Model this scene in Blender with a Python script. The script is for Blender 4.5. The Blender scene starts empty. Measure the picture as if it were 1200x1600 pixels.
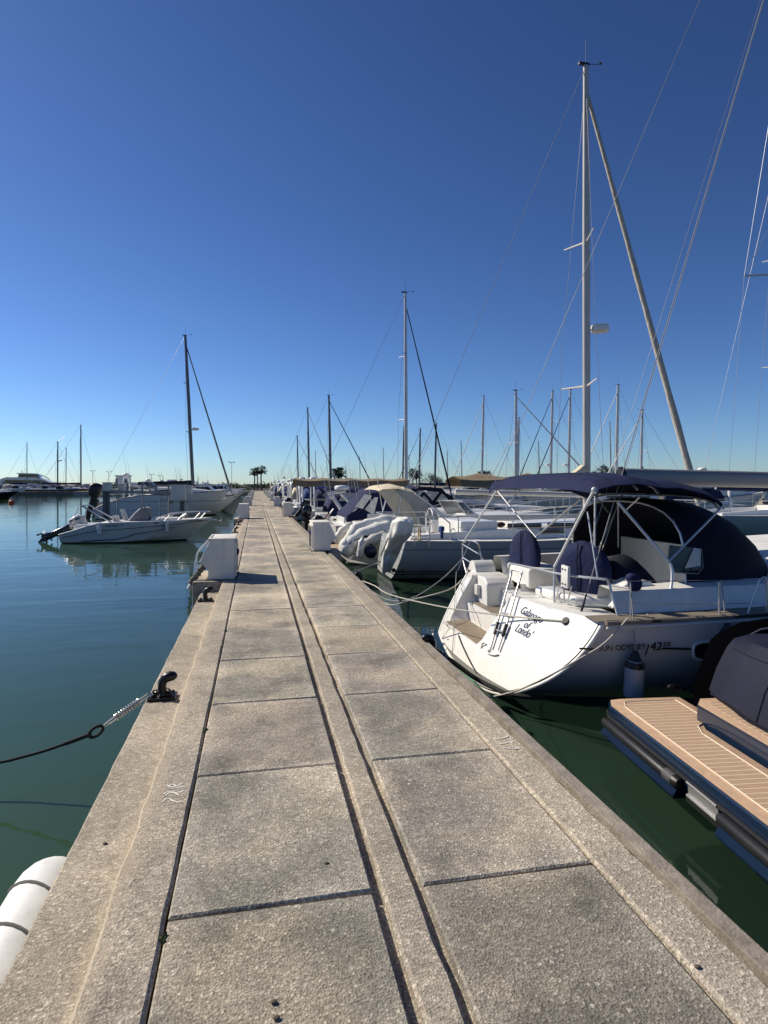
import bpy, bmesh, math, random
from mathutils import Vector, Matrix
S = bpy.context.scene
COL = S.collection
rnd = random.Random(11)
R = math.radians
# ---------------------------------------------------------------- camera model (metres, pier along +Y, sea level -0.8)
FPX = 970.0
PSI = math.atan(200/FPX)
CS, SN = math.cos(PSI), math.sin(PSI)
HC = 1.6
WZ = -0.8
def at(px, py, x=None, y=None, z=None, t=None):
    """world point where the sight line through photo pixel (px,py) meets a plane"""
    u = (px-600)/FPX; v = -(py-757)/FPX
    d = Vector((SN+u*CS, CS-u*SN, v))
    if x is not None: t = x/d.x
    elif y is not None: t = y/d.y
    elif z is not None: t = (z-HC)/d.z
    return Vector((d.x*t, d.y*t, HC+d.z*t))
# ---------------------------------------------------------------- materials
def new_mat(name):
    m = bpy.data.materials.new(name); m.use_nodes = True
    nt = m.node_tree; b = nt.nodes['Principled BSDF']
    return m, nt, b
def N(nt, t, **kw):
    n = nt.nodes.new(t)
    for k, v in kw.items():
        if k in ('operation','blend_type','data_type','noise_dimensions','feature','wave_type','bands_direction','attribute_name','distance','interpolation_type'):
            setattr(n, k, v)
        else: n.inputs[k].default_value = v
    return n
def ramp(nt, fac, stops, interp='LINEAR'):
    r = nt.nodes.new('ShaderNodeValToRGB'); r.color_ramp.interpolation = interp
    e = r.color_ramp.elements
    while len(e) > 1: e.remove(e[-1])
    e[0].position = stops[0][0]; e[0].color = (*stops[0][1], 1)
    for p, c in stops[1:]:
        k = e.new(p); k.color = (*c, 1)
    nt.links.new(fac, r.inputs[0]); return r
def coords(nt, scale=(1,1,1)):
    tc = nt.nodes.new('ShaderNodeTexCoord')
    mp = nt.nodes.new('ShaderNodeMapping'); mp.inputs['Scale'].default_value = scale
    nt.links.new(tc.outputs['Object'], mp.inputs['Vector']); return mp.outputs[0]
def mixc(nt, fac, a, b, bt='MIX'):
    m = nt.nodes.new('ShaderNodeMix'); m.data_type = 'RGBA'; m.blend_type = bt
    for sock, val in ((m.inputs[0], fac), (m.inputs[6], a), (m.inputs[7], b)):
        if isinstance(val, (int, float)): sock.default_value = val
        elif isinstance(val, tuple): sock.default_value = (*val[:3], 1)
        else: nt.links.new(val, sock)
    return m.outputs[2]
def plain(name, col, rough=0.5, metal=0.0, var=0.15, vs=3.0, bump=0.0, bs=60.0, coat=0.0, spec=0.5, dirt=0.0):
    """painted / moulded surface with soft mottling, optional grain and grime"""
    m, nt, b = new_mat(name)
    v = coords(nt)
    n = N(nt, 'ShaderNodeTexNoise', Scale=vs, Detail=5.0, Roughness=0.6); nt.links.new(v, n.inputs['Vector'])
    lo = tuple(c*(1-var) for c in col); hi = tuple(min(1, c*(1+var)) for c in col)
    c = ramp(nt, n.outputs[0], [(0.3, lo), (0.7, hi)]).outputs[0]
    if dirt:
        mp = coords(nt, (5, 5, 0.9))
        d = N(nt, 'ShaderNodeTexNoise', Scale=2.0, Detail=8.0, Roughness=0.7); nt.links.new(mp, d.inputs['Vector'])
        f = ramp(nt, d.outputs[0], [(0.5, (0,0,0)), (0.75, (dirt,)*3)]).outputs[0]
        c = mixc(nt, f, c, (0.16, 0.13, 0.09))
    nt.links.new(c, b.inputs['Base Color'])
    b.inputs['Roughness'].default_value = rough; b.inputs['Metallic'].default_value = metal
    b.inputs['Coat Weight'].default_value = coat; b.inputs['Specular IOR Level'].default_value = spec
    if bump:
        g = N(nt, 'ShaderNodeTexNoise', Scale=bs, Detail=4.0); nt.links.new(v, g.inputs['Vector'])
        bp = N(nt, 'ShaderNodeBump', Strength=bump, Distance=0.01); nt.links.new(g.outputs[0], bp.inputs['Height'])
        nt.links.new(bp.outputs[0], b.inputs['Normal'])
    return m
def hull_paint(name, top, stripes, rough=0.22, dirt=0.25):
    """gelcoat with painted bands: stripes = [(z_from, z_to, colour), ...] in the hull's own height above water"""
    m, nt, b = new_mat(name)
    v = coords(nt)
    n = N(nt, 'ShaderNodeTexNoise', Scale=1.3, Detail=5.0); nt.links.new(v, n.inputs['Vector'])
    c = ramp(nt, n.outputs[0], [(0.3, tuple(k*.92 for k in top)), (0.7, top)]).outputs[0]
    mp = coords(nt, (4, 4, .5))
    d = N(nt, 'ShaderNodeTexNoise', Scale=1.6, Detail=8.0, Roughness=0.72); nt.links.new(mp, d.inputs['Vector'])
    f = ramp(nt, d.outputs[0], [(0.5, (0,0,0)), (0.8, (dirt,)*3)]).outputs[0]
    c = mixc(nt, f, c, (0.20, 0.17, 0.12))
    sp = nt.nodes.new('ShaderNodeSeparateXYZ'); nt.links.new(v, sp.inputs[0])
    for z0, z1, col in stripes:
        a = N(nt, 'ShaderNodeMath', operation='GREATER_THAN'); nt.links.new(sp.outputs[2], a.inputs[0]); a.inputs[1].default_value = z0
        e = N(nt, 'ShaderNodeMath', operation='LESS_THAN'); nt.links.new(sp.outputs[2], e.inputs[0]); e.inputs[1].default_value = z1
        k = N(nt, 'ShaderNodeMath', operation='MULTIPLY'); nt.links.new(a.outputs[0], k.inputs[0]); nt.links.new(e.outputs[0], k.inputs[1])
        c = mixc(nt, k.outputs[0], c, col)
    nt.links.new(c, b.inputs['Base Color'])
    b.inputs['Roughness'].default_value = rough; b.inputs['Coat Weight'].default_value = 0.25; b.inputs['Coat Roughness'].default_value = 0.08
    return m
def cloth(name, col, rough=0.85, fold=0.35, fs=5.0, stretch=(1,1,1)):
    """canvas: weave grain plus soft wrinkles"""
    m, nt, b = new_mat(name)
    v = coords(nt, stretch)
    n = N(nt, 'ShaderNodeTexNoise', Scale=fs, Detail=6.0, Roughness=0.6, Distortion=0.6); nt.links.new(v, n.inputs['Vector'])
    c = ramp(nt, n.outputs[0], [(0.25, tuple(k*.8 for k in col)), (0.75, tuple(min(1, k*1.15) for k in col))]).outputs[0]
    nt.links.new(c, b.inputs['Base Color']); b.inputs['Roughness'].default_value = rough
    b.inputs['Specular IOR Level'].default_value = 0.25
    bp = N(nt, 'ShaderNodeBump', Strength=fold, Distance=0.05); nt.links.new(n.outputs[0], bp.inputs['Height'])
    nt.links.new(bp.outputs[0], b.inputs['Normal'])
    return m
def clear_sheet(name, tint=(0.5,0.52,0.55), alpha=0.4, rough=0.15):
    m, nt, b = new_mat(name)
    b.inputs['Base Color'].default_value = (*tint, 1); b.inputs['Roughness'].default_value = rough
    b.inputs['Alpha'].default_value = alpha
    return m
def rope_mat(name, col, dark):
    m, nt, b = new_mat(name)
    v = coords(nt)
    w = N(nt, 'ShaderNodeTexWave', Scale=28.0, Distortion=2.0, wave_type='BANDS', bands_direction='DIAGONAL'); nt.links.new(v, w.inputs['Vector'])
    c = ramp(nt, w.outputs[1], [(0.3, dark), (0.7, col)]).outputs[0]
    nt.links.new(c, b.inputs['Base Color']); b.inputs['Roughness'].default_value = 0.9
    return m
def teak(name, base, line, pitch, axis=1, grain=(2, 30, 30), caulk=0.12, off=0.0):
    """laid planks: thin caulking lines every `pitch` metres across `axis`"""
    m, nt, b = new_mat(name)
    v = coords(nt)
    sp = nt.nodes.new('ShaderNodeSeparateXYZ'); nt.links.new(v, sp.inputs[0])
    a = N(nt, 'ShaderNodeMath', operation='MULTIPLY_ADD'); nt.links.new(sp.outputs[axis], a.inputs[0]); a.inputs[1].default_value = 1/pitch; a.inputs[2].default_value = 100+off
    fr = N(nt, 'ShaderNodeMath', operation='FRACT'); nt.links.new(a.outputs[0], fr.inputs[0])
    lt = N(nt, 'ShaderNodeMath', operation='LESS_THAN'); nt.links.new(fr.outputs[0], lt.inputs[0]); lt.inputs[1].default_value = caulk
    mp = coords(nt, grain)
    n = N(nt, 'ShaderNodeTexNoise', Scale=3.0, Detail=6.0, Roughness=0.65); nt.links.new(mp, n.inputs['Vector'])
    c = ramp(nt, n.outputs[0], [(0.25, tuple(k*.72 for k in base)), (0.75, tuple(min(1, k*1.15) for k in base))]).outputs[0]
    c = mixc(nt, lt.outputs[0], c, line)
    nt.links.new(c, b.inputs['Base Color']); b.inputs['Roughness'].default_value = 0.7
    return m
# ---------------------------------------------------------------- mesh builder
class MB:
    def __init__(s): s.v = []; s.f = []; s.mi = []
    def add(s, vs, fs, mi=0):
        o = len(s.v); s.v += [Vector(p) for p in vs]; s.f += [tuple(i+o for i in f) for f in fs]; s.mi += [mi]*len(fs)
    def box(s, lo, hi, rot=None, mi=0):
        lo, hi = Vector(lo), Vector(hi); c = (lo+hi)/2
        ps = [Vector((x, y, z)) for z in (lo.z, hi.z) for y in (lo.y, hi.y) for x in (lo.x, hi.x)]
        if rot: ps = [c + rot @ (p-c) for p in ps]
        s.add(ps, [(0,2,3,1),(4,5,7,6),(0,1,5,4),(2,6,7,3),(0,4,6,2),(1,3,7,5)], mi); return s
    def cbox(s, c, size, rot=None, mi=0):
        c = Vector(c); h = Vector(size)/2
        ps = [Vector((x, y, z)) for z in (-h.z, h.z) for y in (-h.y, h.y) for x in (-h.x, h.x)]
        if rot: ps = [rot @ p for p in ps]
        s.add([c+p for p in ps], [(0,2,3,1),(4,5,7,6),(0,1,5,4),(2,6,7,3),(0,4,6,2),(1,3,7,5)], mi); return s
    def tube(s, pts, r, n=8, caps=True, closed=False, sq=1.0, mi=0):
        pts = [Vector(p) for p in pts]; k = len(pts)
        rs = r if isinstance(r, (list, tuple)) else [r]*k
        rings = []; up = None
        for i, p in enumerate(pts):
            if closed: d = pts[(i+1) % k]-pts[i-1]
            else: d = pts[min(i+1, k-1)]-pts[max(i-1, 0)]
            if d.length < 1e-9: d = Vector((0,0,1))
            d.normalize()
            if up is None:
                a = Vector((0,0,1)) if abs(d.z) < .9 else Vector((1,0,0))
                up = (a - d*a.dot(d)).normalized()
            else:
                up = up - d*up.dot(d)
                up = up.normalized() if up.length > 1e-6 else d.orthogonal().normalized()
            sd = d.cross(up)
            rings.append([p + (up*math.cos(2*math.pi*j/n) + sd*math.sin(2*math.pi*j/n)*sq)*rs[i] for j in range(n)])
        s.loft(rings, closed_u=True, cap=(caps and not closed), closed_v=closed, mi=mi); return s
    def loft(s, rings, closed_u=False, cap=False, closed_v=False, mi=0, capa=None, capb=None):
        n = len(rings[0]); k = len(rings); vs = [p for r in rings for p in r]; fs = []
        for i in range(k if closed_v else k-1):
            i2 = (i+1) % k
            for j in range(n if closed_u else n-1):
                j2 = (j+1) % n
                fs.append((i*n+j, i*n+j2, i2*n+j2, i2*n+j))
        if cap or capa: fs.append(tuple(range(n))[::-1])
        if cap or capb: fs.append(tuple((k-1)*n+j for j in range(n)))
        s.add(vs, fs, mi); return s
    def prism(s, poly, a, b, axis='y', mi=0):
        """poly: 2-D outline; axis y -> (x,z), x -> (y,z), z -> (x,y)"""
        def mk(p, h):
            return {'y': (p[0], h, p[1]), 'x': (h, p[0], p[1]), 'z': (p[0], p[1], h)}[axis]
        s.loft([[mk(p, a) for p in poly], [mk(p, b) for p in poly]], closed_u=True, cap=True, mi=mi); return s
    def lathe(s, prof, c, n=16, axis=(0,0,1), mi=0):
        c = Vector(c); q = Vector((0,0,1)).rotation_difference(Vector(axis).normalized()).to_matrix()
        rings = [[c + q @ Vector((r*math.cos(2*math.pi*j/n), r*math.sin(2*math.pi*j/n), z)) for j in range(n)] for r, z in prof]
        s.loft(rings, closed_u=True, cap=True, mi=mi); return s
    def ball(s, c, r, n=12, sc=(1,1,1), mi=0):
        prof = [(max(1e-4, math.sin(math.pi*i/(n//2+2)))*1.0, -math.cos(math.pi*i/(n//2+2))) for i in range(n//2+3)]
        c = Vector(c)
        rings = [[c + Vector((a*math.cos(2*math.pi*j/n)*r*sc[0], a*math.sin(2*math.pi*j/n)*r*sc[1], z*r*sc[2])) for j in range(n)] for a, z in prof]
        s.loft(rings, closed_u=True, mi=mi); return s
    def sheet(s, grid, th, mi=0):
        """grid[i][j] points -> a thin slab of thickness th below it"""
        k, n = len(grid), len(grid[0])
        top = [Vector(p) for r in grid for p in r]
        nor = [Vector((0,0,0)) for _ in top]
        fs = []
        for i in range(k-1):
            for j in range(n-1):
                q = (i*n+j, i*n+j+1, (i+1)*n+j+1, (i+1)*n+j); fs.append(q)
                nn = (top[q[1]]-top[q[0]]).cross(top[q[3]]-top[q[0]])
                for a in q: nor[a] += nn
        bot = [p - m.normalized()*th if m.length > 1e-12 else p for p, m in zip(top, nor)]
        o = k*n
        fa = list(fs) + [tuple(a+o for a in f[::-1]) for f in fs]
        edge = [j for j in range(n)] + [i*n+n-1 for i in range(1, k)] + [(k-1)*n+j for j in range(n-2, -1, -1)] + [i*n for i in range(k-2, 0, -1)]
        for a, b in zip(edge, edge[1:]+edge[:1]): fa.append((b, a, a+o, b+o))
        s.add(top+bot, fa, mi); return s
    def build(s, name, mats, parent=None, smooth=35, bevel=0, seg=2, loc=None, sub=0):
        if not isinstance(mats, (list, tuple)): mats = [mats]
        root = parent
        while root is not None and root.parent is not None: root = root.parent
        off = Vector(root.location) if root is not None else (Vector(loc) if loc is not None else Vector((0,0,0)))
        me = bpy.data.meshes.new(name)
        me.from_pydata([tuple(p-off) for p in s.v], [], s.f)
        for m in mats: me.materials.append(m)
        if len(mats) > 1: me.polygons.foreach_set('material_index', s.mi)
        bm = bmesh.new(); bm.from_mesh(me)
        bmesh.ops.remove_doubles(bm, verts=bm.verts, dist=1e-5)
        bmesh.ops.recalc_face_normals(bm, faces=bm.faces)
        if bevel:
            es = [e for e in bm.edges if len(e.link_faces) == 2 and e.calc_face_angle(0) > R(30)]
            bmesh.ops.bevel(bm, geom=es, offset=bevel, segments=seg, profile=0.6, affect='EDGES', clamp_overlap=True)
        bm.to_mesh(me); bm.free()
        if smooth:
            me.shade_smooth(); me.set_sharp_from_angle(angle=R(smooth))
        o = bpy.data.objects.new(name, me); COL.objects.link(o)
        if parent is not None: o.parent = parent
        else: o.location = off
        if sub:
            md = o.modifiers.new('Subdivision', 'SUBSURF'); md.levels = sub; md.render_levels = sub
        return o
def tag(o, label, cat, group=None):
    o['label'] = label; o['category'] = cat
    if group: o['group'] = group
    return o
def thing(name, label, cat, loc=(0,0,0), group=None):
    o = bpy.data.objects.new(name, None); COL.objects.link(o); o.location = loc; o.empty_display_size = .2
    return tag(o, label, cat, group)
def struct(o): o['kind'] = 'structure'; return o
def copy_tree(o, parent=None):
    c = o.copy(); COL.objects.link(c)
    if parent is not None: c.parent = parent
    for ch in list(o.children): copy_tree(ch, c)
    return c
def lerp(a, b, t): return a+(b-a)*t
def curve(tab, x):
    """smooth interpolation through (x, value) pairs"""
    if x <= tab[0][0]: return tab[0][1]
    for (a, va), (b, vb) in zip(tab, tab[1:]):
        if x <= b:
            t = (x-a)/(b-a); t = t*t*(3-2*t)*.35 + t*.65
            return va+(vb-va)*t
    return tab[-1][1]
def sag(a, b, drop, n=12):
    a, b = Vector(a), Vector(b)
    return [a.lerp(b, i/n) - Vector((0,0,drop*4*(i/n)*(1-i/n))) for i in range(n+1)]
def smooth_path(pts, k=5):
    """Catmull-Rom through the points"""
    pts = [Vector(p) for p in pts]; out = []
    for i in range(len(pts)-1):
        p0, p1, p2, p3 = pts[max(i-1,0)], pts[i], pts[i+1], pts[min(i+2, len(pts)-1)]
        for j in range(k):
            t = j/k
            out.append(.5*((2*p1)+(p2-p0)*t+(2*p0-5*p1+4*p2-p3)*t*t+(3*p1-p0-3*p2+p3)*t**3))
    out.append(pts[-1]); return out
def letters(name, txt, size, mat, parent, org, right, up, shear=0.0, th=0.002, spacing=1.0, width=None):
    """text as a thin solid, laid in the plane of the vectors right/up"""
    cu = bpy.data.curves.new(name, 'FONT'); cu.body = txt; cu.size = size; cu.shear = shear; cu.extrude = th; cu.space_character = spacing; cu.resolution_u = 3
    o = bpy.data.objects.new(name, cu); COL.objects.link(o)
    dg = bpy.context.evaluated_depsgraph_get(); dg.update()
    me = bpy.data.meshes.new_from_object(o.evaluated_get(dg)); bpy.data.objects.remove(o); bpy.data.curves.remove(cu)
    right, up = Vector(right).normalized(), Vector(up).normalized(); nn = right.cross(up)
    root = parent
    while root.parent is not None: root = root.parent
    off = Vector(org)-Vector(root.location)
    if width:
        k = width/max(v.co.x for v in me.vertices)
        for v in me.vertices: v.co.x *= k
    for v in me.vertices: v.co = off + right*v.co.x + up*v.co.y + nn*v.co.z
    me.materials.clear(); me.materials.append(mat); me.name = name
    q = bpy.data.objects.new(name, me); COL.objects.link(q); q.parent = parent
    return q
# ---------------------------------------------------------------- common materials
M = {}
M['gel'] = plain('white_gelcoat', (.78,.77,.73), .3, var=.05, vs=1.5, coat=.3, dirt=.12)
M['gelgrey'] = plain('weathered_gelcoat', (.62,.62,.58), .45, var=.08, vs=2, dirt=.3)
M['deckwhite'] = plain('deck_moulding', (.72,.71,.67), .5, var=.07, vs=4, bump=.15, bs=180, dirt=.15)
M['steel'] = plain('stainless_steel', (.58,.57,.56), .38, .8, var=.1)
M['alu'] = plain('anodised_aluminium', (.66,.66,.66), .38, .55, var=.1, vs=2)
M['mastgrey'] = plain('mast_aluminium', (.5,.5,.5), .45, .5, var=.15, vs=3)
M['mastwhite'] = plain('painted_mast', (.56,.52,.47), .4, .0, var=.06, vs=2)
M['mastdark'] = plain('dark_mast', (.12,.12,.13), .4, .5, var=.15, vs=3)
M['navy'] = cloth('navy_canvas', (.011,.017,.062), fold=.45, fs=4)
M['navyd'] = cloth('dark_navy_canvas', (.006,.008,.02), fold=.3, fs=3)
M['blue'] = cloth('blue_canvas', (.02,.05,.17), fold=.4, fs=4)
M['black'] = plain('black_rubber', (.012,.012,.013), .45, var=.25, vs=8, bump=.1)
M['blackgloss'] = plain('black_gloss', (.01,.01,.012), .15, var=.2, coat=.4)
M['iron'] = plain('cast_iron_bollard', (.014,.013,.013), .33, .3, var=.4, vs=14, bump=.35, bs=40)
M['cream'] = cloth('cream_canvas', (.62,.55,.4), fold=.5, fs=5)
M['brown'] = cloth('tan_awning_canvas', (.23,.175,.115), fold=.7, fs=2.2)
M['greycloth'] = cloth('grey_canvas', (.2,.2,.21), fold=.5, fs=4)
M['whitecloth'] = cloth('white_tarpaulin', (.78,.77,.72), fold=.7, fs=3)
M['oldsail'] = cloth('furled_weathered_sail', (.52,.47,.40), fold=.8, fs=2.5, stretch=(5,5,1.1))
M['tube'] = plain('hypalon_tube', (.6,.59,.54), .5, var=.08, vs=3, dirt=.25)
M['window'] = plain('tinted_window', (.008,.009,.011), .06, var=.2, coat=.6)
M['vinyl'] = clear_sheet('clear_vinyl', (.6,.62,.66), .35, .12)
M['mesh'] = clear_sheet('dark_mesh_vinyl', (.16,.17,.19), .62, .3)
M['glass'] = clear_sheet('windscreen_glass', (.1,.12,.14), .55, .04)
M['rope'] = rope_mat('white_rope', (.66,.63,.55), (.36,.33,.27))
M['ropedark'] = rope_mat('dark_rope', (.03,.03,.033), (.008,.008,.009))
M['ropegrey'] = rope_mat('grey_rope', (.42,.42,.4), (.2,.2,.19))
M['wire'] = plain('rigging_wire', (.33,.33,.35), .4, .6, var=.1)
M['teakgrey'] = teak('weathered_teak', (.24,.2,.155), (.03,.028,.025), .045, 1, caulk=.14)
M['teak'] = teak('pale_teak', (.42,.31,.2), (.06,.05,.04), .05, 1, caulk=.1)
M['fender'] = plain('white_fender', (.74,.74,.7), .45, var=.07, dirt=.2)
M['fendernavy'] = plain('navy_fender', (.012,.018,.05), .35, var=.2)
M['orange'] = plain('orange_buoy', (.65,.12,.03), .5, var=.15)
M['red'] = cloth('red_cloth', (.42,.03,.025), fold=.3)
M['bark'] = plain('palm_bark', (.12,.095,.07), .95, var=.4, vs=9, bump=.5)
M['frond'] = plain('palm_frond', (.045,.065,.028), .7, var=.4, vs=2)
M['leaf'] = plain('tree_leaf', (.035,.055,.022), .8, var=.5, vs=.6)
M['pedestal'] = plain('white_painted_steel', (.78,.74,.66), .55, var=.06, vs=6, dirt=.3, bump=.05)
M['ink'] = plain('dark_blue_lettering', (.014,.032,.09), .9, var=.1, spec=.03)
M['inkblack'] = plain('black_lettering', (.012,.012,.015), .8, var=.1, spec=.1)
HULLS = {
 'white': hull_paint('white_hull', (.74,.73,.69), [(-9,.07,(.02,.022,.03))]),
 'whiteblue': hull_paint('white_hull_blue_boot', (.74,.73,.69), [(-9,.05,(.02,.03,.05)), (.1,.16,(.02,.04,.12))]),
 'grey': hull_paint('grey_green_hull', (.36,.39,.38), [(-9,.08,(.02,.022,.025))]),
 'navy': hull_paint('navy_hull', (.012,.018,.04), [(-9,.07,(.14,.03,.02)), (.07,.12,(.6,.6,.58))]),
 'black': hull_paint('black_hull', (.012,.013,.016), [(-9,.06,(.05,.02,.02))]),
 'cream': hull_paint('cream_hull', (.64,.6,.5), [(-9,.06,(.03,.03,.03))]),
}
# ---------------------------------------------------------------- sky, sun, camera
SUN_EL = R(38.0)
sd = Vector((-.78, .626, 0)).normalized()
w = bpy.data.worlds.new('World'); S.world = w; w.use_nodes = True
nt = w.node_tree; bg = nt.nodes['Background']
sk = nt.nodes.new('ShaderNodeTexSky'); sk.sky_type = 'NISHITA'; sk.sun_disc = False
sk.sun_elevation = SUN_EL; sk.sun_rotation = math.atan2(sd.x, sd.y)
sk.altitude = 0; sk.air_density = .8; sk.dust_density = .2; sk.ozone_density = 2.0
gm = nt.nodes.new('ShaderNodeGamma'); gm.inputs[1].default_value = 1.30; nt.links.new(sk.outputs[0], gm.inputs[0])      # deeper zenith, as the camera's tone curve gives
nt.links.new(mixc(nt, 1.0, gm.outputs[0], (.625,.775,1.0), 'MULTIPLY'), bg.inputs[0]); bg.inputs[1].default_value = .0535
sl = bpy.data.lights.new('sun', 'SUN'); sl.energy = 5.0; sl.angle = R(.53); sl.color = (1, .91, .77)
so = bpy.data.objects.new('sun', sl); COL.objects.link(so)
sv = Vector((sd.x*math.cos(SUN_EL), sd.y*math.cos(SUN_EL), math.sin(SUN_EL)))
so.rotation_euler = (-sv).to_track_quat('-Z', 'Y').to_euler(); so.location = (-20, 20, 30)
cd = bpy.data.cameras.new('camera'); cam = bpy.data.objects.new('camera', cd); COL.objects.link(cam)
cd.sensor_fit = 'HORIZONTAL'; cd.sensor_width = 36; cd.lens = 36*FPX/1200; cd.shift_y = -43/1200
cd.clip_start = .05; cd.clip_end = 9000
cam.location = (0, 0, HC); cam.rotation_euler = (R(90), 0, -PSI); S.camera = cam
S.view_settings.view_transform = 'Standard'; S.view_settings.look = 'None'; S.view_settings.exposure = 0.14; S.view_settings.gamma = 1
S.cycles.max_bounces = 6; S.cycles.transparent_max_bounces = 12; S.cycles.caustics_reflective = False; S.cycles.caustics_refractive = False
S.cycles.use_denoising = True
# ---------------------------------------------------------------- water
def water_mat():
    """clear-ish surface film over a murky bed: mirror by Fresnel, else part milky scatter, part a look down to the silt"""
    m, nt, b = new_mat('harbour_water')
    nt.nodes.remove(b); out = [n for n in nt.nodes if n.type == 'OUTPUT_MATERIAL'][0]
    v = coords(nt)
    n1 = N(nt, 'ShaderNodeTexNoise', Scale=.55, Detail=2.0, Roughness=.5, Distortion=.4)
    mp = nt.nodes.new('ShaderNodeMapping'); mp.inputs['Scale'].default_value = (.7, 1.7, 1); mp.inputs['Rotation'].default_value = (0, 0, R(14))
    nt.links.new(v, mp.inputs[0]); nt.links.new(mp.outputs[0], n1.inputs['Vector'])
    n2 = N(nt, 'ShaderNodeTexNoise', Scale=2.6, Detail=3.0, Roughness=.55, Distortion=.3); nt.links.new(mp.outputs[0], n2.inputs['Vector'])
    n3 = N(nt, 'ShaderNodeTexNoise', Scale=.05, Detail=2.0); nt.links.new(v, n3.inputs['Vector'])
    ad = N(nt, 'ShaderNodeMath', operation='MULTIPLY_ADD'); nt.links.new(n2.outputs[0], ad.inputs[0]); ad.inputs[1].default_value = .16; nt.links.new(n1.outputs[0], ad.inputs[2])
    st = N(nt, 'ShaderNodeMath', operation='MULTIPLY'); nt.links.new(ad.outputs[0], st.inputs[0])
    amp = ramp(nt, n3.outputs[0], [(.35, (.45,)*3), (.65, (1,)*3)]); nt.links.new(amp.outputs[0], st.inputs[1])
    bp = N(nt, 'ShaderNodeBump', Strength=1.0, Distance=.024); nt.links.new(st.outputs[0], bp.inputs['Height'])
    fr = N(nt, 'ShaderNodeFresnel', IOR=1.333); nt.links.new(bp.outputs[0], fr.inputs['Normal'])
    gl = N(nt, 'ShaderNodeBsdfGlossy', Roughness=.015); nt.links.new(bp.outputs[0], gl.inputs['Normal'])
    dd = N(nt, 'ShaderNodeBsdfDiffuse', Color=(.002, .006, .0035, 1))
    fs = N(nt, 'ShaderNodeBsdfGlossy', Roughness=.74, Color=(.060, .116, .070, 1))      # suspended silt scatters mostly forward
    df = nt.nodes.new('ShaderNodeAddShader'); nt.links.new(dd.outputs[0], df.inputs[0]); nt.links.new(fs.outputs[0], df.inputs[1])
    tp = N(nt, 'ShaderNodeBsdfTransparent', Color=(.55, .86, .74, 1))
    m1 = N(nt, 'ShaderNodeMixShader', Fac=.6); nt.links.new(df.outputs[0], m1.inputs[1]); nt.links.new(tp.outputs[0], m1.inputs[2])
    m2 = nt.nodes.new('ShaderNodeMixShader'); ge = nt.nodes.new('ShaderNodeNewGeometry')      # light already inside the water leaves it unhindered
    k = N(nt, 'ShaderNodeMath', operation='SUBTRACT'); k.inputs[0].default_value = 1.0; nt.links.new(ge.outputs['Backfacing'], k.inputs[1])
    k2 = N(nt, 'ShaderNodeMath', operation='MULTIPLY'); nt.links.new(fr.outputs[0], k2.inputs[0]); nt.links.new(k.outputs[0], k2.inputs[1])
    nt.links.new(k2.outputs[0], m2.inputs[0]); nt.links.new(m1.outputs[0], m2.inputs[1]); nt.links.new(gl.outputs[0], m2.inputs[2])
    nt.links.new(m2.outputs[0], out.inputs[0])
    return m
mb = MB(); mb.add([(-600,-300,WZ-2.3),(600,-300,WZ-2.3),(600,800,WZ-2.3),(-600,800,WZ-2.3)], [(0,1,2,3)])
struct(mb.build('harbour_bed', plain('green_silt', (.028,.026,.018), .95, var=.12, vs=.5), smooth=0))
mb = MB(); mb.add([(-3500,-300,WZ),(3500,-300,WZ),(3500,6000,WZ),(-3500,6000,WZ)], [(0,1,2,3)])
struct(mb.build('water', water_mat(), smooth=0))
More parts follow.
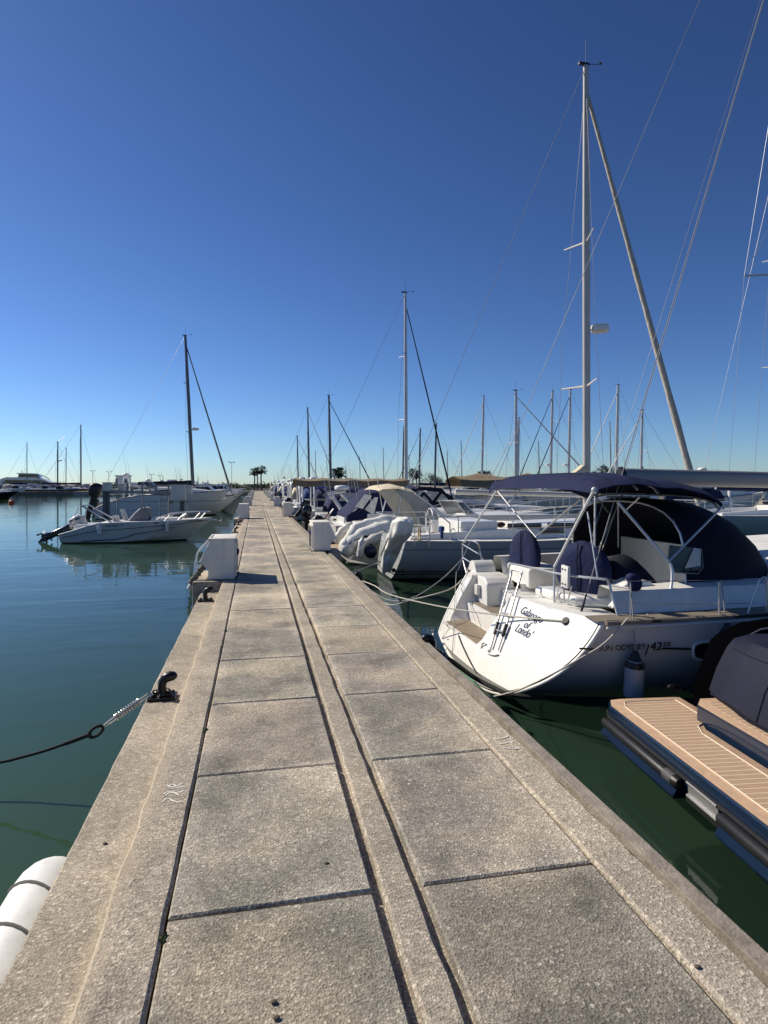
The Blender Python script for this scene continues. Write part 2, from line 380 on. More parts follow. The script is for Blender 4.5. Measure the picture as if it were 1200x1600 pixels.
# ---------------------------------------------------------------- pier
def N2(nt, sock):
    n = N(nt, 'ShaderNodeMath', operation='MULTIPLY_ADD'); nt.links.new(sock, n.inputs[0]); n.inputs[1].default_value = 6.0; n.inputs[2].default_value = .85
    return n.outputs[0]
def concrete(name, base, dark, speck, spot_scale=95.0, bump=.6, stain=0.5, tint=True, band=None):
    m, nt, b = new_mat(name)
    v = coords(nt)
    n = N(nt, 'ShaderNodeTexNoise', Scale=2.4, Detail=9.0, Roughness=.68, Distortion=.3); nt.links.new(v, n.inputs['Vector'])
    c = ramp(nt, n.outputs[0], [(.32, dark), (.62, base)]).outputs[0]
    big = N(nt, 'ShaderNodeTexNoise', Scale=.85, Detail=5.0, Roughness=.62); nt.links.new(v, big.inputs['Vector'])
    f = ramp(nt, big.outputs[0], [(.46, (0,0,0)), (.60, (stain,)*3)]).outputs[0]
    c = mixc(nt, f, c, (.64,.55,.42))
    vo = N(nt, 'ShaderNodeTexVoronoi', Scale=spot_scale, Randomness=1.0, feature='F1'); nt.links.new(v, vo.inputs['Vector'])
    cell = nt.nodes.new('ShaderNodeSeparateXYZ'); nt.links.new(vo.outputs['Color'], cell.inputs[0])
    sel = ramp(nt, cell.outputs[0], [(.0, (.62,)*3), (.25, (.84,)*3), (.6, (1.0,)*3), (.85, (1.18,)*3), (1, (1.7,)*3)]).outputs[0]
    c = mixc(nt, .85, c, sel, 'MULTIPLY')
    fine = N(nt, 'ShaderNodeTexNoise', Scale=170.0, Detail=3.0); nt.links.new(v, fine.inputs['Vector'])
    g = ramp(nt, fine.outputs[0], [(.34, (.5,)*3), (.55, (1.0,)*3), (.72, (1.3,)*3)]).outputs[0]
    c = mixc(nt, .7, c, g, 'MULTIPLY')
    pk = N(nt, 'ShaderNodeTexVoronoi', Scale=spot_scale*.27, Randomness=1.0, feature='F1'); nt.links.new(v, pk.inputs['Vector'])
    pc = nt.nodes.new('ShaderNodeSeparateXYZ'); nt.links.new(pk.outputs['Color'], pc.inputs[0])
    g1 = N(nt, 'ShaderNodeMath', operation='GREATER_THAN'); nt.links.new(pc.outputs[1], g1.inputs[0]); g1.inputs[1].default_value = .9
    g2 = N(nt, 'ShaderNodeMath', operation='LESS_THAN'); nt.links.new(pk.outputs['Distance'], g2.inputs[0]); g2.inputs[1].default_value = .2
    g3 = N(nt, 'ShaderNodeMath', operation='MULTIPLY'); nt.links.new(g1.outputs[0], g3.inputs[0]); nt.links.new(g2.outputs[0], g3.inputs[1])
    c = mixc(nt, g3.outputs[0], c, speck)
    # damp blotches and dark smears
    sm = N(nt, 'ShaderNodeTexNoise', Scale=1.9, Detail=7.0, Roughness=.75, Distortion=1.2); nt.links.new(v, sm.inputs['Vector'])
    c = mixc(nt, ramp(nt, sm.outputs[0], [(.57, (0,0,0)), (.70, (.55,)*3)]).outputs[0], c, (.13,.115,.095))
    if band is not None:      # sandy mortar line worn along the step
        sx = nt.nodes.new('ShaderNodeSeparateXYZ'); nt.links.new(v, sx.inputs[0])
        wn = N(nt, 'ShaderNodeTexNoise', Scale=6.0, Detail=6.0, Roughness=.7); nt.links.new(v, wn.inputs['Vector'])
        d0 = N(nt, 'ShaderNodeMath', operation='ADD'); nt.links.new(sx.outputs[0], d0.inputs[0]); d0.inputs[1].default_value = -band
        d1 = N(nt, 'ShaderNodeMath', operation='ABSOLUTE'); nt.links.new(d0.outputs[0], d1.inputs[0])
        d2 = N(nt, 'ShaderNodeMath', operation='MULTIPLY_ADD'); nt.links.new(wn.outputs[0], d2.inputs[0]); d2.inputs[1].default_value = -.28; nt.links.new(d1.outputs[0], d2.inputs[2])
        c = mixc(nt, ramp(nt, N2(nt, d2.outputs[0]), [(.15, (.5,)*3), (.55, (0,0,0))]).outputs[0], c, (.56,.46,.33))
    if tint:
        at_ = N(nt, 'ShaderNodeAttribute', attribute_name='tint')
        c = mixc(nt, 1.0, c, at_.outputs['Color'], 'MULTIPLY')
    nt.links.new(c, b.inputs['Base Color']); b.inputs['Roughness'].default_value = .93; b.inputs['Specular IOR Level'].default_value = .15
    h = N(nt, 'ShaderNodeMath', operation='ADD'); nt.links.new(vo.outputs['Distance'], h.inputs[0]); nt.links.new(fine.outputs[0], h.inputs[1])
    bp = N(nt, 'ShaderNodeBump', Strength=bump, Distance=.006); nt.links.new(h.outputs[0], bp.inputs['Height'])
    nt.links.new(bp.outputs[0], b.inputs['Normal'])
    return m
M['slab'] = concrete('exposed_aggregate_slab', (.415,.38,.32), (.225,.208,.175), (.62,.58,.5), 100, .6, .85)
M['kerb'] = concrete('rough_cast_kerb', (.455,.40,.325), (.33,.29,.23), (.5,.47,.4), 90, .6, .5, tint=False, band=-.55)
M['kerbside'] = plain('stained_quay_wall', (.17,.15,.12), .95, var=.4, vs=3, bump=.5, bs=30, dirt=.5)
PIER_END = 150.0
pr = random.Random(5)
def wavy_strip(mb, x0, x1, y0, y1, z0, z1, step=.16, amp0=.004, amp1=.004):
    """long kerb strip whose arrises wander a little, as cast edges do"""
    n = max(2, int((min(y1, 14)-y0)/step)) if y0 < 14 else 2
    ys = [y0+(min(y1, 14)-y0)*i/n for i in range(n+1)] + ([y1] if y1 > 14 else [])
    rings = []
    for y in ys:
        a = x0+pr.uniform(-amp0, amp0); b = x1+pr.uniform(-amp1, amp1)
        e = .012
        rings.append([(a, y, z0), (a, y, z1-e), (a+e, y, z1), (b-e, y, z1), (b, y, z1-e), (b, y, z0)])
    mb.loft(rings, closed_u=True, cap=True)
# slabs
mb = MB(); tints = []
pitch = 1.14
for k in range(-4, 130):
    y0 = 2.40+pitch*k; y1 = y0+pitch
    for x0, x1 in ((-.318, .452), (.658, 1.392)):
        g = .0065
        dz = pr.uniform(-.003, .003); tl = pr.uniform(-.003, .003)
        c = [(x0, y0+g), (x1, y0+g), (x1, y1-g), (x0, y1-g)]
        c = [(a+pr.uniform(-.003, .003), b+pr.uniform(-.003, .003)) for a, b in c]
        e = .008; o = len(mb.v)
        cx, cy = (x0+x1)/2, (y0+y1)/2
        ins = [(a+(e if a < cx else -e), b+(e if b < cy else -e)) for a, b in c]
        def inset(d): return [(a+(d if a < cx else -d), b+(d if b < cy else -d)) for a, b in c]
        zt_ = [dz, dz+tl, dz+tl, dz]
        vs = [(a, b, -.2) for a, b in c]+[(a, b, dz-e) for a, b in c]+[(a, b, zt_[i]) for i, (a, b) in enumerate(inset(e))]+[(a, b, zt_[i]) for i, (a, b) in enumerate(inset(.03))]+[(a, b, zt_[i]) for i, (a, b) in enumerate(inset(.09))]
        fs = [(16,17,18,19)]
        for o_ in (0, 4, 8, 12): fs += [(o_+i, o_+(i+1) % 4, o_+4+(i+1) % 4, o_+4+i) for i in range(4)]
        mb.add(vs, fs)
        t = pr.uniform(.88, 1.1) if y0 > 6 else pr.uniform(.8, .94)
        if y0 < 1.5: t = .74
        if 1.5 <= y0 < 3.0 and x0 > 0: t = .88
        tints += [(t, t*pr.uniform(.985, 1.01), t*pr.uniform(.96, 1.02), 1)]*len(fs)
slabs = mb.build('paving', M['slab'], smooth=0)
struct(slabs)
# tint per slab (islands keep face order)
att = slabs.data.color_attributes.new('tint', 'FLOAT_COLOR', 'CORNER')
key = {}
i = 0
for k in range(-4, 130):
    for s_ in range(2):
        key[(k, s_)] = tints[i*17]; i += 1
for p in slabs.data.polygons:
    c = p.center; k = int(math.floor((c.y-2.40)/pitch)); sd_ = 0 if c.x < .55 else 1; kk = key.get((k, sd_), (1,1,1,1))
    x0, x1 = ((-.318, .452), (.658, 1.392))[sd_]; y0 = 2.40+pitch*k
    for li in p.loop_indices:
        co = slabs.data.vertices[slabs.data.loops[li].vertex_index].co
        d = min(co.x-x0, x1-co.x, co.y-y0, y0+pitch-co.y)
        f = 1.22 if d < .05 else 1.0
        att.data[li].color = (min(1.3, kk[0]*f), min(1.3, kk[1]*f), min(1.3, kk[2]*f), 1)
mb = MB()
wavy_strip(mb, .492, .622, -4, PIER_END, -.2, -.006, amp0=.005, amp1=.005)       # middle strip between the two grooves
wavy_strip(mb, -.552, -.328, -4, PIER_END, -.9, .002, amp0=.01, amp1=.003)       # raised inner kerb, water on its left
wavy_strip(mb, -.885, -.540, -4, PIER_END, -3.3, -.165, amp0=.004)               # lower ledge carrying the bollards
wavy_strip(mb, 1.410, 1.606, -4, PIER_END, -3.3, .0, amp1=.004)                   # right-hand kerb
mb2 = MB(); mb2.box((1.668, -4, -.35), (1.745, PIER_END, -.03))                # rubbing strake outside the right kerb
mb.box((-.325, -4, -3.2), (1.41, PIER_END, -.045))                               # bed below the slabs, seen in the grooves
pier = struct(mb.build('pier', M['kerb'], smooth=40))
mb2.build('rubbing_strake', plain('worn_grey_timber', (.27,.235,.195), .9, var=.35, vs=9, bump=.6, bs=60, dirt=.4), pier, smooth=0, bevel=.004)
# chalk marks, drawn stroke by stroke on the kerbs
def strokes(lines, name, wdt=.0045):
    mb = MB()
    for ln in lines:
        pts = [at(px, py, z=.004) for px, py in ln]
        mb.tube(smooth_path(pts, 4) if len(pts) > 2 else pts, wdt, 5)
    for p in mb.v: p.z = .0035+(p.z-.004)*.3
    return mb.build(name, plain('worn_white_chalk_'+name, (.78,.74,.66), .95, var=.35, vs=60), pier)
strokes([[(262,1229),(270,1225),(276,1228),(282,1225),(287,1223)], [(287,1229),(276,1230),(266,1229),(261,1226)],
         [(255,1241),(262,1237),(272,1238),(281,1238),(286,1235)], [(280,1242),(273,1239),(266,1238),(258,1243)],
         [(254,1253),(258,1249),(265,1248),(270,1251),(278,1253),(286,1252)]], 'chalk_number')
strokes([[(772,1152),(775,1155),(780,1154),(786,1153),(792,1151)], [(792,1152),(793,1149)],
         [(781,1162),(789,1161),(797,1159),(802,1159)], [(797,1158),(801,1162)],
         [(786,1168),(795,1169),(805,1169.5),(812,1169)], [(804,1166),(808,1168),(811,1169)]], 'chalk_number')
# little weeds in the slab joint
wd = random.Random(3)
for (px, py, n, lab) in ((318, 1140, 9, 'small green weed tuft in the slab joint level with the sprung bollard'), (246, 1463, 6, 'small green weed tuft in the slab joint nearest the white dock fender'),
                         (352, 985, 12, 'small green weed tuft in the slab joint just before the utility box')):
    c = at(px, py, z=-.0); c.x = -.323
    mb = MB()
    for i in range(n):
        a = wd.uniform(0, 6.28); h = wd.uniform(.006, .018); y = c.y+wd.gauss(0, .012)
        p0 = Vector((c.x+wd.uniform(-.004, .004), y, -.03)); p1 = p0+Vector((math.cos(a)*.012, math.sin(a)*.012, h+.02)); p2 = p0+Vector((math.cos(a)*.018, math.sin(a)*.018, h+.01))
        mb.tube([p0, p1, p2], [.0035, .005, .001], 5)
    tag(mb.build('weed_tuft', plain('weed_leaf', (.10,.13,.045), .8, var=.4), loc=(c.x, c.y, 0)), lab, 'weed', 'weeds in the pier joints')
# small pebbles lying on the pier
for (px, py) in ((432,1592), (700,1000), (1090,1512), (428,1567), (164,1319), (510,1350)):
    c = at(px, py, z=.0 if px > 330 else -.165)
    mb = MB(); mb.ball((c.x, c.y, c.z+.004), .009, 8, (1.3, 1, .6))
    tag(mb.build('pebble', M['bark'], loc=c), 'tiny dark pebble lying on the concrete pier', 'pebble', 'pebbles on the pier')
# ---------------------------------------------------------------- utility boxes on corbels
def corbel(side, y, label):
    mb = MB()
    if side < 0: mb.box((-1.02, y-.12, -.62), (-.556, y+1.25, .0))
    else: mb.box((1.718, y-.12, -.62), (2.0, y+1.15, -.01))
    o = mb.build('concrete_corbel', M['kerb'], bevel=.015, loc=(mb.v[0].x, y, -.6))
    return tag(o, label, 'corbel', 'corbels under the utility boxes')
def pedestal(side, y, label, zt=.665, dep=.92):
    # outline seen along the pier; u grows from the walkway towards the water
    u0 = (-.352 if side < 0 else 1.335)
    s = -1 if side < 0 else 1
    prof = [(0, 0), (0, zt), (.40, zt), (.57, .29), (.43, .16), (.43, 0)]
    root = thing('utility_box', label, 'utility box', (u0+s*.2, y+dep/2, .0), 'white utility boxes along the pier')
    mb = MB(); mb.prism([(u0+s*a, .012+b) for a, b in prof], y, y+dep, 'y')
    body = mb.build('cabinet', M['pedestal'], root, bevel=.018, seg=3)
    mb = MB(); mb.box((u0-.012*s if s > 0 else u0-.43, y-.012, zt+.008), (u0+.43 if s > 0 else u0+.012, y+dep+.012, zt+.034))
    mb.build('lid', M['pedestal'], root, bevel=.01)
    # dark recessed socket bay on the walkway face: frame and panel
    x = u0-s*.004
    mb = MB()
    for a in (y+.06, y+dep-.10): mb.box((min(x, x-s*.028), a, .05), (max(x, x-s*.028), a+.04, zt-.05))
    mb.box((min(x, x-s*.028), y+.1, zt-.09), (max(x, x-s*.028), y+dep-.1, zt-.05))
    mb.build('door_frame', M['pedestal'], root, bevel=.006)
    mb = MB(); mb.box((min(x, x-s*.006), y+.1, .05), (max(x, x-s*.006), y+dep-.1, zt-.09))
    mb.build('socket_panel', M['black'], root)
    for i in range(2):
        mb = MB(); mb.lathe([(.045,0),(.045,.035),(.03,.05)], (x-s*.006, y+.3+i*.3, .42), 12, (-s,0,0)); mb.build('socket', M['blue'], root)
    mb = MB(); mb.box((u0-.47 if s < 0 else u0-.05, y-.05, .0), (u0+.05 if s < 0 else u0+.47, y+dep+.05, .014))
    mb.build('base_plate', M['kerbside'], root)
    return root
words = ['nearest', 'second nearest', 'third nearest', 'fourth nearest', 'fifth nearest', 'sixth nearest', 'seventh nearest']
for i, y in enumerate((10.72, 29.6, 48.4, 67.2, 86, 105)):
    corbel(-1, y, words[i]+' concrete corbel jutting from the left edge of the pier under a white box')
    pedestal(-1, y, words[i]+' white utility box on the left edge of the pier'+(', casting a dark shadow' if i == 0 else ''))
for i, y in enumerate((14.9, 31.4, 46.5, 61.5, 76.5, 91.5, 107)):
    corbel(1, y, words[i]+' concrete corbel jutting from the right edge of the pier under a white box')
    pedestal(1, y, words[i]+' white utility box on the right edge of the pier'+(', beside the covered rubber dinghy' if i == 0 else ''))
# pipe, hose and valve hanging off the outer side of the nearest left box
mb = MB()
pts = [at(px, py, y=yy) for px, py, yy in ((334,836,10.9),(322,848,10.8),(309,863,10.75),(306,880,10.72),(304,897,10.7))]
mb.tube(smooth_path(pts), .014, 8)
tag(mb.build('grey_pipe', M['alu'], loc=pts[2]), 'bent grey pipe rising beside the outer face of the nearest left utility box', 'pipe')
pts = [at(px, py, y=yy) for px, py, yy in ((323,882,11.0),(315,888,10.9),(309,897,10.85),(303,904,10.8),(298,912,10.8))]
hs = thing('water_hose', 'lumpy brown grey hose end drooping over the water beside the nearest left utility box', 'hose', pts[2])
mb = MB(); mb.tube(smooth_path(pts), [.05+.012*math.sin(i*2.1) for i in range(len(smooth_path(pts)))], 10); mb.build('hose', M['kerbside'], hs)
mb = MB(); mb.lathe([(.045,0),(.05,.05),(.038,.09)], pts[-1]+Vector((.02,0,-.02)), 12, (-.5,0,-.8)); mb.build('nozzle', M['gelgrey'], hs)
# ---------------------------------------------------------------- bollards
def bollard(c, s, label, base_w=.22):
    """horn bollard: plate, ribbed foot, stem and a head leaning to the walkway (s = +1) or the water"""
    root = thing('mooring_bollard', label, 'bollard', c, 'black iron mooring bollards')
    c = Vector(c)
    mb = MB(); mb.cbox(c+Vector((0,0,.014)), (base_w, .16, .028)); mb.build('foot_plate', M['iron'], root, bevel=.008)
    mb = MB()
    for dx in (-.075, .075):
        for dy in (-.05, .05): mb.lathe([(.016,0),(.016,.014),(.008,.02)], c+Vector((dx,dy,.028)), 6)
    mb.build('bolt', M['iron'], root)
    st = [(0,0,.02,.046),(0,0,.055,.036),(-.004*s,0,.10,.034),(0,0,.135,.036),(.02*s,0,.165,.04),(.055*s,0,.178,.042),(.092*s,0,.180,.036),(.112*s,0,.180,.02),(.118*s,0,.18,.004)]
    mb = MB(); mb.tube([c+Vector(p[:3]) for p in st], [p[3] for p in st], 14); mb.build('horn', M['iron'], root, smooth=60)
    return root
b0 = at(254, 1091, z=-.165)
bollard(b0, 1, 'nearest black iron bollard on the left ledge, with a steel spring made fast to it')
for i, y in enumerate((9.75, 23.4, 27.9, 42)):
    bollard((-.75, y, -.165), 1, ['black iron bollard on the left ledge directly in front of the nearest utility box', 'black iron bollard on the left ledge, first one past the nearest utility box',
            'black iron bollard on the left ledge just before the second utility box', 'black iron bollard on the left ledge before the third utility box'][i])
br0 = Vector((1.8, 6.22, -.17)); br1 = Vector((1.83, 10.9, -.17))
bollard(br0, -1, 'black iron bollard on the right edge beside the white transom of the lettered yacht')
bollard(br1, -1, 'black iron bollard on the right edge in the gap before the grey hulled yacht')
mb = MB()
for c in (br0, br1): mb.box((1.72, c.y-.14, -.34), (1.95, c.y+.14, -.17))
for c, nm in ((br0, 'rusty bracket under the bollard beside the white transom'), (br1, 'rusty bracket under the bollard in the gap before the grey hulled yacht')):
    mb = MB(); mb.box((1.72, c.y-.13, -.32), (1.93, c.y+.13, -.172)); tag(mb.build('bollard_bracket', M['iron'], bevel=.012, loc=c), nm, 'bracket', 'brackets on the right quay wall')
# chain links wrapped about the foot of the near bollard, spring, thimble, rope
def ring_pts(c, a, b, r1, r2, n=14):
    c = Vector(c); return [c+Vector(a)*r1*math.cos(2*math.pi*i/n)+Vector(b)*r2*math.sin(2*math.pi*i/n) for i in range(n)]
sp_ = thing('mooring_spring', 'steel mooring spring stretched between the near left bollard and its dark rope', 'mooring spring', at(190,1115,y=5.35))
mb = MB()
for i in range(9):
    a = i*.7; c = b0+Vector((math.cos(a)*.066, math.sin(a)*.055, .045+.012*math.sin(i*2.3)))
    d = Vector((-math.sin(a), math.cos(a), .2*math.sin(i*1.9))).normalized(); e = d.cross(Vector((math.cos(i*1.3), math.sin(i*1.3), 1)).normalized()).normalized()
    mb.tube(ring_pts(c, d, e, .03, .018), .006, 6, closed=True)
mb.build('shackle_chain', M['iron'], sp_)
pA = at(232,1086,y=5.36); pB = at(150,1143,y=5.2)
ax = (pB-pA).normalized(); s1 = ax.cross(Vector((0,1,0))).normalized(); s2 = ax.cross(s1)
Ls = (pB-pA).length
mb = MB()
for s in (-1, 1): mb.tube([pA+s1*s*.012+s2*.0, pA+ax*Ls*.72+s1*s*.012, pA+ax*Ls*.86+s1*s*.006, pA+ax*Ls*.92], .0055, 6)
mb.build('tie_rod', M['steel'], sp_)
h = []
for i in range(121):
    t = i/120; a = 2*math.pi*9*t
    h.append(pA+ax*(Ls*(.2+.42*t))+s1*.026*math.cos(a)+s2*.026*math.sin(a))
mb = MB(); mb.tube(h, .0055, 6)
for f in (.19, .63): mb.tube([pA+ax*Ls*(f-.012), pA+ax*Ls*(f+.012)], .03, 12)
mb.build('coil', M['steel'], sp_)
th_c = pB
rp = thing('mooring_rope', 'dark spliced mooring rope running out over the water from the steel spring', 'rope', pB)
mb = MB(); mb.tube(ring_pts(th_c, ax, s1, .055, .032, 18), .0125, 8, closed=True); mb.build('eye', M['ropedark'], rp)
path = [at(142,1147,y=5.2), at(110,1159,y=5.22), at(70,1173,y=5.26), at(30,1184,y=5.3), at(0,1191,y=5.33), at(-120,1212,y=5.4), at(-420,1240,y=5.6)]
sp2 = smooth_path(path, 6)
mb = MB(); mb.tube(sp2, [.017 if i < 8 else .0125 for i in range(len(sp2))], 8); mb.build('line', M['ropedark'], rp)
# ---------------------------------------------------------------- white dock fender under the ledge
fr = thing('dock_fender', 'big white grooved dock fender hung along the left pier wall near the camera', 'fender', (-1.02, 2.9, -.45), None)
mb = MB(); prof = []
n = 40
rings = []
for i in range(n+1):
    y = 1.95+1.62*i/n
    e = min(1, (3.57-y)/.2+.001); e = math.sqrt(max(0, 1-(1-e)**2)) if e < 1 else 1
    r = .165*max(.35, e)
    rings.append([Vector((-1.02+r*math.cos(2*math.pi*j/24)*1.05, y, -.455+r*math.sin(2*math.pi*j/24))) for j in range(24)])
mb.loft(rings, closed_u=True, cap=True); mb.build('fender_body', M['fender'], fr, smooth=50)
mb = MB()
for k in range(5):
    y0 = 2.02+k*.29
    for dy, a0, a1 in ((0, .25, 2.9), (.16, .25, 1.15)):
        pts = [Vector((-1.02+.174*math.cos(a)*1.0, y0+dy+.1*(a-1.2), -.455+.166*math.sin(a))) for a in [a0+(a1-a0)*i/14 for i in range(15)]]
        mb.tube(pts, [.002]+[.0085]*13+[.002], 6)
mb.build('groove', plain('fender_groove', (.13,.13,.115), .8, var=.2), fr)
mb = MB(); mb.tube([(-1.0, 1.935, -.45), (-1.0, 1.94, -.45), (-1.0, 2.02, -.45)], [.07, .082, .082], 16); mb.build('end_hole', M['black'], fr)
# ================================================================ white sloop with the lettered transom
XT, YC = 2.52, 7.5            # aftmost point of the stern, centreline
W0 = Vector((XT, YC, WZ))
A = thing('sailing_yacht', 'white sailing yacht moored stern to the pier with navy bimini and lettered transom', 'sailing yacht', W0)
hb_tab = [(0,1.95),(.8,2.02),(2,2.09),(4,2.12),(6,2.06),(8,1.8),(9.6,1.25),(11,.6),(12.2,.03)]
sheer = [(0,1.02),(3,1.06),(7,1.2),(12.2,1.5)]
def xt(z): return XT+.60*max(0, z-.2)+.45*max(0, .2-z)          # profile of the reversed, scooped stern
def xtp(y, z): return xt(z)+.33*min(1.05, abs(y)/1.95)**2.2     # rounded in plan too
ks_tab = [(0,-.03),(1,-.12),(4,-.35),(8,-.32),(11,-.1),(12.2,.45)]
ne_tab = [(0,2.3),(3,2.35),(7,2.2),(12.2,1.7)]
def sec(s, n=28):
    hb = curve(hb_tab, s); zs = curve(sheer, s); zk = curve(ks_tab, s); ne = curve(ne_tab, s)
    pts = []
    for i in range(n+1):
        a = math.pi*i/n
        c, q = math.cos(a), math.sin(a)
        y = hb*math.copysign(abs(c)**(2/ne), c); z = zs-(zs-zk)*abs(q)**(2/ne)
        lean = (1-s/1.8) if s <= 1.8 else 0
        x = s + lean*(xtp(y, z)-XT) + (max(0, s-10)/2.2)*(z-.4)*.35
        pts.append(W0+Vector((x, y, z)))
    return pts
st = [0,.15,.4,.8,1.2,1.8,2.4,3,4,5,6,7,8,9,10,10.8,11.5,12,12.2]
mb = MB(); rings = [sec(s) for s in st]; mb.loft(rings)
hullA = mb.build('hull', hull_paint('white_sloop_hull', (.66,.655,.63), [(-9,.035,(.012,.012,.014)),(.06,.1,(.02,.022,.03)),(.13,.15,(.02,.022,.03))], dirt=.12), A, smooth=60)
# --- transom: curved wineglass skin with an open stairwell on the far half
def TP(y, z): return Vector((xtp(y, z), YC+y, WZ+z))
ring0 = sec(0, 56)
out = [(p.y-YC, p.z-WZ) for p in ring0]            # from far top (y+) down and round to near top
topz = 1.02
NA, NB_ = -.30, 1.20                                   # stairwell between these y
lowz = .42
def wid(z):
    k = min(1, max(0, (1.02-z)/1.05)); return 1.95*max(0, 1-k**2.3)**(1/2.3)
def NAe(z): return curve([(lowz, NA+.07), (lowz+.06, NA), (.72, NA-.05), (1.06, NA-.12)], z)
def NBe(z): return curve([(lowz, NB_-.10), (lowz+.06, NB_-.02), (.74, NB_+.08), (1.06, NB_+.06)], z)
mb = MB()
zz = [-.028,-.01,.02,.06,.12,.2,.28,.35,lowz]
mb.sheet([[TP(lerp(wid(z), -wid(z), j/16), z) for j in range(17)] for z in zz], .03)
zz = [lowz,.45,.5,.6,.72,.85,.95,1.0,1.05]
mb.sheet([[TP(lerp(wid(min(z,1.02)), NBe(z), j/5), z) for j in range(6)] for z in zz], .03)
mb.sheet([[TP(lerp(NAe(z), -wid(min(z,1.02)), j/9), z) for j in range(10)] for z in zz], .03)
tr = mb.build('transom', M['gel'], A, smooth=40)
# rounded lip that edges the transom
mb = MB(); mb.tube([TP(y, z)+Vector((-.004,0,0)) for y, z in out], .022, 8); mb.build('transom_lip', M['gel'], A, smooth=60)
# dark pinstripe where transom meets the topsides
mb = MB(); mb.tube([TP(y*.985, z*.985+.02)+Vector((-.012,0,0)) for y, z in out[30:]], .006, 6); mb.build('edge_stripe', M['inkblack'], tr)
# stairwell: side cheeks, treads, risers
f0 = XT+1.5
def q(y, x, z): return Vector((x, YC+y, WZ+z))
for fn in (NAe, NBe):
    mb = MB(); mb.sheet([[q(fn(z), xtp(fn(z), z)+.012, z), q(fn(z), f0, z)] for z in zz], .012); mb.build('stairwell_side', M['gel'], A, smooth=50)
x1, x2, x3 = xt(lowz)+.40, xt(lowz)+.78, xt(lowz)+1.0
mb = MB(); mb.box(q(NA+.0, xt(lowz)+.005, lowz-.03), q(NB_-.02, x1, lowz)); mb.build('step', M['gel'], A, bevel=.008)
mb = MB(); mb.box(q(NA-.04, x1, lowz-.03), q(NB_+.05, x1+.04, .66)); mb.box(q(NA-.06, x1+.04, .63), q(NB_+.08, x2, .66)); mb.build('step', M['gel'], A, bevel=.012)
mb = MB(); mb.box(q(NA-.08, x2, .6), q(NB_+.08, x2+.04, .90)); mb.box(q(NA-.1, x2+.04, .87), q(NB_+.08, f0, .90)); mb.build('step', M['gel'], A, bevel=.012)
tk = teak('stern_step_teak', (.30,.235,.16), (.04,.035,.03), .055, 1, caulk=.12)
mb = MB(); mb.prism([(xt(lowz)+.03, YC+NA+.12), (xt(lowz)+.03, YC+NB_-.14), (x1-.03, YC+NB_-.04), (x1-.03, YC+NA+.05)], WZ+lowz+.002, WZ+lowz+.014, 'z')
mb.build('step_teak', tk, A)
mb = MB(); mb.box(q(NA+.02, x1+.06, .662), q(NB_-.02, x2-.03, .672)); mb.build('step_teak', M['teakgrey'], A)
# moulded block standing in the far corner of the stairwell, with the shower box on it
mb = MB(); mb.prism([(YC+.82, WZ+.66), (YC+NB_+.05, WZ+.66), (YC+NB_+.05, WZ+1.06), (YC+.96, WZ+1.06), (YC+.85, WZ+.98)], x1+.16, x2+.2, 'x'); mb.build('stair_block', M['gel'], A, bevel=.035, seg=3)
mb = MB(); mb.cbox(q(NB_-.06, x1+.13, .86), (.06,.12,.15)); mb.build('shower_box', M['gelgrey'], A, bevel=.012)
# soft hollow moulded into the far quarter
mb = MB(); g = []
for i in range(13):
    t = i/12; z = .40+.58*t; c = NB_+.24+.10*t; w_ = .13*math.sin(math.pi*min(1, .08+t*.84))
    g.append([TP(c+w_*k, z)+Vector((-.003-.010*(1-k*k) if abs(k) < 1 else .004, 0, 0)) for k in (-1,-.8,-.4,0,.4,.8,1)])
mb.sheet(g, .002); mb.build('moulded_recess', M['gelgrey'], tr, smooth=60)
# quarter decks either side of the stairwell, round helm seat end on the far quarter
mb = MB(); mb.prism([(xtp(NB_,1.02)+.01, YC+NB_+.07), (xtp(1.9,1.02)+.02, YC+1.9), (XT+1.15, YC+1.97), (XT+1.15, YC+NB_+.07)], WZ+1.0, WZ+1.055, 'z'); mb.build('quarter_deck', M['deckwhite'], A, bevel=.015)
mb = MB(); mb.prism([(xtp(-.4,1.02)+.01, YC+NA-.12), (xtp(-1.2,1.02)+.01, YC-1.2), (xtp(-1.9,1.02)+.02, YC-1.9), (XT+1.15, YC-1.97), (XT+1.15, YC+NA-.12)], WZ+1.0, WZ+1.056, 'z'); mb.build('quarter_deck', M['deckwhite'], A, bevel=.015)
mb = MB(); mb.prism([(XT+.78, YC+NA-.2), (XT+.9, YC-1.25), (XT+1.3, YC-1.45), (XT+1.3, YC+NA-.2)], WZ+1.056, WZ+1.17, 'z'); mb.build('stern_locker', M['gel'], A, bevel=.045, seg=3)
c = at(752, 902, x=3.45)
mb = MB(); mb.prism([(c.y+.19*math.cos(a), c.z+.27*math.sin(a)) for a in [i*math.pi/14 for i in range(15)]]+[(c.y-.19, WZ+1.04), (c.y+.19, WZ+1.04)], 3.3, 3.62, 'x'); mb.build('helm_seat', M['gel'], A, bevel=.03, seg=3)
mb = MB(); mb.box(q(.55, XT+1.2, .95), q(1.45, XT+1.75, 1.22)); mb.build('cockpit_bench', M['deckwhite'], A, bevel=.04, seg=3)
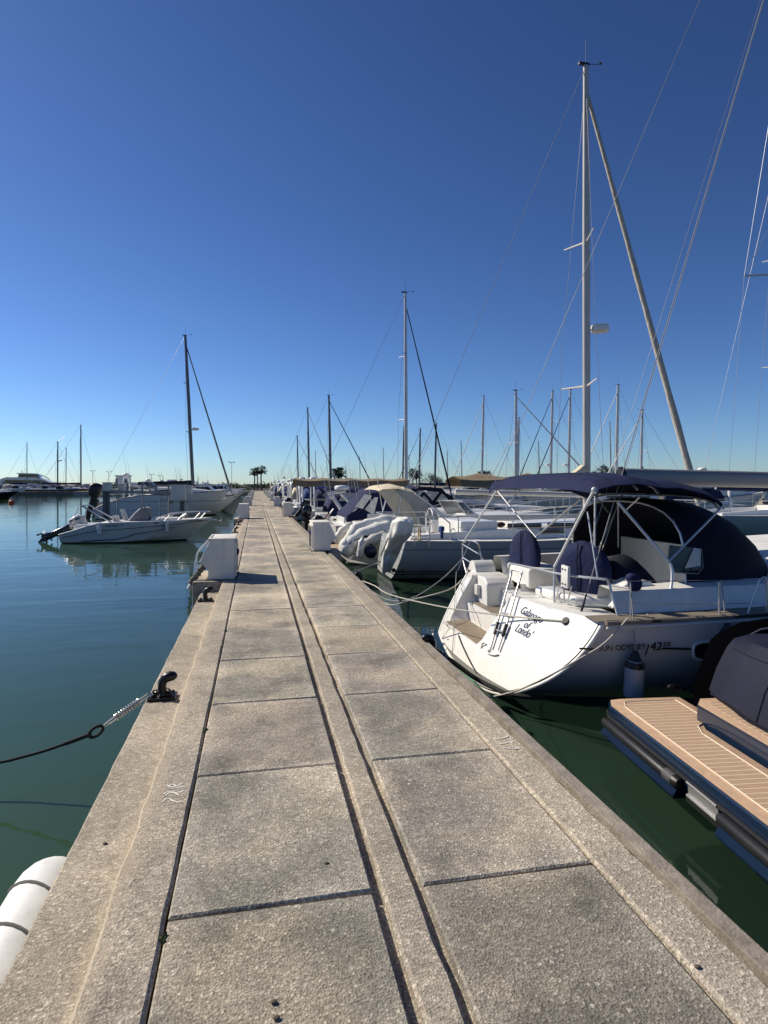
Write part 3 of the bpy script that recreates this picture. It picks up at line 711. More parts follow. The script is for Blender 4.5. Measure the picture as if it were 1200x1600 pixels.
# --- lettering
def on_stern(px, py, off=0.0):
    u = at(px, py, x=2.9)
    for _ in range(25): u = at(px, py, x=xtp(u.y-YC, u.z-WZ)-off)
    return u
fwd = Vector((.10,-1,0)).normalized(); upv = Vector((.60, 0, 1)).normalized()
tn = fwd.cross(upv); tn = tn if tn.x < 0 else -tn
def lt(txt, p0, p1, size, sh=.3):
    a_, b_ = on_stern(*p0), on_stern(*p1); r_ = (b_-a_).normalized(); n_ = tn.normalized(); u_ = n_.cross(r_) if n_.cross(r_).z > 0 else r_.cross(n_)
    o = letters('name_lettering', txt, size, M['ink'], tr, a_, r_, u_, shear=sh, th=.0, width=(b_-a_).length)
    for v in o.data.vertices: v.co.x = xtp(v.co.y, v.co.z)-XT-.005      # follow the rounded stern
lt('Galapago', (812,957), (846,974), .135); lt('of', (817,979), (827,984), .13); lt("Londo'", (804,985), (829,999), .14)
# --- deck moulding: side deck, coaming, cockpit well / coachroof
def deck_sec(s, x):
    hb = curve(hb_tab, s)-.03; zs = curve(sheer, s)+.015
    if s < 3.1:
        ch = .24*min(1, .35+s/1.1); so_ = -.18 if s > .95 else -.18
        p = [(1, zs), (1-.26/hb, zs+.01), (1-.36/hb, zs+ch), (1-.62/hb, zs+ch+.02), (1-.72/hb, zs-.03), (.33, zs-.05), (.30, zs-.42), (0, zs-.42)]
    else:
        k = min(1, (s-3.1)/.5); up = .36*k if s < 7 else max(0.02, .36*(1-(s-7)/2.6))
        p = [(1, zs), (1-.34/hb if hb > .5 else .8, zs+.01), (1-.50/hb if hb > .9 else .6, zs+up*.9+.02), (.55, zs+up+.06), (.42, zs+up+.08), (.3, zs+up+.09), (.15, zs+up+.1), (0, zs+up+.1)]
    pts = [(c*hb, z) for c, z in p]
    full = pts + [(-a, b) for a, b in pts[-2::-1]]
    return [W0+Vector((x, a, b)) for a, b in full]
mb = MB(); xs = [1.12,1.4,1.8,2.3,2.8,3.08]
mb.loft([deck_sec(s, s) for s in xs]); mb.build('cockpit', M['deckwhite'], A, smooth=35)
mb = MB(); mb.loft([deck_sec(s, s) for s in (3.12,3.5,3.8,4.5,5.2,6,7,8,9,9.8,10.6,11.3,12,12.15)], capa=True); mb.build('coachroof', M['deckwhite'], A, smooth=40)
# teak side decks and toe rail
for sgn in (-1, 1):
    g = []
    for s in [.75+i*.55 for i in range(17)]:
        hb = curve(hb_tab, s)-.05; zs = curve(sheer, s)+.022
        g.append([W0+Vector((s, sgn*hb, zs)), W0+Vector((s, sgn*(hb-.24), zs+.008))])
    mb = MB(); mb.sheet(g, .006); mb.build('side_deck_teak', M['teakgrey'], A)
    mb = MB(); pts = [W0+Vector((s, sgn*(curve(hb_tab, s)-.006), curve(sheer, s)+.02)) for s in [.82+i*.44 for i in range(26)]]
    mb.tube(pts, .026, 6); mb.build('toe_rail', M['teakgrey'], A)
    mb = MB(); pts = [p-Vector((0, -sgn*.012, .045)) for p in pts]; mb.tube(pts, .012, 6); mb.build('rub_rail', M['gel'], A)
def hull_y(s, z):
    hb = curve(hb_tab, s); zs = curve(sheer, s); zk = curve(ks_tab, s); ne = curve(ne_tab, s)
    k = max(0, min(1, (zs-z)/(zs-zk)))
    return hb*(1-k**ne)**(1/ne)
def side_pt(px, py):
    s = .8
    for _ in range(25):
        p = at(px, py, y=YC-hull_y(s, .9)); z = p.z-WZ; s = max(.0, p.x-XT)
        p = at(px, py, y=YC-hull_y(s, z)); s = max(0, p.x-XT)
    return p
# cabin-side window strips and portlights
for sgn in (-1, 1):
    mb = MB()
    for x0, x1 in ((4.15,4.62),(5.3,6.3),(6.6,7.4)):
        for_ = []
        y = sgn*(curve(hb_tab, (x0+x1)/2)-.435); z = curve(sheer, x0)+.15
        mb.cbox(W0+Vector(((x0+x1)/2, y, z+.04)), (x1-x0, .05, .14))
    mb.build('window', M['window'], A, bevel=.03, seg=3)
    mb = MB(); c = side_pt(1107, 1016); c.y = YC+sgn*(YC-c.y)
    mb.prism([(c.x+.17*math.copysign(abs(math.cos(a))**.6, math.cos(a)), c.z+.075*math.copysign(abs(math.sin(a))**.6, math.sin(a))) for a in [2*math.pi*i/24 for i in range(24)]], c.y-.03, c.y+.02, 'y')
    pf = mb.build('hull_portlight', M['window'], A, bevel=.008)
    mb = MB(); mb.tube([(c.x+.185*math.copysign(abs(math.cos(a))**.6, math.cos(a)), c.y+sgn*.012, c.z+.09*math.copysign(abs(math.sin(a))**.6, math.sin(a))) for a in [2*math.pi*i/24 for i in range(24)]], .016, 6, closed=True)
    mb.build('portlight_rim', M['gel'], pf)
# model lettering on the topsides, near side
p0 = side_pt(934, 1017); p1 = side_pt(1008, 1017); p2 = side_pt(1014, 1016); p3 = side_pt(1035, 1009); pe = side_pt(1075, 1014)
ax_ = (pe-p0); ax_.z = 0; ax_.normalize()
nout = Vector((ax_.y, -ax_.x, 0))
upl = Vector((0,-.12,1)).normalized()
letters('model_lettering', 'SUN ODYSSEY', .078, M['inkblack'], A, p0+nout*.012, ax_, Vector((0,0,1)), th=.003, width=(side_pt(1008,1017)-p0).length)
letters('model_lettering', '42', .115, M['inkblack'], A, p2+nout*.012, ax_, Vector((0,0,1)), shear=.2, th=.003, width=(side_pt(1033,1016)-p2).length)
letters('model_lettering', 'DS', .055, M['inkblack'], A, p3+nout*.012, ax_, Vector((0,0,1)), shear=.2, th=.003, width=(side_pt(1047,1009)-p3).length)
mb = MB(); pa, pb = side_pt(1013, 1007), side_pt(1008, 1024); mb.tube([pa+nout*.01, pb+nout*.01], .006, 5)
for a, b in ((905,929),(1034,1079)):
    a, b = side_pt(a, 1013), side_pt(b, 1014); mb.tube([a+nout*.008, a.lerp(b,.5)+nout*.008, b+nout*.008], .0095, 5)
mb.build('trim_stripe', M['inkblack'], A)
# --- steering wheels under canvas
def wheel(px, py, x, rad, wth, th, yaw):
    c = at(px, py, x=x)
    mb = MB(); n = 28; rings = []; rz = Matrix.Rotation(yaw, 3, 'Z')
    for k, (f, d) in enumerate(((.02,-.5),(.55,-.52),(.9,-.42),(1,-.15),(1,.15),(.9,.42),(.55,.52),(.02,.5))):
        ring = []
        for j in range(n):
            a = 2*math.pi*j/n
            low = 1+.10*max(0, -math.sin(a))
            fold = 1+.03*math.sin(a*7+k)
            ring.append(c+rz @ Vector((d*th*fold, wth*f*math.cos(a)*(1-.06*math.sin(a)), rad*f*math.sin(a)*low*fold)))
        rings.append(ring)
    mb.loft(rings, closed_u=True, cap=True)
    o = mb.build('wheel_cover', M['navy'], A, smooth=60)
    mb = MB(); mb.tube([c+rz @ Vector(p_) for p_ in ((-th*.56, 0, rad*.98), (-th*.62, .01, rad*.3), (-th*.62, 0, -rad*.5), (-th*.5, .0, -rad*1.02))], .007, 6); mb.build('seam', M['navyd'], o)
    mb = MB(); mb.lathe([(.09,0),(.075,.2),(.07,.75),(.1,.82)], (c.x+th*.9, c.y, WZ+.68), 16); mb.build('wheel_pedestal', M['gel'], A)
    return c
w1 = wheel(820, 866, 3.88, .355, .33, .13, R(14))
w2 = wheel(911, 890, 3.68, .325, .36, .17, R(26))
mb = MB(); rings = []
for i in range(9):
    t = i/8; hh = .30*math.sin(math.pi*(.2+.72*t))**.7
    rings.append([Vector((3.9+.42*t, w2.y-.15+.3*math.cos(a)*(.6+.4*t), WZ+1.28+hh*1.1*math.sin(a))) for a in [math.pi*j/10 for j in range(11)]])
mb.loft(rings, cap=True); mb.build('table_cover', M['navyd'], A, smooth=60)
c = at(988, 903, y=5.83); mb = MB(); mb.ball(c, .07, 12, (1,1,.8)); mb.ball(c+Vector((.03,0,-.06)), .075, 12, (1,1,1.1)); mb.build('winch_cover', M['navy'], A, smooth=60)
# near coaming end and winch plinth seen in front of the wheel
mb = MB(); mb.prism([(3.72,.27),(4.2,.27),(4.2,.55),(3.96,.58),(3.8,.48)], 5.98, 6.5, 'y'); mb.build('coaming_end', M['gel'], A, bevel=.03, seg=3)
mb = MB(); mb.cbox((3.92,5.97,.46),(.10,.02,.05), Matrix.Rotation(R(-40),3,'Y')); mb.cbox((3.95,5.97,.38),(.05,.02,.05), Matrix.Rotation(R(-40),3,'Y')); mb.build('coaming_vent', M['black'], A)
# companionway bulkhead, door, washboard window
mb = MB(); mb.box((XT+3.0, YC-1.15, WZ+.7), (XT+3.1, YC+1.15, WZ+1.6)); mb.build('bulkhead', M['gelgrey'], A)
# --- bimini
def bimini():
    yb = [(-1, 0), (-.92, .08), (-.7, .125), (-.35, .145), (0, .15), (.35, .145), (.7, .125), (.92, .08), (1, 0)]
    def row(x, yn, yf, z, cr):
        yc = (yn+yf)/2; h = (yf-yn)/2
        return [Vector((x, yc+k*h, z+v*cr)) for k, v in yb]
    g = [row(3.54, 6.0, 9.08, 1.46, .6), row(3.56, 5.98, 9.1, 1.545, .9), row(3.72, 5.95, 9.12, 1.58, 1.0), row(3.98, 5.92, 9.1, 1.60, .95), row(4.24, 5.92, 9.05, 1.56, .9)]
    mb = MB(); mb.sheet(g, .012); mb.build('bimini_canopy', M['navy'], A, smooth=50)
    g = [row(4.25, 5.93, 9.04, 1.553, .9), row(4.5, 5.94, 9.0, 1.555, .85), row(4.85, 5.97, 8.95, 1.48, .85), row(5.06, 6.0, 8.9, 1.39, .9), row(5.12, 6.03, 8.88, 1.32, .9)]
    mb = MB(); mb.sheet(g, .012); mb.build('bimini_canopy', M['navy'], A, smooth=50)
    def edge_tape(pts, par=None):
        mb = MB(); mb.tube([p+Vector((0,0,.004)) for p in pts], .006, 5); mb.build('seam', M['navyd'], A)
    edge_tape(row(3.70, 5.95, 9.12, 1.583, 1.0)); edge_tape(row(4.243, 5.925, 9.045, 1.563, .9)); edge_tape(row(4.86, 5.97, 8.95, 1.483, .85))
    for x, yn, yf, z in ((3.58,6.0,9.08,1.525),(3.99,5.95,9.08,1.575),(4.24,5.95,9.02,1.535),(5.05,6.03,8.88,1.36)):
        mb = MB(); pts = [p-Vector((0,0,.03)) for p in row(x, yn, yf, z, .95)]; mb.tube(smooth_path(pts, 3), .013, 8); mb.build('bimini_bow', M['steel'], A)
bimini()
def pole(name, a, b, r, m, mid=None):
    mb = MB(); mb.tube([a, b] if mid is None else smooth_path([a]+mid+[b], 4), r, 8); return mb.build(name, m, A)
# near aft white strut, far aft white strut, lighter props
pole('bimini_strut', at(928,766,x=3.44), at(866,886,x=3.33), .0145, M['gel'])
mb = MB(); mb.ball(at(928,765,x=3.43), .027, 10); mb.build('strut_joint', M['gel'], A)
pole('bimini_strut', at(781,759,x=3.67), at(725,846,x=3.40), .0135, M['gel'])
pole('bimini_strut', at(930,770,x=3.52), at(929,855,x=3.57), .011, M['gel'])
pole('bimini_strut', at(918,800,x=3.49), at(934,903,x=3.37), .009, M['steel'])
pole('bimini_strut', at(778,768,x=3.78), at(838,840,x=3.95), .011, M['steel'])
pole('bimini_strut', at(908,779,x=3.7), at(838,838,x=3.95), .012, M['steel'])
pole('bimini_strut', at(826,752,x=3.87), at(795,785,x=3.67), .011, M['gel'])
pole('bimini_strut', at(928,772,x=3.47), at(950,800,x=3.97), .008, M['black'])
pole('bimini_strut', at(1046,879,y=5.88), at(965,784,y=6.18), .016, M['alu'])
pole('bimini_strut', at(1046,876,y=5.88), at(1129,791,y=5.98), .013, M['steel'])
pole('bimini_strut', at(1047,880,y=5.88), at(1043,950,y=5.78), .016, M['alu'], [at(1050,893,y=5.86), at(1049,915,y=5.83)])
pole('bimini_strut', at(1000,776,y=6.48), at(975,800,y=6.88), .009, M['steel'])
pole('bimini_strut', at(966,785,y=6.58), at(966,855,y=6.68), .007, M['steel'])
# --- spray hood and the dark enclosure between hood and bimini
def hood_row(x, yn, yf, zb, zt, pw=.5):
    n = 14; yc = (yn+yf)/2; h = (yf-yn)/2; out = []
    for i in range(n+1):
        a = math.pi*i/n; c = -math.cos(a); s = math.sin(a)
        out.append(Vector((x, yc+h*math.copysign(abs(c)**.75, c), zb+(zt-zb)*s**pw)))
    return out
hr = [(4.62,6.02,8.5,.42,1.38,.5), (4.95,6.0,8.85,.42,1.42,.5), (5.25,6.02,8.9,.45,1.40,.5), (5.5,6.08,8.85,.48,1.30,.52), (5.75,6.18,8.8,.50,1.10,.56), (5.93,6.28,8.7,.52,.84,.65), (6.03,6.38,8.6,.53,.57,.7)]
g = [hood_row(*h_) for h_ in hr]
mb = MB(); mb.sheet(g, .01); hood = mb.build('spray_hood', M['navyd'], A, smooth=60)
mb = MB(); mb.tube([p+Vector((0,-.004,.004)) for p in hood_row(4.62,6.01,8.51,.42,1.385)], .012, 8); mb.build('hood_frame', M['steel'], hood)
mb = MB(); c0 = at(1105,878,y=6.02); mb.cbox(c0, (.05,.006,.055)); mb.build('hood_label', M['gelgrey'], hood)
# clear side light of the hood with its pale flap
v = [at(px,py,y=6.01) for px,py in ((1044,852),(1094,858),(1096,886),(1088,896),(1052,894),(1042,872))]
mb = MB(); mb.prism([(p.x,p.z) for p in v], 5.99, 6.0, 'y'); hw_ = mb.build('hood_window', M['window'], hood)
mb = MB(); mb.tube([Vector((p.x, 5.985, p.z)) for p in v], .008, 6, closed=True); mb.build('window_rim', M['greycloth'], hw_)
v = [at(px,py,y=5.98) for px,py in ((1084,856),(1095,858),(1094,884),(1070,888))]
mb = MB(); mb.prism([(p.x,p.z) for p in v], 5.975, 5.985, 'y'); mb.build('hood_flap', M['gelgrey'], hood)
# --- pushpit, stanchions, life lines
def rail(pts, r=.0125, k=4):
    mb = MB(); mb.tube(smooth_path(pts, k), r, 8); return mb
Pq = lambda px, py, x=None, y=None: at(px, py, x=x, y=y)
m1 = rail([at(795,893,x=3.39), at(796,884,x=3.37), at(800,881,x=3.37), at(835,888,x=3.35), at(866,895,x=3.35), at(905,901,x=3.37), at(945,905,x=3.52), at(951,910,x=3.57), at(958,935,x=3.59), at(969,976,x=3.61)], .0135)
m1.tube([at(795,893,x=3.39), at(793,906,x=3.37), at(789,921,x=3.35), at(782,950,x=3.29)], .0115, 8)
m1.tube([at(866,890,x=3.35), at(866,963,x=3.32)], .0125, 8)
m1.tube(smooth_path([at(802,918,x=3.37), at(850,930,x=3.35), at(905,941,x=3.42), at(955,948,x=3.57)], 3), .006, 6)
m1.build('pushpit', M['steel'], A)
m2 = rail([at(772,919,x=3.47), at(752,868,x=3.57), at(747,850,x=3.47), at(735,845,x=3.42), at(724,848,x=3.39), at(723,870,x=3.39), at(729,895,x=3.37)], .0125)
m2.tube([at(722,850,x=3.39), at(747,865,x=3.43), at(752,868,x=3.47)], .0115, 8)
m2.tube([at(723,871,x=3.39), at(745,885,x=3.43), at(764,900,x=3.47)], .0115, 8)
m2.tube([at(752,868,x=3.52), at(757,918,x=3.47)], .0115, 8)
m2.build('pushpit', M['steel'], A)
for px, py0, py1, y in ((985,905,972,5.58),(1124,907,962,5.51)):
    mb = MB(); b = at(px, py1, y=y); mb.tube([b, b+Vector((0,0,(.40 if px < 1000 else .34)))], .006 if px < 1000 else .011, 8); mb.build('stanchion', M['steel'], A)
mb = MB(); mb.tube(smooth_path([at(1165,970,y=5.43), at(1183,915,y=5.43), at(1189,905,y=5.43), at(1197,907,y=5.43), at(1198,960,y=5.43)], 4), .011, 8)
mb.build('gate_rail', M['steel'], A)
mb = MB()
mb.tube([at(945,906,y=5.63), at(985,908,y=5.58), at(1124,907,y=5.51), at(1187,906,y=5.43)], .0035, 5)
mb.tube([at(958,942,y=5.63), at(985,943,y=5.58), at(1124,944,y=5.51), at(1180,942,y=5.43)], .0035, 5)
mb.build('life_line', M['wire'], A)
# bracket board on the pushpit
c = at(881,901,x=3.27)
mb = MB(); mb.cbox(c+Vector((.02,0,0)), (.035,.15,.24), Matrix.Rotation(R(3),3,'X')); bk = mb.build('outboard_bracket', M['gel'], A, bevel=.012)
mb = MB()
for dy in (-.03,.03):
    for dz in (-.08,.08): mb.lathe([(.01,0),(.01,.006)], c+Vector((.0,dy,dz)), 8, (-1,0,0))
mb.build('bolt', M['iron'], bk)
mb = MB()
for a, b in (((874,916),(868,940)), ((881,916),(882,942)), ((893,916),(887,940))): mb.tube([at(*a,x=3.30), at(*b,x=3.32)], .009, 6)
mb.build('bracket_leg', M['steel'], A)
# --- swim ladder folded up on the transom
ld = MB()
def lp(px, py, off=.05): return on_stern(px, py, off)
tops = {}
for k_, (a, m_, b) in enumerate((((799,897),(782,957),(767,1012)), ((814,900),(797,960),(778,1016)))):
    pm, pb = lp(*m_, .05), lp(*b, .03); pt = pm+(pm-pb).normalized()*0; pt = at(*a, x=pm.x+(pm.x-pb.x)*1.15)
    tops[k_] = (pt, pm, pb); ld.tube([pt, pm, pb], .012, 8)
t0, t1 = tops[0], tops[1]
ld.tube(smooth_path([t0[0], t0[0]+Vector((.01,-.01,.05)), t1[0]+Vector((.01,.01,.05)), t1[0]], 4), .012, 8)
for f in (.45, 1.0): ld.tube([t0[0].lerp(t0[1], f), t1[0].lerp(t1[1], f)], .011, 8)
ld.tube([t0[1].lerp(t0[2], .5), t1[1].lerp(t1[2], .5)], .011, 8)
lad = ld.build('swim_ladder', M['steel'], A)
for t_ in (t0, t1):
    mb = MB(); mb.tube([t_[1].lerp(t_[2], .28), t_[1].lerp(t_[2], .62)], .022, 10); mb.build('grip', M['black'], lad)
mb = MB(); mb.tube(smooth_path([lp(752,1013,.0), lp(755,1005,.03), lp(762,1006,.03), lp(765,1014,.02), lp(762,1020,.01), lp(771,1024,.01), lp(779,1023,.01)], 4), .009, 6); mb.build('hinge', M['steel'], lad)
mb = MB(); c = on_stern(884,970,.003); mb.lathe([(.05,0),(.045,.012)], c, 14, (-.5,-.15,.6)); mb.build('vent', M['black'], A)
# --- boom, mast, standing rigging (mast stands beyond the picture's right edge)
MX = 9.75
mast_h = 17.1
mb = MB(); mb.tube([(MX, YC, WZ+1.3), (MX-.05, YC, WZ+9), (MX-.15, YC, WZ+mast_h)], [.105,.1,.085], 12, sq=.7); ms = mb.build('mast', M['mastwhite'], A)
for z in (6.8, 11.8):
    mb = MB()
    for s in (-1, 1): mb.tube([(MX, YC, WZ+z), (MX-.3, YC+s*1.2, WZ+z+.1)], [.04,.025], 8, sq=.5)
    mb.build('spreader', M['alu'], ms)
bm0 = at(974, 745, y=YC); bm1 = Vector((MX-.1, YC, 1.62))
mb = MB(); rings = []
for p in (bm0, bm0.lerp(bm1,.5), bm1):
    rings.append([p+Vector((0, .085*math.copysign(abs(math.cos(a))**.8, math.cos(a)), .115*math.copysign(abs(math.sin(a))**.8, math.sin(a)))) for a in [2*math.pi*i/18 for i in range(18)]])
mb.loft(rings, closed_u=True, cap=True); boom = mb.build('boom', plain('grey_boom', (.25,.245,.245), .5, .25, var=.06, vs=1), A, smooth=50)
mb = MB(); mb.prism([(YC+.088*math.cos(a), bm0.z+.12*math.sin(a)) for a in [2*math.pi*i/18 for i in range(18)]], bm0.x-.06, bm0.x+.002, 'x'); mb.build('end_cap', M['black'], boom)
mb = MB(); c = bm0+Vector((.14,-.086,-.06)); mb.cbox(c, (.13,.006,.022)); c = bm0+Vector((.28,-.0,.115)); mb.cbox(c, (.02,.03,.05)); mb.build('boom_plate', M['blackgloss'], boom)
mtop = Vector((MX-.15, YC, WZ+mast_h))
bs = at(903, 973, x=3.33)
def stay(a, b, r, m=M['wire'], n='stay'):
    mb = MB(); mb.tube([a, b], r, 6); return mb.build(n, m, A)
stay(bs.lerp(mtop,.012), mtop, .0065, M['ropegrey'])
stay(at(895,935,x=3.62), mtop-Vector((0,.03,.2)), .0035)
mb = MB(); mb.tube([bs, bs.lerp(mtop,.013)], .013, 8); mb.tube([bs.lerp(mtop,.012), bs.lerp(mtop,.018)], .009, 8); mb.build('backstay_tensioner', M['iron'], A)
stay(at(715,892,x=3.37), mtop, .006, M['wire'])       # far leg of the split backstay
stay(bm0+Vector((.03,0,.1)), mtop, .004)             # topping lift
stay(bm0+Vector((.02,0,-.1)), at(940,862,x=4.17), .006, M['rope'], 'main_sheet')
stay(bm0+Vector((.06,0,-.1)), at(925,880,x=3.97), .006, M['rope'], 'main_sheet')
stay(Vector((14.6,YC,WZ+1.5)), mtop-Vector((0,0,.4)), .03, M['whitecloth'], 'furled_sail')
for s in (-1, 1):
    mb = MB(); mb.tube([(MX-.1, YC+s*1.9, WZ+1.2), (MX-.3, YC+s*1.2, WZ+6.9), (MX-.3, YC+s*1.2, WZ+11.9), mtop], .004, 5); mb.build('shroud', M['wire'], A)
# rope coils lying on the near side deck
mb = MB(); c = at(1018,970,y=5.63)
for i in range(5):
    mb.tube(ring_pts(c+Vector((.02*i-.03, .012*i, .012+.010*i)), (1,.1,.1*(i%2)), (0,.8,.35), .11-.01*i, .05), .0085, 6, closed=True)
mb.tube(smooth_path([c+Vector((.12,0,.02)), c+Vector((.2,.04,.03)), c+Vector((.26,0,.01)), c+Vector((.16,-.05,.01))], 5), .0085, 6)
tag(mb.build('rope_coil', M['rope'], loc=c), 'pale rope coil lying on the teak side deck above the dark model lettering', 'rope')
# two fenders hung on the near side
def fender(top, bot, r, label, capm, m=M['fender'], hang=None, grp=None, nm='boat_fender'):
    top, bot = Vector(top), Vector(bot)
    f = thing(nm, label, 'fender', (top+bot)/2, grp)
    ax = (bot-top).normalized(); L = (bot-top).length
    mb = MB(); prof = [(r*.28,0),(r*.75,.03*L/.6),(r*.97,.09*L/.6),(r,.16*L/.6),(r,L*.86),(r*.95,L*.92),(r*.7,L*.98),(r*.2,L)]
    mb.lathe(prof, top, 18, ax); mb.build('fender_body', m, f, smooth=60)
    mb = MB(); mb.lathe([(r*.2,-.075),(r*.32,-.06),(r*.55,.0),(r*1.0,.05),(r*1.03,.085),(r*.98,.088)], top, 16, ax); mb.build('fender_cap', capm, f, smooth=60)
    if hang is not None:
        mb = MB(); mb.tube([top-ax*.06, Vector(hang)], .007, 6); mb.build('lanyard', M['ropegrey'], f)
    return f
ft = side_pt(983, 1024); fb = at(981, 1090, y=ft.y-.02)
fender(ft+Vector((0,-.10,0)), Vector((ft.x, ft.y-.06, fb.z)), .092, 'pale grey blue fender with dark cap hung against the side of the lettered yacht', M['black'], plain('blue_grey_fender', (.34,.39,.44), .5, var=.06, dirt=.1), at(985,908,y=5.58), 'fenders on the lettered yacht')
f2 = at(1134, 978, y=5.44); fender(f2, f2-Vector((0,0,.5)), .10, 'white fender with dark green top hung between the lettered yacht and the teak platform', plain('dark_green_cap', (.02,.05,.045), .4), M['fender'], at(1127,907,y=5.48), 'fenders on the lettered yacht')
# --- mooring lines of this yacht (each a thing)
def line(pts, r, label, m='rope', drop=0, nm='mooring_line', n=14):
    pts = [Vector(p) for p in pts]
    path = sag(pts[0], pts[1], drop, n) if len(pts) == 2 else smooth_path(pts, 5)
    mb = MB(); mb.tube(path, r, 7)
    return tag(mb.build(nm, M[m], loc=path[len(path)//2]), label, 'rope', 'mooring lines')
line([side_pt(978,975)+Vector((0,-.03,.06)), side_pt(940,1003)+Vector((0,-.05,0)), side_pt(900,1028)+Vector((0,-.05,0)), side_pt(850,1055)+Vector((0,-.06,0)), at(805,1080,y=5.95), at(764,1090,y=6.2)], .0095, 'white rope slanting down across the dark side of the lettered yacht to the water')
line([br1+Vector((0,0,.06)), at(585,915,x=1.9), at(612,930,x=2.0), at(700,950,x=2.46), on_stern(800,963,.07), on_stern(880,970,.02)], .0095, 'white rope from the far right bollard across the transom to the yacht name')
line([br1+Vector((0,-.05,.04)), at(583,928,x=1.88), at(609,945,x=1.95), at(640,938,x=2.20), at(700,922,x=2.70), at(722,905,x=3.35)], .009, 'white rope rising from the quay wall to the far quarter of the lettered yacht')
line([br1+Vector((0,-.08,.03)), at(600,935,x=1.95), at(640,936,x=2.20), at(690,905,x=2.70), at(722,873,x=3.37)], .007, 'thin grey line rising steeply to the far stern rail of the lettered yacht', 'ropegrey')
line([br0+Vector((-.02,-.05,.08)), at(710,1036,x=2.05), at(740,1058,x=2.35), at(770,1074,x=2.5), at(800,1086,x=2.62), at(850,1090,x=2.9)], .026, 'thick black rope from the near right bollard along the foot of the white transom', 'ropedark')
line([on_stern(713,893,.03), on_stern(710,950,.03), on_stern(708,1000,.03), on_stern(706,1022,.02)], .005, 'thin grey cord hanging straight down the far edge of the white transom', 'ropegrey')
line([on_stern(716,992,.02), on_stern(722,1008,.02), on_stern(735,1035,.02), on_stern(745,1052,.02)], .007, 'short dark cord hanging from the teak stern step', 'ropedark')
# ================================================================ boat makers: built at the origin (stern x=0, bow +x, waterline z=0), then moved
def place(root, x, y, rz=0):
    root.location = (x, y, WZ); root.rotation_euler = (0, 0, rz); return root
def hull_rings(L, hb, zs, V=False, draft=.35, stern_lean=.12, bow_lean=.5, chine=.18, ns=16):
    """hb(t), zs(t): half beam and sheer along 0..1; returns rings of deck-edge to deck-edge points"""
    rings = []
    for i in range(ns+1):
        t = i/ns; t = 1-(1-t)**1.25
        h = max(.015, hb(t)); z1 = zs(t)
        zk = -draft*(1-max(0, (t-.72)/.28)**2)*(.6+.4*min(1, t*3)); zk = lerp(zk, z1-.25, max(0, (t-.86)/.14)**1.6)
        if V:
            zc = lerp(chine*.25, z1*.62, max(0, (t-.35)/.65)**1.6); hc = h*lerp(.9, .35, max(0, (t-.4)/.6)**1.3)
            half = [(h, z1), (h*1.0, z1-.05), (lerp(h, hc, .3), lerp(z1, zc, .4)), (lerp(h, hc, .75), lerp(z1, zc, .78)), (hc, zc), (hc*.96, zc-.02), (hc*.5, lerp(zc, zk, .5)), (0, zk)]
        else:
            half = []
            for j in range(9):
                a = math.pi/2*j/8; half.append((h*math.cos(a)**.9, z1-(z1-zk)*math.sin(a)**.9))
        full = half+[(-a, b) for a, b in half[-2::-1]]
        sl = stern_lean*(1-min(1, t/.15)); bl = max(0, (t-.6)/.4)**1.5*bow_lean
        rings.append([Vector((t*L+sl*b+bl*(b-z1), a, b)) for a, b in full])
    return rings
def deck_loft(rings, inset=.02, camber=.06, skip=0):
    out = []
    for r in rings[skip:]:
        a, b = r[0], r[-1]
        row = []
        for k in range(7):
            f = k/6; p = a.lerp(b, f); row.append(p+Vector((0, 0, camber*math.sin(math.pi*f)*min(1, abs(a.y)) - inset)))
        out.append(row)
    return out
def add_rail(root, pts, r, posts, zdeck, name='guard_rail', mat=None):
    mb = MB(); mb.tube(smooth_path(pts, 3), r, 6)
    for p in posts: mb.tube([p, Vector((p[0], p[1], zdeck(p[0])))], r*.9, 6)
    return mb.build(name, mat or M['steel'], root)
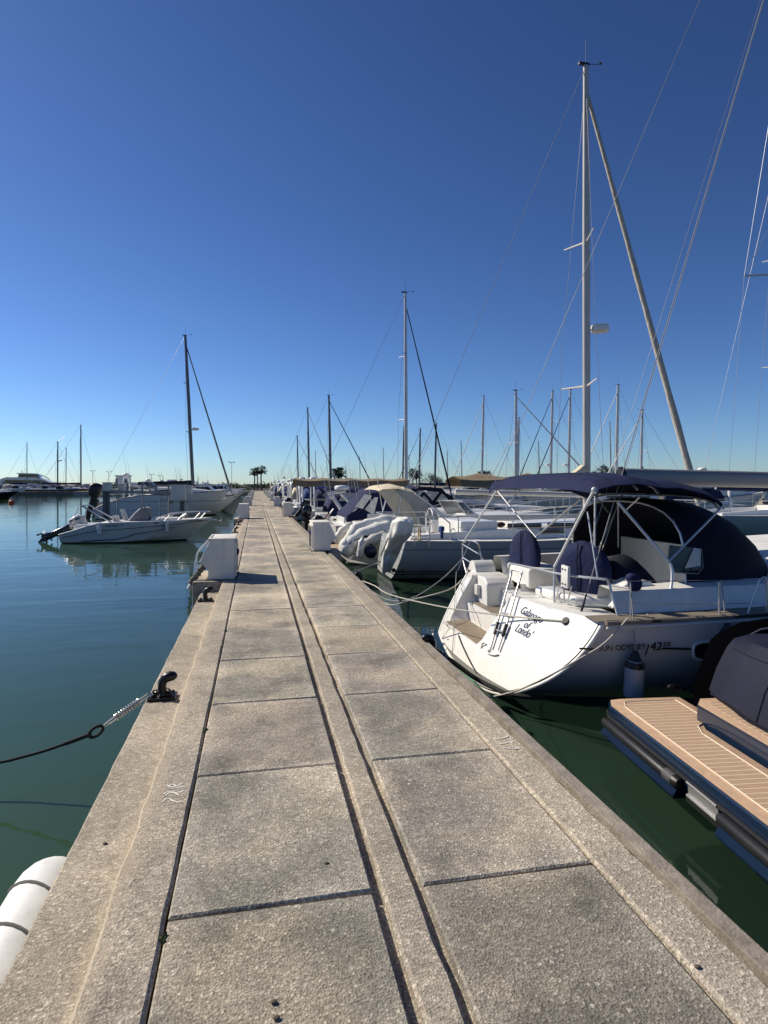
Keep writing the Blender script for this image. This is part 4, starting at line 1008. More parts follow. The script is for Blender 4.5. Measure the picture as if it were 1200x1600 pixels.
def outboard(root, x, z, tilt=0, sc=1.0, cowl='blackgloss', y=0, leg='black', name='outboard_motor'):
    """cowl, midsection, gearcase and propeller; hinge at (x, z)"""
    rot = Matrix.Rotation(tilt, 3, 'Y'); o = Vector((x, y, z))
    def T(p): return o + rot @ (Vector(p)*sc)
    mb = MB(); rings = []
    for zz, a, b, dx in ((.22,.14,.13,0),(.28,.21,.17,-.01),(.45,.23,.18,-.02),(.60,.22,.17,-.02),(.69,.16,.13,0),(.72,.06,.05,.01)):
        rings.append([T((-.18+dx+a*math.copysign(abs(math.cos(q))**.7, math.cos(q)), b*math.copysign(abs(math.sin(q))**.7, math.sin(q)), zz)) for q in [2*math.pi*i/16 for i in range(16)]])
    mb.loft(rings, closed_u=True, cap=True); e = mb.build(name, M[cowl], root, smooth=50)
    mb = MB(); rings = []
    for zz, a, b, dx in ((.24,.13,.11,0),(.0,.11,.08,-.0),(-.35,.10,.05,-.03),(-.50,.11,.035,-.05),(-.62,.12,.05,-.06),(-.70,.10,.04,-.05)):
        rings.append([T((-.18+dx+a*math.cos(q), b*math.sin(q), zz)) for q in [2*math.pi*i/12 for i in range(12)]])
    mb.loft(rings, closed_u=True, cap=True)
    mb.prism([(T((-.32,0,-.47)).x, T((-.32,0,-.47)).z), (T((-.05,0,-.47)).x, T((-.05,0,-.47)).z), (T((-.05,0,-.49)).x, T((-.05,0,-.49)).z), (T((-.36,0,-.49)).x, T((-.36,0,-.49)).z)], y-.09*sc, y+.09*sc)
    mb.tube([T((-.42,0,-.64)), T((-.2,0,-.64)), T((-.03,0,-.64))], [.03*sc,.055*sc,.02*sc], 8)
    mb.prism([(T((-.28,0,-.70)).x, T((-.28,0,-.70)).z), (T((-.12,0,-.70)).x, T((-.12,0,-.70)).z), (T((-.2,0,-.88)).x, T((-.2,0,-.88)).z)], y-.012, y+.012)
    mb.build('drive_leg', M[leg], e, smooth=50)
    mb = MB()
    for k in range(3):
        a = k*2.094; d = Vector((0, math.cos(a), math.sin(a))); s = Vector((0, -math.sin(a), math.cos(a)))
        mb.sheet([[T(Vector((-.42,0,-.64))+d*.03-s*.03), T(Vector((-.42,0,-.64))+d*.03+s*.03+Vector((.03,0,0)))], [T(Vector((-.44,0,-.64))+d*.15-s*.05), T(Vector((-.42,0,-.64))+d*.15+s*.06+Vector((.03,0,0)))]], .008)
    mb.build('propeller', M['alu'], e)
    mb = MB(); mb.box((x-.10*sc, y-.12*sc, z-.2*sc), (x+.04, y+.12*sc, z+.18*sc)); mb.build('bracket', M[leg], e, bevel=.01)
    return e
def sloop(label, L=10, B=3.3, F=1.05, mast=13.0, mx=.58, hull='white', boom_cover='navy', awning=None, genoa='whitecloth', hood='navy', bimini=None, group=None, name='sailing_yacht', detail=2, mast_r=.085, mastmat='mastgrey', radar=False, boomh=1.75, lean=0.0, sn=0, genoa_r=.07, genoa_foot=None, wx=.012, rake=.02, spr=None):
    root = thing(name, label, 'sailing yacht', (0,0,0), group)
    hbf = lambda t: B/2*curve([(0,.78),(.25,.96),(.45,1),(.7,.8),(.88,.4),(1,.01)], t)
    zf = lambda t: F*curve([(0,.97),(.4,.95),(1,1.22)], t)
    rg = hull_rings(L, hbf, zf, draft=.3, stern_lean=.25, bow_lean=.45)
    mb = MB(); mb.loft(rg, capa=True); mb.build('hull', HULLS[hull] if isinstance(hull, str) else hull, root, smooth=50)
    mb = MB(); mb.loft(deck_loft(rg)); mb.build('deck', M['deckwhite'], root, smooth=50)
    # coachroof with window bands
    rows = []
    for t, k in ((.36,1),(.40,1),(.5,.98),(.6,.92),(.68,.7),(.73,.15)):
        h = hbf(t)*.66; z0 = zf(t)-.02; up = .36*k
        rows.append([Vector((t*L, s*h*w_, z0+up*v)) for s, w_, v in ((1,1,0),(1,.93,.8),(1,.8,1),(1,.4,1.08),(-1,0,1.1),(-1,.4,1.08),(-1,.8,1),(-1,.93,.8),(-1,1,0))])
    mb = MB(); mb.loft(rows, capa=True, capb=True); mb.build('coachroof', M['gel'], root, smooth=45)
    for s in (-1, 1):
        for t0, t1 in ((.40,.47),(.50,.60)):
            mb = MB(); tm = (t0+t1)/2; mb.cbox((tm*L, s*(hbf(tm)*.66*.955), zf(tm)+.17), ((t1-t0)*L, .05, .12), Matrix.Rotation(-s*R(4),3,'Z')); mb.build('window', M['window'], root, bevel=.02)
    # cockpit coamings and wheel
    for s in (-1, 1):
        mb = MB(); mb.prism([(.04*L,zf(0)-.02),(.36*L,zf(.3)-.02),(.36*L,zf(.3)+.26),(.2*L,zf(.1)+.2),(.05*L,zf(0)+.1)], s*hbf(.2)*.62-.09, s*hbf(.2)*.62+.09); mb.build('coaming', M['gel'], root, bevel=.02)
    if detail > 1:
        mb = MB(); c = Vector((.13*L, 0, zf(0)+.35)); mb.tube([c+Vector((0, .38*math.cos(a), .38*math.sin(a))) for a in [2*math.pi*i/20 for i in range(20)]], .016, 6, closed=True)
        for k in range(3): mb.tube([c-Vector((0,.36*math.cos(k*1.05),.36*math.sin(k*1.05))), c+Vector((0,.36*math.cos(k*1.05),.36*math.sin(k*1.05)))], .01, 5)
        wl = mb.build('steering_wheel', M['steel'], root); mb = MB(); mb.box((.13*L+.03,-.1,zf(0)-.2),(.13*L+.22,.1,zf(0)+.42)); mb.build('binnacle', M['gel'], root, bevel=.03)
    # spar
    zt = mast; x = mx*L
    tip = Vector((x-rake*mast-lean, 0, zt)); foot = Vector((x, 0, zf(mx)+.2))
    mb = MB(); mb.tube([foot, foot.lerp(tip,.6), tip], [mast_r, mast_r, mast_r*.72], 10, sq=.72); ms = mb.build('mast', M[mastmat], root)
    for f in spr or ((.4, .7) if mast > 10 else (.52,)):
        mb = MB(); p = foot.lerp(tip, f); sw = B*.27*(1.15-f*.5)
        for s in (-1, 1): mb.tube([p, p+Vector((-.25, s*sw, .05))], [.035,.022], 6, sq=.5)
        mb.build('spreader', M[mastmat], ms)
    mb = MB(); mb.cbox(tip+Vector((-.06,0,.04)), (.32,.08,.06)); mb.tube([tip, tip+Vector((0,0,.75))], .008, 5); mb.tube([tip+Vector((.1,0,.05)), tip+Vector((.45,0,.1))], .008, 5)
    mb.lathe([(.04,0),(.05,.03),(.01,.05)], tip+Vector((.45,0,.1)), 8); mb.build('masthead', M['black'], ms)
    if radar:
        mb = MB(); p = foot.lerp(tip, radar); mb.tube([p, p+Vector((.3,0,-.05))], .03, 6); mb.lathe([(.05,-.11),(.24,-.09),(.27,0),(.24,.09),(.1,.13)], p+Vector((.42,0,.03)), 16); mb.build('radar_dome', M['gel'], ms, smooth=50)
    bow = Vector((L-.12, 0, zf(1)+.05)); 
    if genoa_foot is not None: bow = Vector(genoa_foot)
    top = foot.lerp(tip, .95)
    if genoa:
        k = 14; mb = MB(); a = bow.lerp(top, .03)
        mb.tube([a.lerp(top, i/k) for i in range(k+1)], [genoa_r*(.6 if i == 0 else lerp(1.0,.45,i/k))*(1+.08*math.sin(i*2.6)) for i in range(k+1)], 8); g = mb.build('furled_sail', M[genoa], root, smooth=60)
        mb = MB(); mb.lathe([(.07,0),(.09,.03),(.05,.06),(.09,.12),(.07,.15)], bow+Vector((0,0,.1)), 10); mb.build('furling_drum', M['black'], g)
    def st(a, b, n='stay', r=wx):
        mb = MB(); mb.tube([a, b], r, 5); mb.build(n, M['wire'], root)
    st(bow, top, 'fore_stay'); st(Vector((.1, 0, zf(0)+.05)), tip, 'back_stay')
    for s in (-1, 1):
        p = foot.lerp(tip, .4)+Vector((-.25, s*B*.27*.95, .05)); mb = MB(); mb.tube([Vector((x-.25, s*hbf(mx)*.92, zf(mx))), p, foot.lerp(tip,.97)], wx, 5); mb.build('shroud', M['wire'], root)
    # boom and its cover
    zb = zf(.4)+boomh-.45; b0 = Vector((x-.1, 0, zb)); b1 = Vector((max(.1*L, x-.40*L), 0, zb+.1))
    mb = MB(); mb.tube([b0, b1], .07, 8); bo = mb.build('boom', M[mastmat], root)
    if boom_cover:
        k = 12; rings = []
        for i in range(k+1):
            t = i/k; p = b0.lerp(b1, t); hh = lerp(.38,.15,t)*(1+.06*math.sin(i*1.9)); 
            rings.append([p+Vector((0, .13*math.sin(a)*(1-.3*t)*(1 if math.cos(a) < .3 else .55), (hh if math.cos(a) > 0 else .12)*math.cos(a))) for a in [2*math.pi*j/12 for j in range(12)]])
        mb = MB(); mb.loft(rings, closed_u=True, cap=True); mb.build('sail_cover', M[boom_cover], bo, smooth=60)
    if awning:
        a0 = awning.get('x0', .05*L); a1 = awning.get('x1', x-.2); zz = awning.get('z', zb+.35); wd_ = awning.get('w', B*.48); dr = awning.get('drop', .3)
        g = []; ar = random.Random(sn+5)
        for i in range(13):
            t = i/12; xx = lerp(a0, a1, t); sg = -.07*math.sin(math.pi*((t*4) % 1)); pk = awning.get('peak', 0)*max(0, 1-abs((t*3) % 1-.5)*3)
            g.append([Vector((xx, k*wd_, zz+sg+(0 if abs(k) > .1 else .02+pk) - dr*abs(k)**1.2+ar.uniform(-.015,.015))) for k in (-1,-.97,-.66,-.33,0,.33,.66,.97,1)])
            for q_ in (0, -1): g[-1][q_].z -= awning.get('skirt', .25)
        mb = MB(); mb.sheet(g, .01); mb.build('awning', M['brown'], root, smooth=50)
    if hood:
        g = []
        for xx, zt_, w_ in ((.34*L,.85,1),(.385*L,.82,1),(.42*L,.6,.95),(.445*L,.3,.9)):
            g.append([Vector((xx, hbf(.38)*.72*w_*-math.copysign(abs(math.cos(a))**.7, math.cos(a)), zf(.38)+.1+zt_*math.sin(a)**.5)) for a in [math.pi*i/12 for i in range(13)]])
        mb = MB(); mb.sheet(g, .012); mb.build('spray_hood', M[hood], root, smooth=60)
    if bimini:
        g = []
        for xx, dz in ((.03*L,-.12),(.06*L,0),(.17*L,.04),(.28*L,0),(.31*L,-.1)):
            g.append([Vector((xx, k*hbf(.15)*.85, zf(0)+1.45+dz-.22*abs(k)**2)) for k in (-1,-.8,-.4,0,.4,.8,1)])
        mb = MB(); mb.sheet(g, .012); bi = mb.build('bimini_canopy', M[bimini], root, smooth=50)
        mb = MB()
        for s in (-1, 1):
            for a, b in ((.05,.2),(.3,.16)): mb.tube([Vector((a*L, s*hbf(.15)*.85, zf(0)+1.22)), Vector((b*L, s*hbf(.15)*.9, zf(0)))], .014, 6)
        mb.build('bimini_frame', M['steel'], bi)
    # rails
    if detail:
        zd = lambda xx: zf(max(0, min(1, xx/L)))
        for nm, ts in (('pulpit', (.84,.93,1.0)), ('pushpit', (.16,.06,0.0))):
            up = [Vector((t*L+(-.08 if t == 1 else .05 if t == 0 else 0), max(.10 if t == 1 else 0, hbf(t)*.93), zf(t)+.58)) for t in ts]
            path = up+[Vector((p.x, -p.y, p.z)) for p in up[::-1]]
            add_rail(root, path, .016, [path[0], path[1], path[-1], path[-2]], zd, nm)
        for s in (-1, 1):
            mb = MB(); ps = [Vector((t*L, s*hbf(t)*.95, zf(t))) for t in (.16,.3,.44,.58,.72,.84)]
            for p in ps[1:-1]: mb.tube([p, p+Vector((0,0,.6))], .012, 5)
            for h in (.32, .6): mb.tube([p+Vector((0,0,h)) for p in ps], .006, 4)
            mb.build('guard_rail', M['steel'], root)
    return root
def motorboat(label, L=7.5, B=2.6, F=.85, hull='white', style='cruiser', canopy='navy', engine='blackgloss', nengine=1, group=None, arch=True, sn=0, cat='motorboat', name='motorboat', antenna=True, zprof=None):
    root = thing(name, label, cat, (0,0,0), group); q = random.Random(sn+77)
    hbf = lambda t: B/2*curve([(0,.92),(.3,1),(.55,.97),(.78,.7),(.92,.32),(1,.02)], t)
    zf = lambda t: F*curve(zprof or [(0,.86),(.3,.9),(.6,1.02),(1,1.28)], t)
    rg = hull_rings(L, hbf, zf, V=True, draft=.3, stern_lean=-.1, bow_lean=.85)
    mb = MB(); mb.loft(rg, capa=True); mb.build('hull', HULLS[hull] if isinstance(hull, str) else hull, root, smooth=30)
    mb = MB(); mb.loft(deck_loft(rg)); mb.build('deck', M['deckwhite'], root, smooth=40)
    mb = MB()
    for s in (0, -1): mb.tube([r[s]+Vector((0,0,-.03)) for r in rg], .03, 6)
    mb.build('rub_rail', M['gelgrey'] if sn % 2 else M['black'], root)
    if style in ('cruiser', 'fly', 'cabin'):
        kk = {'cruiser': .45, 'cabin': .55, 'fly': .62}[style]; rows = []
        for t, k in ((.40,1),(.46,1),(.55,.95),(.68,.7),(.80,.35),(.88,.05)):
            h = hbf(t)*.72; rows.append([Vector((t*L, s*h*w_, zf(t)-.03+kk*k*v)) for s, w_, v in ((1,1,0),(1,.9,.7),(1,.72,1),(1,.35,1.1),(-1,.0,1.12),(-1,.35,1.1),(-1,.72,1),(-1,.9,.7),(-1,1,0))])
        mb = MB(); mb.loft(rows, capa=True, capb=True); mb.build('cabin', M['gel'], root, smooth=45)
        for s in (-1, 1):
            mb = MB(); mb.cbox((.55*L, s*hbf(.55)*.665, zf(.55)+kk*.42), (.2*L, .05, .13), Matrix.Rotation(-s*R(5),3,'Z')); mb.build('window', M['window'], root, bevel=.03)
    if style == 'fly':
        z0 = zf(.4)+.5
        mb = MB(); mb.prism([(.16*L,z0-.5),(.52*L,z0-.5),(.60*L,z0+.1),(.48*L,z0+.85),(.12*L,z0+.85),(.12*L,z0+.7),(.2*L,z0+.6)], -hbf(.3)*.78, hbf(.3)*.78); mb.build('wheelhouse', M['gel'], root, bevel=.06, seg=3)
        for s in (-1, 1):
            mb = MB(); mb.prism([(.24*L,z0+.12),(.56*L,z0+.12),(.49*L,z0+.62),(.25*L,z0+.62)], s*hbf(.3)*.78-.02, s*hbf(.3)*.78+.025); mb.build('window', M['window'], root)
        mb = MB(); mb.prism([(.12*L,z0+.85),(.46*L,z0+.85),(.5*L,z0+1.25),(.44*L,z0+1.25),(.42*L,z0+1.0),(.12*L,z0+1.0)], -hbf(.3)*.7, hbf(.3)*.7); mb.build('flybridge', M['gel'], root, bevel=.05)
        top = z0+1.25
    else:
        # raked windscreen with frame
        z0 = zf(.42)+(.38 if style != 'open' else .25); hw = hbf(.42)*.72; x0 = .40*L
        g = []; fr_ = []
        for a in [math.pi*i/12 for i in range(13)]:
            c, s = math.cos(a), math.sin(a)
            lo = Vector((x0-.15+.62*s, hw*c, z0)); hi = Vector((x0-.5+.45*s, hw*.88*c, z0+.5)); g.append([lo, hi]); fr_.append(hi)
        mb = MB(); mb.sheet(g, .012); wsn = mb.build('windscreen', M['glass'], root, smooth=60)
        mb = MB(); mb.tube(fr_, .02, 6); mb.tube([p[0] for p in g], .018, 6)
        for i in (0, 4, 8, 12): mb.tube(g[i], .016, 6)
        mb.build('windscreen_frame', M['alu'], wsn)
        for sx, sy in ((.33, .3), (.30, -.4)):
            mb = MB(); mb.cbox((sx*L, hbf(.3)*sy, zf(.3)+.14), (.5,.5,.55)); mb.build('seat', M['gel'], root, bevel=.06, seg=3)
        mb = MB(); mb.cbox((.09*L, 0, zf(0)+.12), (.12*L, B*.7, .3)); mb.build('stern_seat', M['gel'], root, bevel=.06, seg=3)
        top = z0+.5
        if canopy:
            g = []
            for xx, dz in ((.08*L,-.35),(.11*L,.28),(.2*L,.55),(.3*L,.55),(.38*L,.12)):
                g.append([Vector((xx, hw*1.08*-math.copysign(abs(math.cos(a))**.6, math.cos(a)), lerp(zf(.2)+.12, top+dz, math.sin(a)**.45))) for a in [math.pi*i/12 for i in range(13)]])
            mb = MB(); mb.sheet(g, .012); cp = mb.build('canopy', M[canopy], root, smooth=60)
            for s in (-1, 1):
                mb = MB(); mb.sheet([[Vector((.14*L, s*(hw*1.1+.015), top-.1)), Vector((.33*L, s*(hw*1.1+.015), top-.1))], [Vector((.17*L, s*(hw*1.03+.02), top+.28)), Vector((.3*L, s*(hw*1.03+.02), top+.28))]], .006); mb.build('canopy_window', M['vinyl'], cp)
            top += .55
    if arch:
        zr = top+.25; pts = []
        for a in [math.pi*i/10 for i in range(11)]:
            pts.append(Vector((.08*L+.5*math.sin(a)**.5*(-.1), hbf(.15)*.98*math.copysign(abs(math.cos(a))**.5, math.cos(a)), lerp(zf(.1), zr, math.sin(a)**.55))))
        mb = MB(); mb.tube(pts, .055, 8, sq=1.6); ar = mb.build('radar_arch', M['gel'], root, smooth=60)
        mb = MB(); mb.lathe([(.1,0),(.22,.04),(.25,.12),(.2,.2),(.08,.23)], (.08*L, q.uniform(-.3,.3), zr+.05), 14); mb.build('radar_dome', M['gel'], ar, smooth=60)
        top = max(top, zr)
    if antenna:
        mb = MB()
        for s in (-1, 1): mb.tube([Vector((.1*L, s*hbf(.1)*.6, top-.3)), Vector((.1*L-.3, s*hbf(.1)*.62, top+q.uniform(1.0,2.2)))], [.014,.006], 5)
        mb.build('aerial', M['gel'], root)
    for k in range(nengine): outboard(root, -.02, zf(0)-.12, R(q.choice((0,0,35))), 1.05, engine, y=(k-(nengine-1)/2)*.55)
    if nengine == 0:
        mb = MB(); mb.box((-.75,-hbf(0)*.9,.22),(.05,hbf(0)*.9,.30)); mb.build('swim_platform', M['teak'], root, bevel=.02)
    zd = lambda xx: zf(max(0, min(1, xx/L)))
    up = [Vector((t*L-(.1 if t == 1 else 0), max(.08, hbf(t)*.9), zf(t)+.42)) for t in (.55,.7,.85,.95,1.0)]
    path = up+[Vector((p.x, -p.y, p.z)) for p in up[::-1]]
    add_rail(root, path, .016, path[0:4]+path[-4:], zd, 'bow_rail')
    return root
def outboard_world(root, x, z, tilt, sc, **k):
    """outboard on an already placed root: builder works in root space"""
    loc = root.location.copy(); root.location = (0,0,0); e = outboard(root, x, z, tilt, sc, **k); root.location = loc; return e
# ================================================================ grey-hulled sloop next along (black window band)
GX, GY, GL, GB = 3.3, 16.05, 9.75, 3.6
G = sloop('grey hulled sailing yacht with black cabin windows and the thickest white mast', L=GL, B=GB, F=1.06, mast=14.25, mx=.602, rake=.002, spr=(.30,.615), hull=hull_paint('pale_grey_hull', (.40,.42,.41), [(-9,.05,(.012,.014,.016)),(.16,.19,(.02,.022,.026)),(.23,.26,(.02,.022,.026)),(.80,.815,(.04,.045,.05))], dirt=.2),
          boom_cover=None, genoa='oldsail', hood=None, detail=2, mast_r=.115, mastmat='mastwhite', radar=.425, genoa_r=.108, boomh=1.55, wx=.007)
place(G, GX, GY)
def onb(root, mb, name, m, parent=None, **k):
    """mesh given in world coordinates -> part of an already placed, unrotated root"""
    return mb.build(name, m, parent or root, **k)
# long black window band along the cabin side, dash-stripe, hull vents
mb = MB(); 
for x0, x1 in ((6.3,7.25),(7.4,8.6)): mb.cbox(((x0+x1)/2, GY-1.125, .535), (x1-x0, .05, .14), Matrix.Rotation(R(1.5),3,'Z'))
onb(G, mb, 'window_band', M['window'], bevel=.025)
mb = MB()
for px, rr in ((615,.055),(624,.028),(630,.028)): 
    c = at(px+0, 891, y=GY-1.28); mb.lathe([(rr,0),(rr,.02)], c, 12, (0,-1,0))
onb(G, mb, 'hull_outlet', M['black'])
# stern rail details: life-ring board, timber boards, outboard pad, winch
mb = MB()
for px, w_ in ((654,.25),(638,.2)):
    a = at(px, 850, x=3.8 if px < 645 else 3.9); h = .48
    mb.prism([(a.y-w_/2,a.z),(a.y+w_/2,a.z),(a.y+w_/2,a.z+h*.7),(a.y+w_*.3,a.z+h*.95),(a.y,a.z+h),(a.y-w_*.3,a.z+h*.95),(a.y-w_/2,a.z+h*.7)], a.x, a.x+.03, 'x')
onb(G, mb, 'stern_board', plain('varnished_board', (.62,.46,.27), .5, var=.15), bevel=.008)
mb = MB(); c = at(690, 826, y=GY-1.1); mb.cbox(c, (.10,.2,.12)); mb.cbox(c-Vector((0,0,.14)), (.07,.1,.22)); onb(G, mb, 'outboard_pad', M['blue'], bevel=.02)
mb = MB()
for px in (676, 728): c = at(px, 832+6, y=GY-.9); mb.lathe([(.07,-.06),(.06,.0),(.05,.06),(.065,.10)], c, 12)
onb(G, mb, 'winch', M['blackgloss'], smooth=50)
mb = MB(); a = at(712,842,y=GY-.6); mb.box((a.x, a.y-.4, .28), (a.x+1.0, a.y+1.6, .66)); onb(G, mb, 'cockpit_locker', M['gel'], bevel=.04, seg=3)
mb = MB()
pts = [at(x_, y_, x=3.75) for x_, y_ in ((627,853),(627,822),(665,822),(671,828),(671,853))]
mb.tube(smooth_path(pts,3), .014, 6); mb.tube([at(627,840,x=3.75), at(671,840,x=3.75)], .011, 6); mb.tube([at(648,822,x=3.75), at(648,852,x=3.75)], .01, 6)
onb(G, mb, 'stern_rail', M['steel']); mb = MB()
mb.tube(smooth_path([at(703,848,y=GY-1.3), at(703,822,y=GY-1.3), at(700,815,y=GY-1.3), at(676,797,y=GY-1.2)],3), .016, 6)
onb(G, mb, 'stern_rail', M['steel'])
mb = MB(); c = at(765,823,y=GY-.5)
for i in range(7): mb.ball(c+Vector((rnd.uniform(-.35,.4), rnd.uniform(-.2,.2), rnd.uniform(-.04,.08))), rnd.uniform(.07,.13), 8, (1.3,1,.7))
onb(G, mb, 'rope_heap', plain('dark_maroon_rope', (.045,.015,.015), .9, var=.4, vs=12, bump=.5), smooth=60)
# dinghy engine and stern gear wrapped in crumpled white tarpaulin
def crumple(mb, path, rad, n=22, seed=1, fold=.16):
    q = random.Random(seed); rings = []
    ph = [q.uniform(0, 6.28) for _ in range(6)]
    for i, (p, r) in enumerate(zip(path, rad)):
        ring = []
        for j in range(n):
            a = 2*math.pi*j/n
            k = 1+fold*(math.sin(3*a+ph[0]+i*.5)*.5+math.sin(5*a+ph[1]-i*.6)*.45+math.sin(8*a+ph[2]+i*.4)*.3)
            ring.append(Vector(p)+Vector((math.cos(a)*r[0]*k, math.sin(a)*r[1]*k, .02*math.sin(4*a+ph[3]+i))))
        rings.append(ring)
    mb.loft(rings, closed_u=True, cap=True); return mb
base = at(601, 893, x=2.8); cv = thing('covered_outboard', 'tall white tarpaulin wrapped around an outboard engine on the stern of the grey hulled yacht', 'outboard cover', base)
path = []; rad = []
for i in range(17):
    t = i/16; px = curve([(0,602),(.3,609),(.5,617),(.75,626),(1,630)], t); py = lerp(894, 809, t)
    path.append(at(px, py, x=2.85+.12*t)); k = curve([(0,.15),(.1,.19),(.4,.21),(.55,.25),(.68,.31),(.9,.30),(.97,.27),(1,.16)], t); rad.append((k*.75, k*.98))
mb = MB(); crumple(mb, path, rad, 30, 4, .15); mb.build('tarpaulin', M['whitecloth'], cv, smooth=40)
mb = MB(); mb.tube([p+Vector((-.22,-.05,0)) for p in path[5:11]], .012, 6); mb.build('strap', M['ropedark'], cv)
mb = MB(); c = at(905, 738, y=GY)
mb.prism([(c.x-.45,c.z-.18),(c.x+.25,c.z-.18),(c.x+.28,c.z+.12),(c.x+.1,c.z+.22),(c.x-.1,c.z+.06)], GY-.13, GY+.13); mb.build('sail_stack', M['cream'], G, bevel=.05, seg=3)
# ================================================================ cream-canopied motor cruiser
C = motorboat('white motor cruiser with cream canopy over a grey screen behind the grey hulled yacht', L=9.8, B=3.3, F=1.0, style='cruiser', canopy=None, nengine=0, arch=False, sn=3, cat='motor cruiser', name='motor_cruiser')
place(C, 3.0, 20.4)
def dome(pts_rows, m, name, th=.012, parent=None): 
    mb = MB(); mb.sheet(pts_rows, th); return mb.build(name, m, parent or C, smooth=60)
yn, yf = 19.0, 21.8
def crow(px, py, w=1.0, cr=.12):
    p = at(px, py, y=yn); return [Vector((p.x, lerp(yn, yf, k), p.z+cr*math.sin(math.pi*k)**.6)) for k in (0,.04,.2,.5,.8,.96,1)]
dome([crow(592,768,cr=.05), crow(598,765,cr=.12), crow(622,764,cr=.16), crow(648,771,cr=.16), crow(668,786,cr=.12)], M['cream'], 'canopy')
side = lambda pts: [[at(x_, y_, y=yn-.012-.02*math.sin(i*1.3)) for i, (x_, y_) in enumerate(r)] for r in pts]
mb = MB(); mb.sheet(side((((592,768),(603,765),(616,766)), ((606,788),(624,787),(640,788)), ((624,812),(640,812),(655,812)), ((640,834),(654,834),(668,834)))), .012); onb(C, mb, 'side_curtain', M['cream'], smooth=60)
mb = MB(); mb.sheet(side((((616,766),(630,766),(644,769)), ((640,788),(655,787),(668,788)), ((655,812),(672,811),(688,811)), ((668,834),(688,834),(707,832)))), .008); onb(C, mb, 'side_screen', plain('grey_side_screen', (.30,.30,.29), .5, var=.15), smooth=60)
mb = MB()
for i, (px, py) in enumerate(((622,768),(632,767),(643,771))):
    p = at(px, py, y=yn+.05); mb.tube([p+Vector((0,k*.3,.03*math.sin(k*2.2+i))) for k in range(9)], [.03]+[.12+.02*math.sin(k*3+i) for k in range(7)]+[.03], 10)
onb(C, mb, 'rolled_cloth', M['cream'], smooth=60)
for a in (((648,771),(690,803),(705,826),(707,868)),):
    mb = MB(); mb.tube(smooth_path([at(*q_, y=yn-.04) for q_ in a], 4), .03, 8); onb(C, mb, 'canopy_frame', M['alu'])
for a in (((603,782),(594,812)), ((626,776),(622,812))):
    mb = MB(); mb.tube([at(*q_, y=yn-.06) for q_ in a], .02, 6); onb(C, mb, 'canopy_strut', M['alu'])
# big grey-white topside band and tan cockpit lining seen over the grey yacht
mb = MB(); mb.box((6.2, 18.85, .12), (12.0, 18.95, .62)); onb(C, mb, 'bulwark', M['gelgrey'], bevel=.02)
# ================================================================ navy-canopied cruiser behind, with dinghy, fenders, radar arch and flag
D = motorboat('white motor cruiser with navy canopy and bright window panels beyond the rubber dinghy', L=9.0, B=3.2, F=1.0, style='cruiser', canopy=None, nengine=0, arch=False, sn=5, cat='motor cruiser', name='motor_cruiser')
place(D, 3.0, 24.6)
yn2 = 23.1
def drow(px, py, yy, yfar, cr=.15):
    p = at(px, py, y=yy); return [Vector((p.x, lerp(yy, yfar, k), p.z+cr*math.sin(math.pi*k)**.6)) for k in (0,.05,.25,.5,.75,.95,1)]
mb = MB(); mb.sheet([drow(542,815,yn2,26), drow(543,806,yn2,26), drow(555,796,yn2,26), drow(578,772,yn2,26,.2), drow(600,770,yn2,26,.2), drow(620,782,yn2,26,.2)], .015)
cn = onb(D, mb, 'canopy', M['navy'], smooth=60)
mb = MB(); mb.sheet([[at(x_,y_,y=yn2-.01) for x_, y_ in r] for r in (((542,816),(543,806)), ((566,812),(560,794)), ((590,808),(582,770)), ((606,800),(604,771)), ((620,800),(622,782)))], .012); onb(D, mb, 'canopy', M['navy'], smooth=60)
for quad in (((555,792),(567,795),(581,775),(570,772)), ((570,796),(584,805),(591,777),(585,777))):
    p = [at(x_, y_, y=yn2-.06) for x_, y_ in quad]; mb = MB(); mb.sheet([[p[0], p[1]], [p[3], p[2]]], .01); onb(D, mb, 'canopy_window', plain('milky_vinyl', (.78,.78,.77), .2, var=.2, vs=5, coat=.4), cn)
mb = MB(); mb.box((4.1, 23.0, .15), (11.5, 23.06, .5)); onb(D, mb, 'bulwark', M['gel'], bevel=.02)
# navy-framed second canopy with clear panels and long dark mesh cover
E0 = motorboat('white sport boat with black framed clear canopy and a long dark mesh cover', L=12.5, B=3.4, F=1.05, style='cruiser', canopy=None, nengine=0, arch=False, sn=8, cat='motor cruiser', name='motor_cruiser')
place(E0, 3.4, 28.7)
ye = 27.1
P_ = lambda x_, y_: at(x_, y_, y=ye)
for pts in (((640,768),(655,764),(690,766),(700,777),(706,786)), ((652,786),(662,770)), ((662,770),(676,786)), ((676,786),(690,768)), ((648,786),(706,786)), ((690,768),(708,780)), ((640,768),(648,786))):
    mb = MB(); mb.tube([P_(*q_) for q_ in pts], .06, 8); onb(E0, mb, 'canopy_frame', M['navyd'])
mb = MB(); mb.sheet([[P_(640,768)+Vector((0,3*k,.1)), P_(655,764)+Vector((0,3*k,.12)), P_(690,766)+Vector((0,3*k,.1)), P_(704,780)+Vector((0,3*k,.05))] for k in (0,.5,1)], .012); onb(E0, mb, 'canopy', M['navy'])
mb = MB(); mb.sheet([[P_(648,786), P_(706,786)], [P_(655,767), P_(692,769)]], .008); onb(E0, mb, 'canopy_window', M['vinyl'])
g = []
for px, py, z in ((668,800,0),(690,790,0),(720,786,0),(755,788,0),(790,796,0),(812,806,0)):
    p = P_(px, py); g.append([p+Vector((0, 3.0*k, .18*math.sin(math.pi*k))) for k in (0,.1,.3,.5,.7,.9,1)])
mb = MB(); mb.sheet(g, .008); onb(E0, mb, 'mesh_cover', M['mesh'], smooth=60)
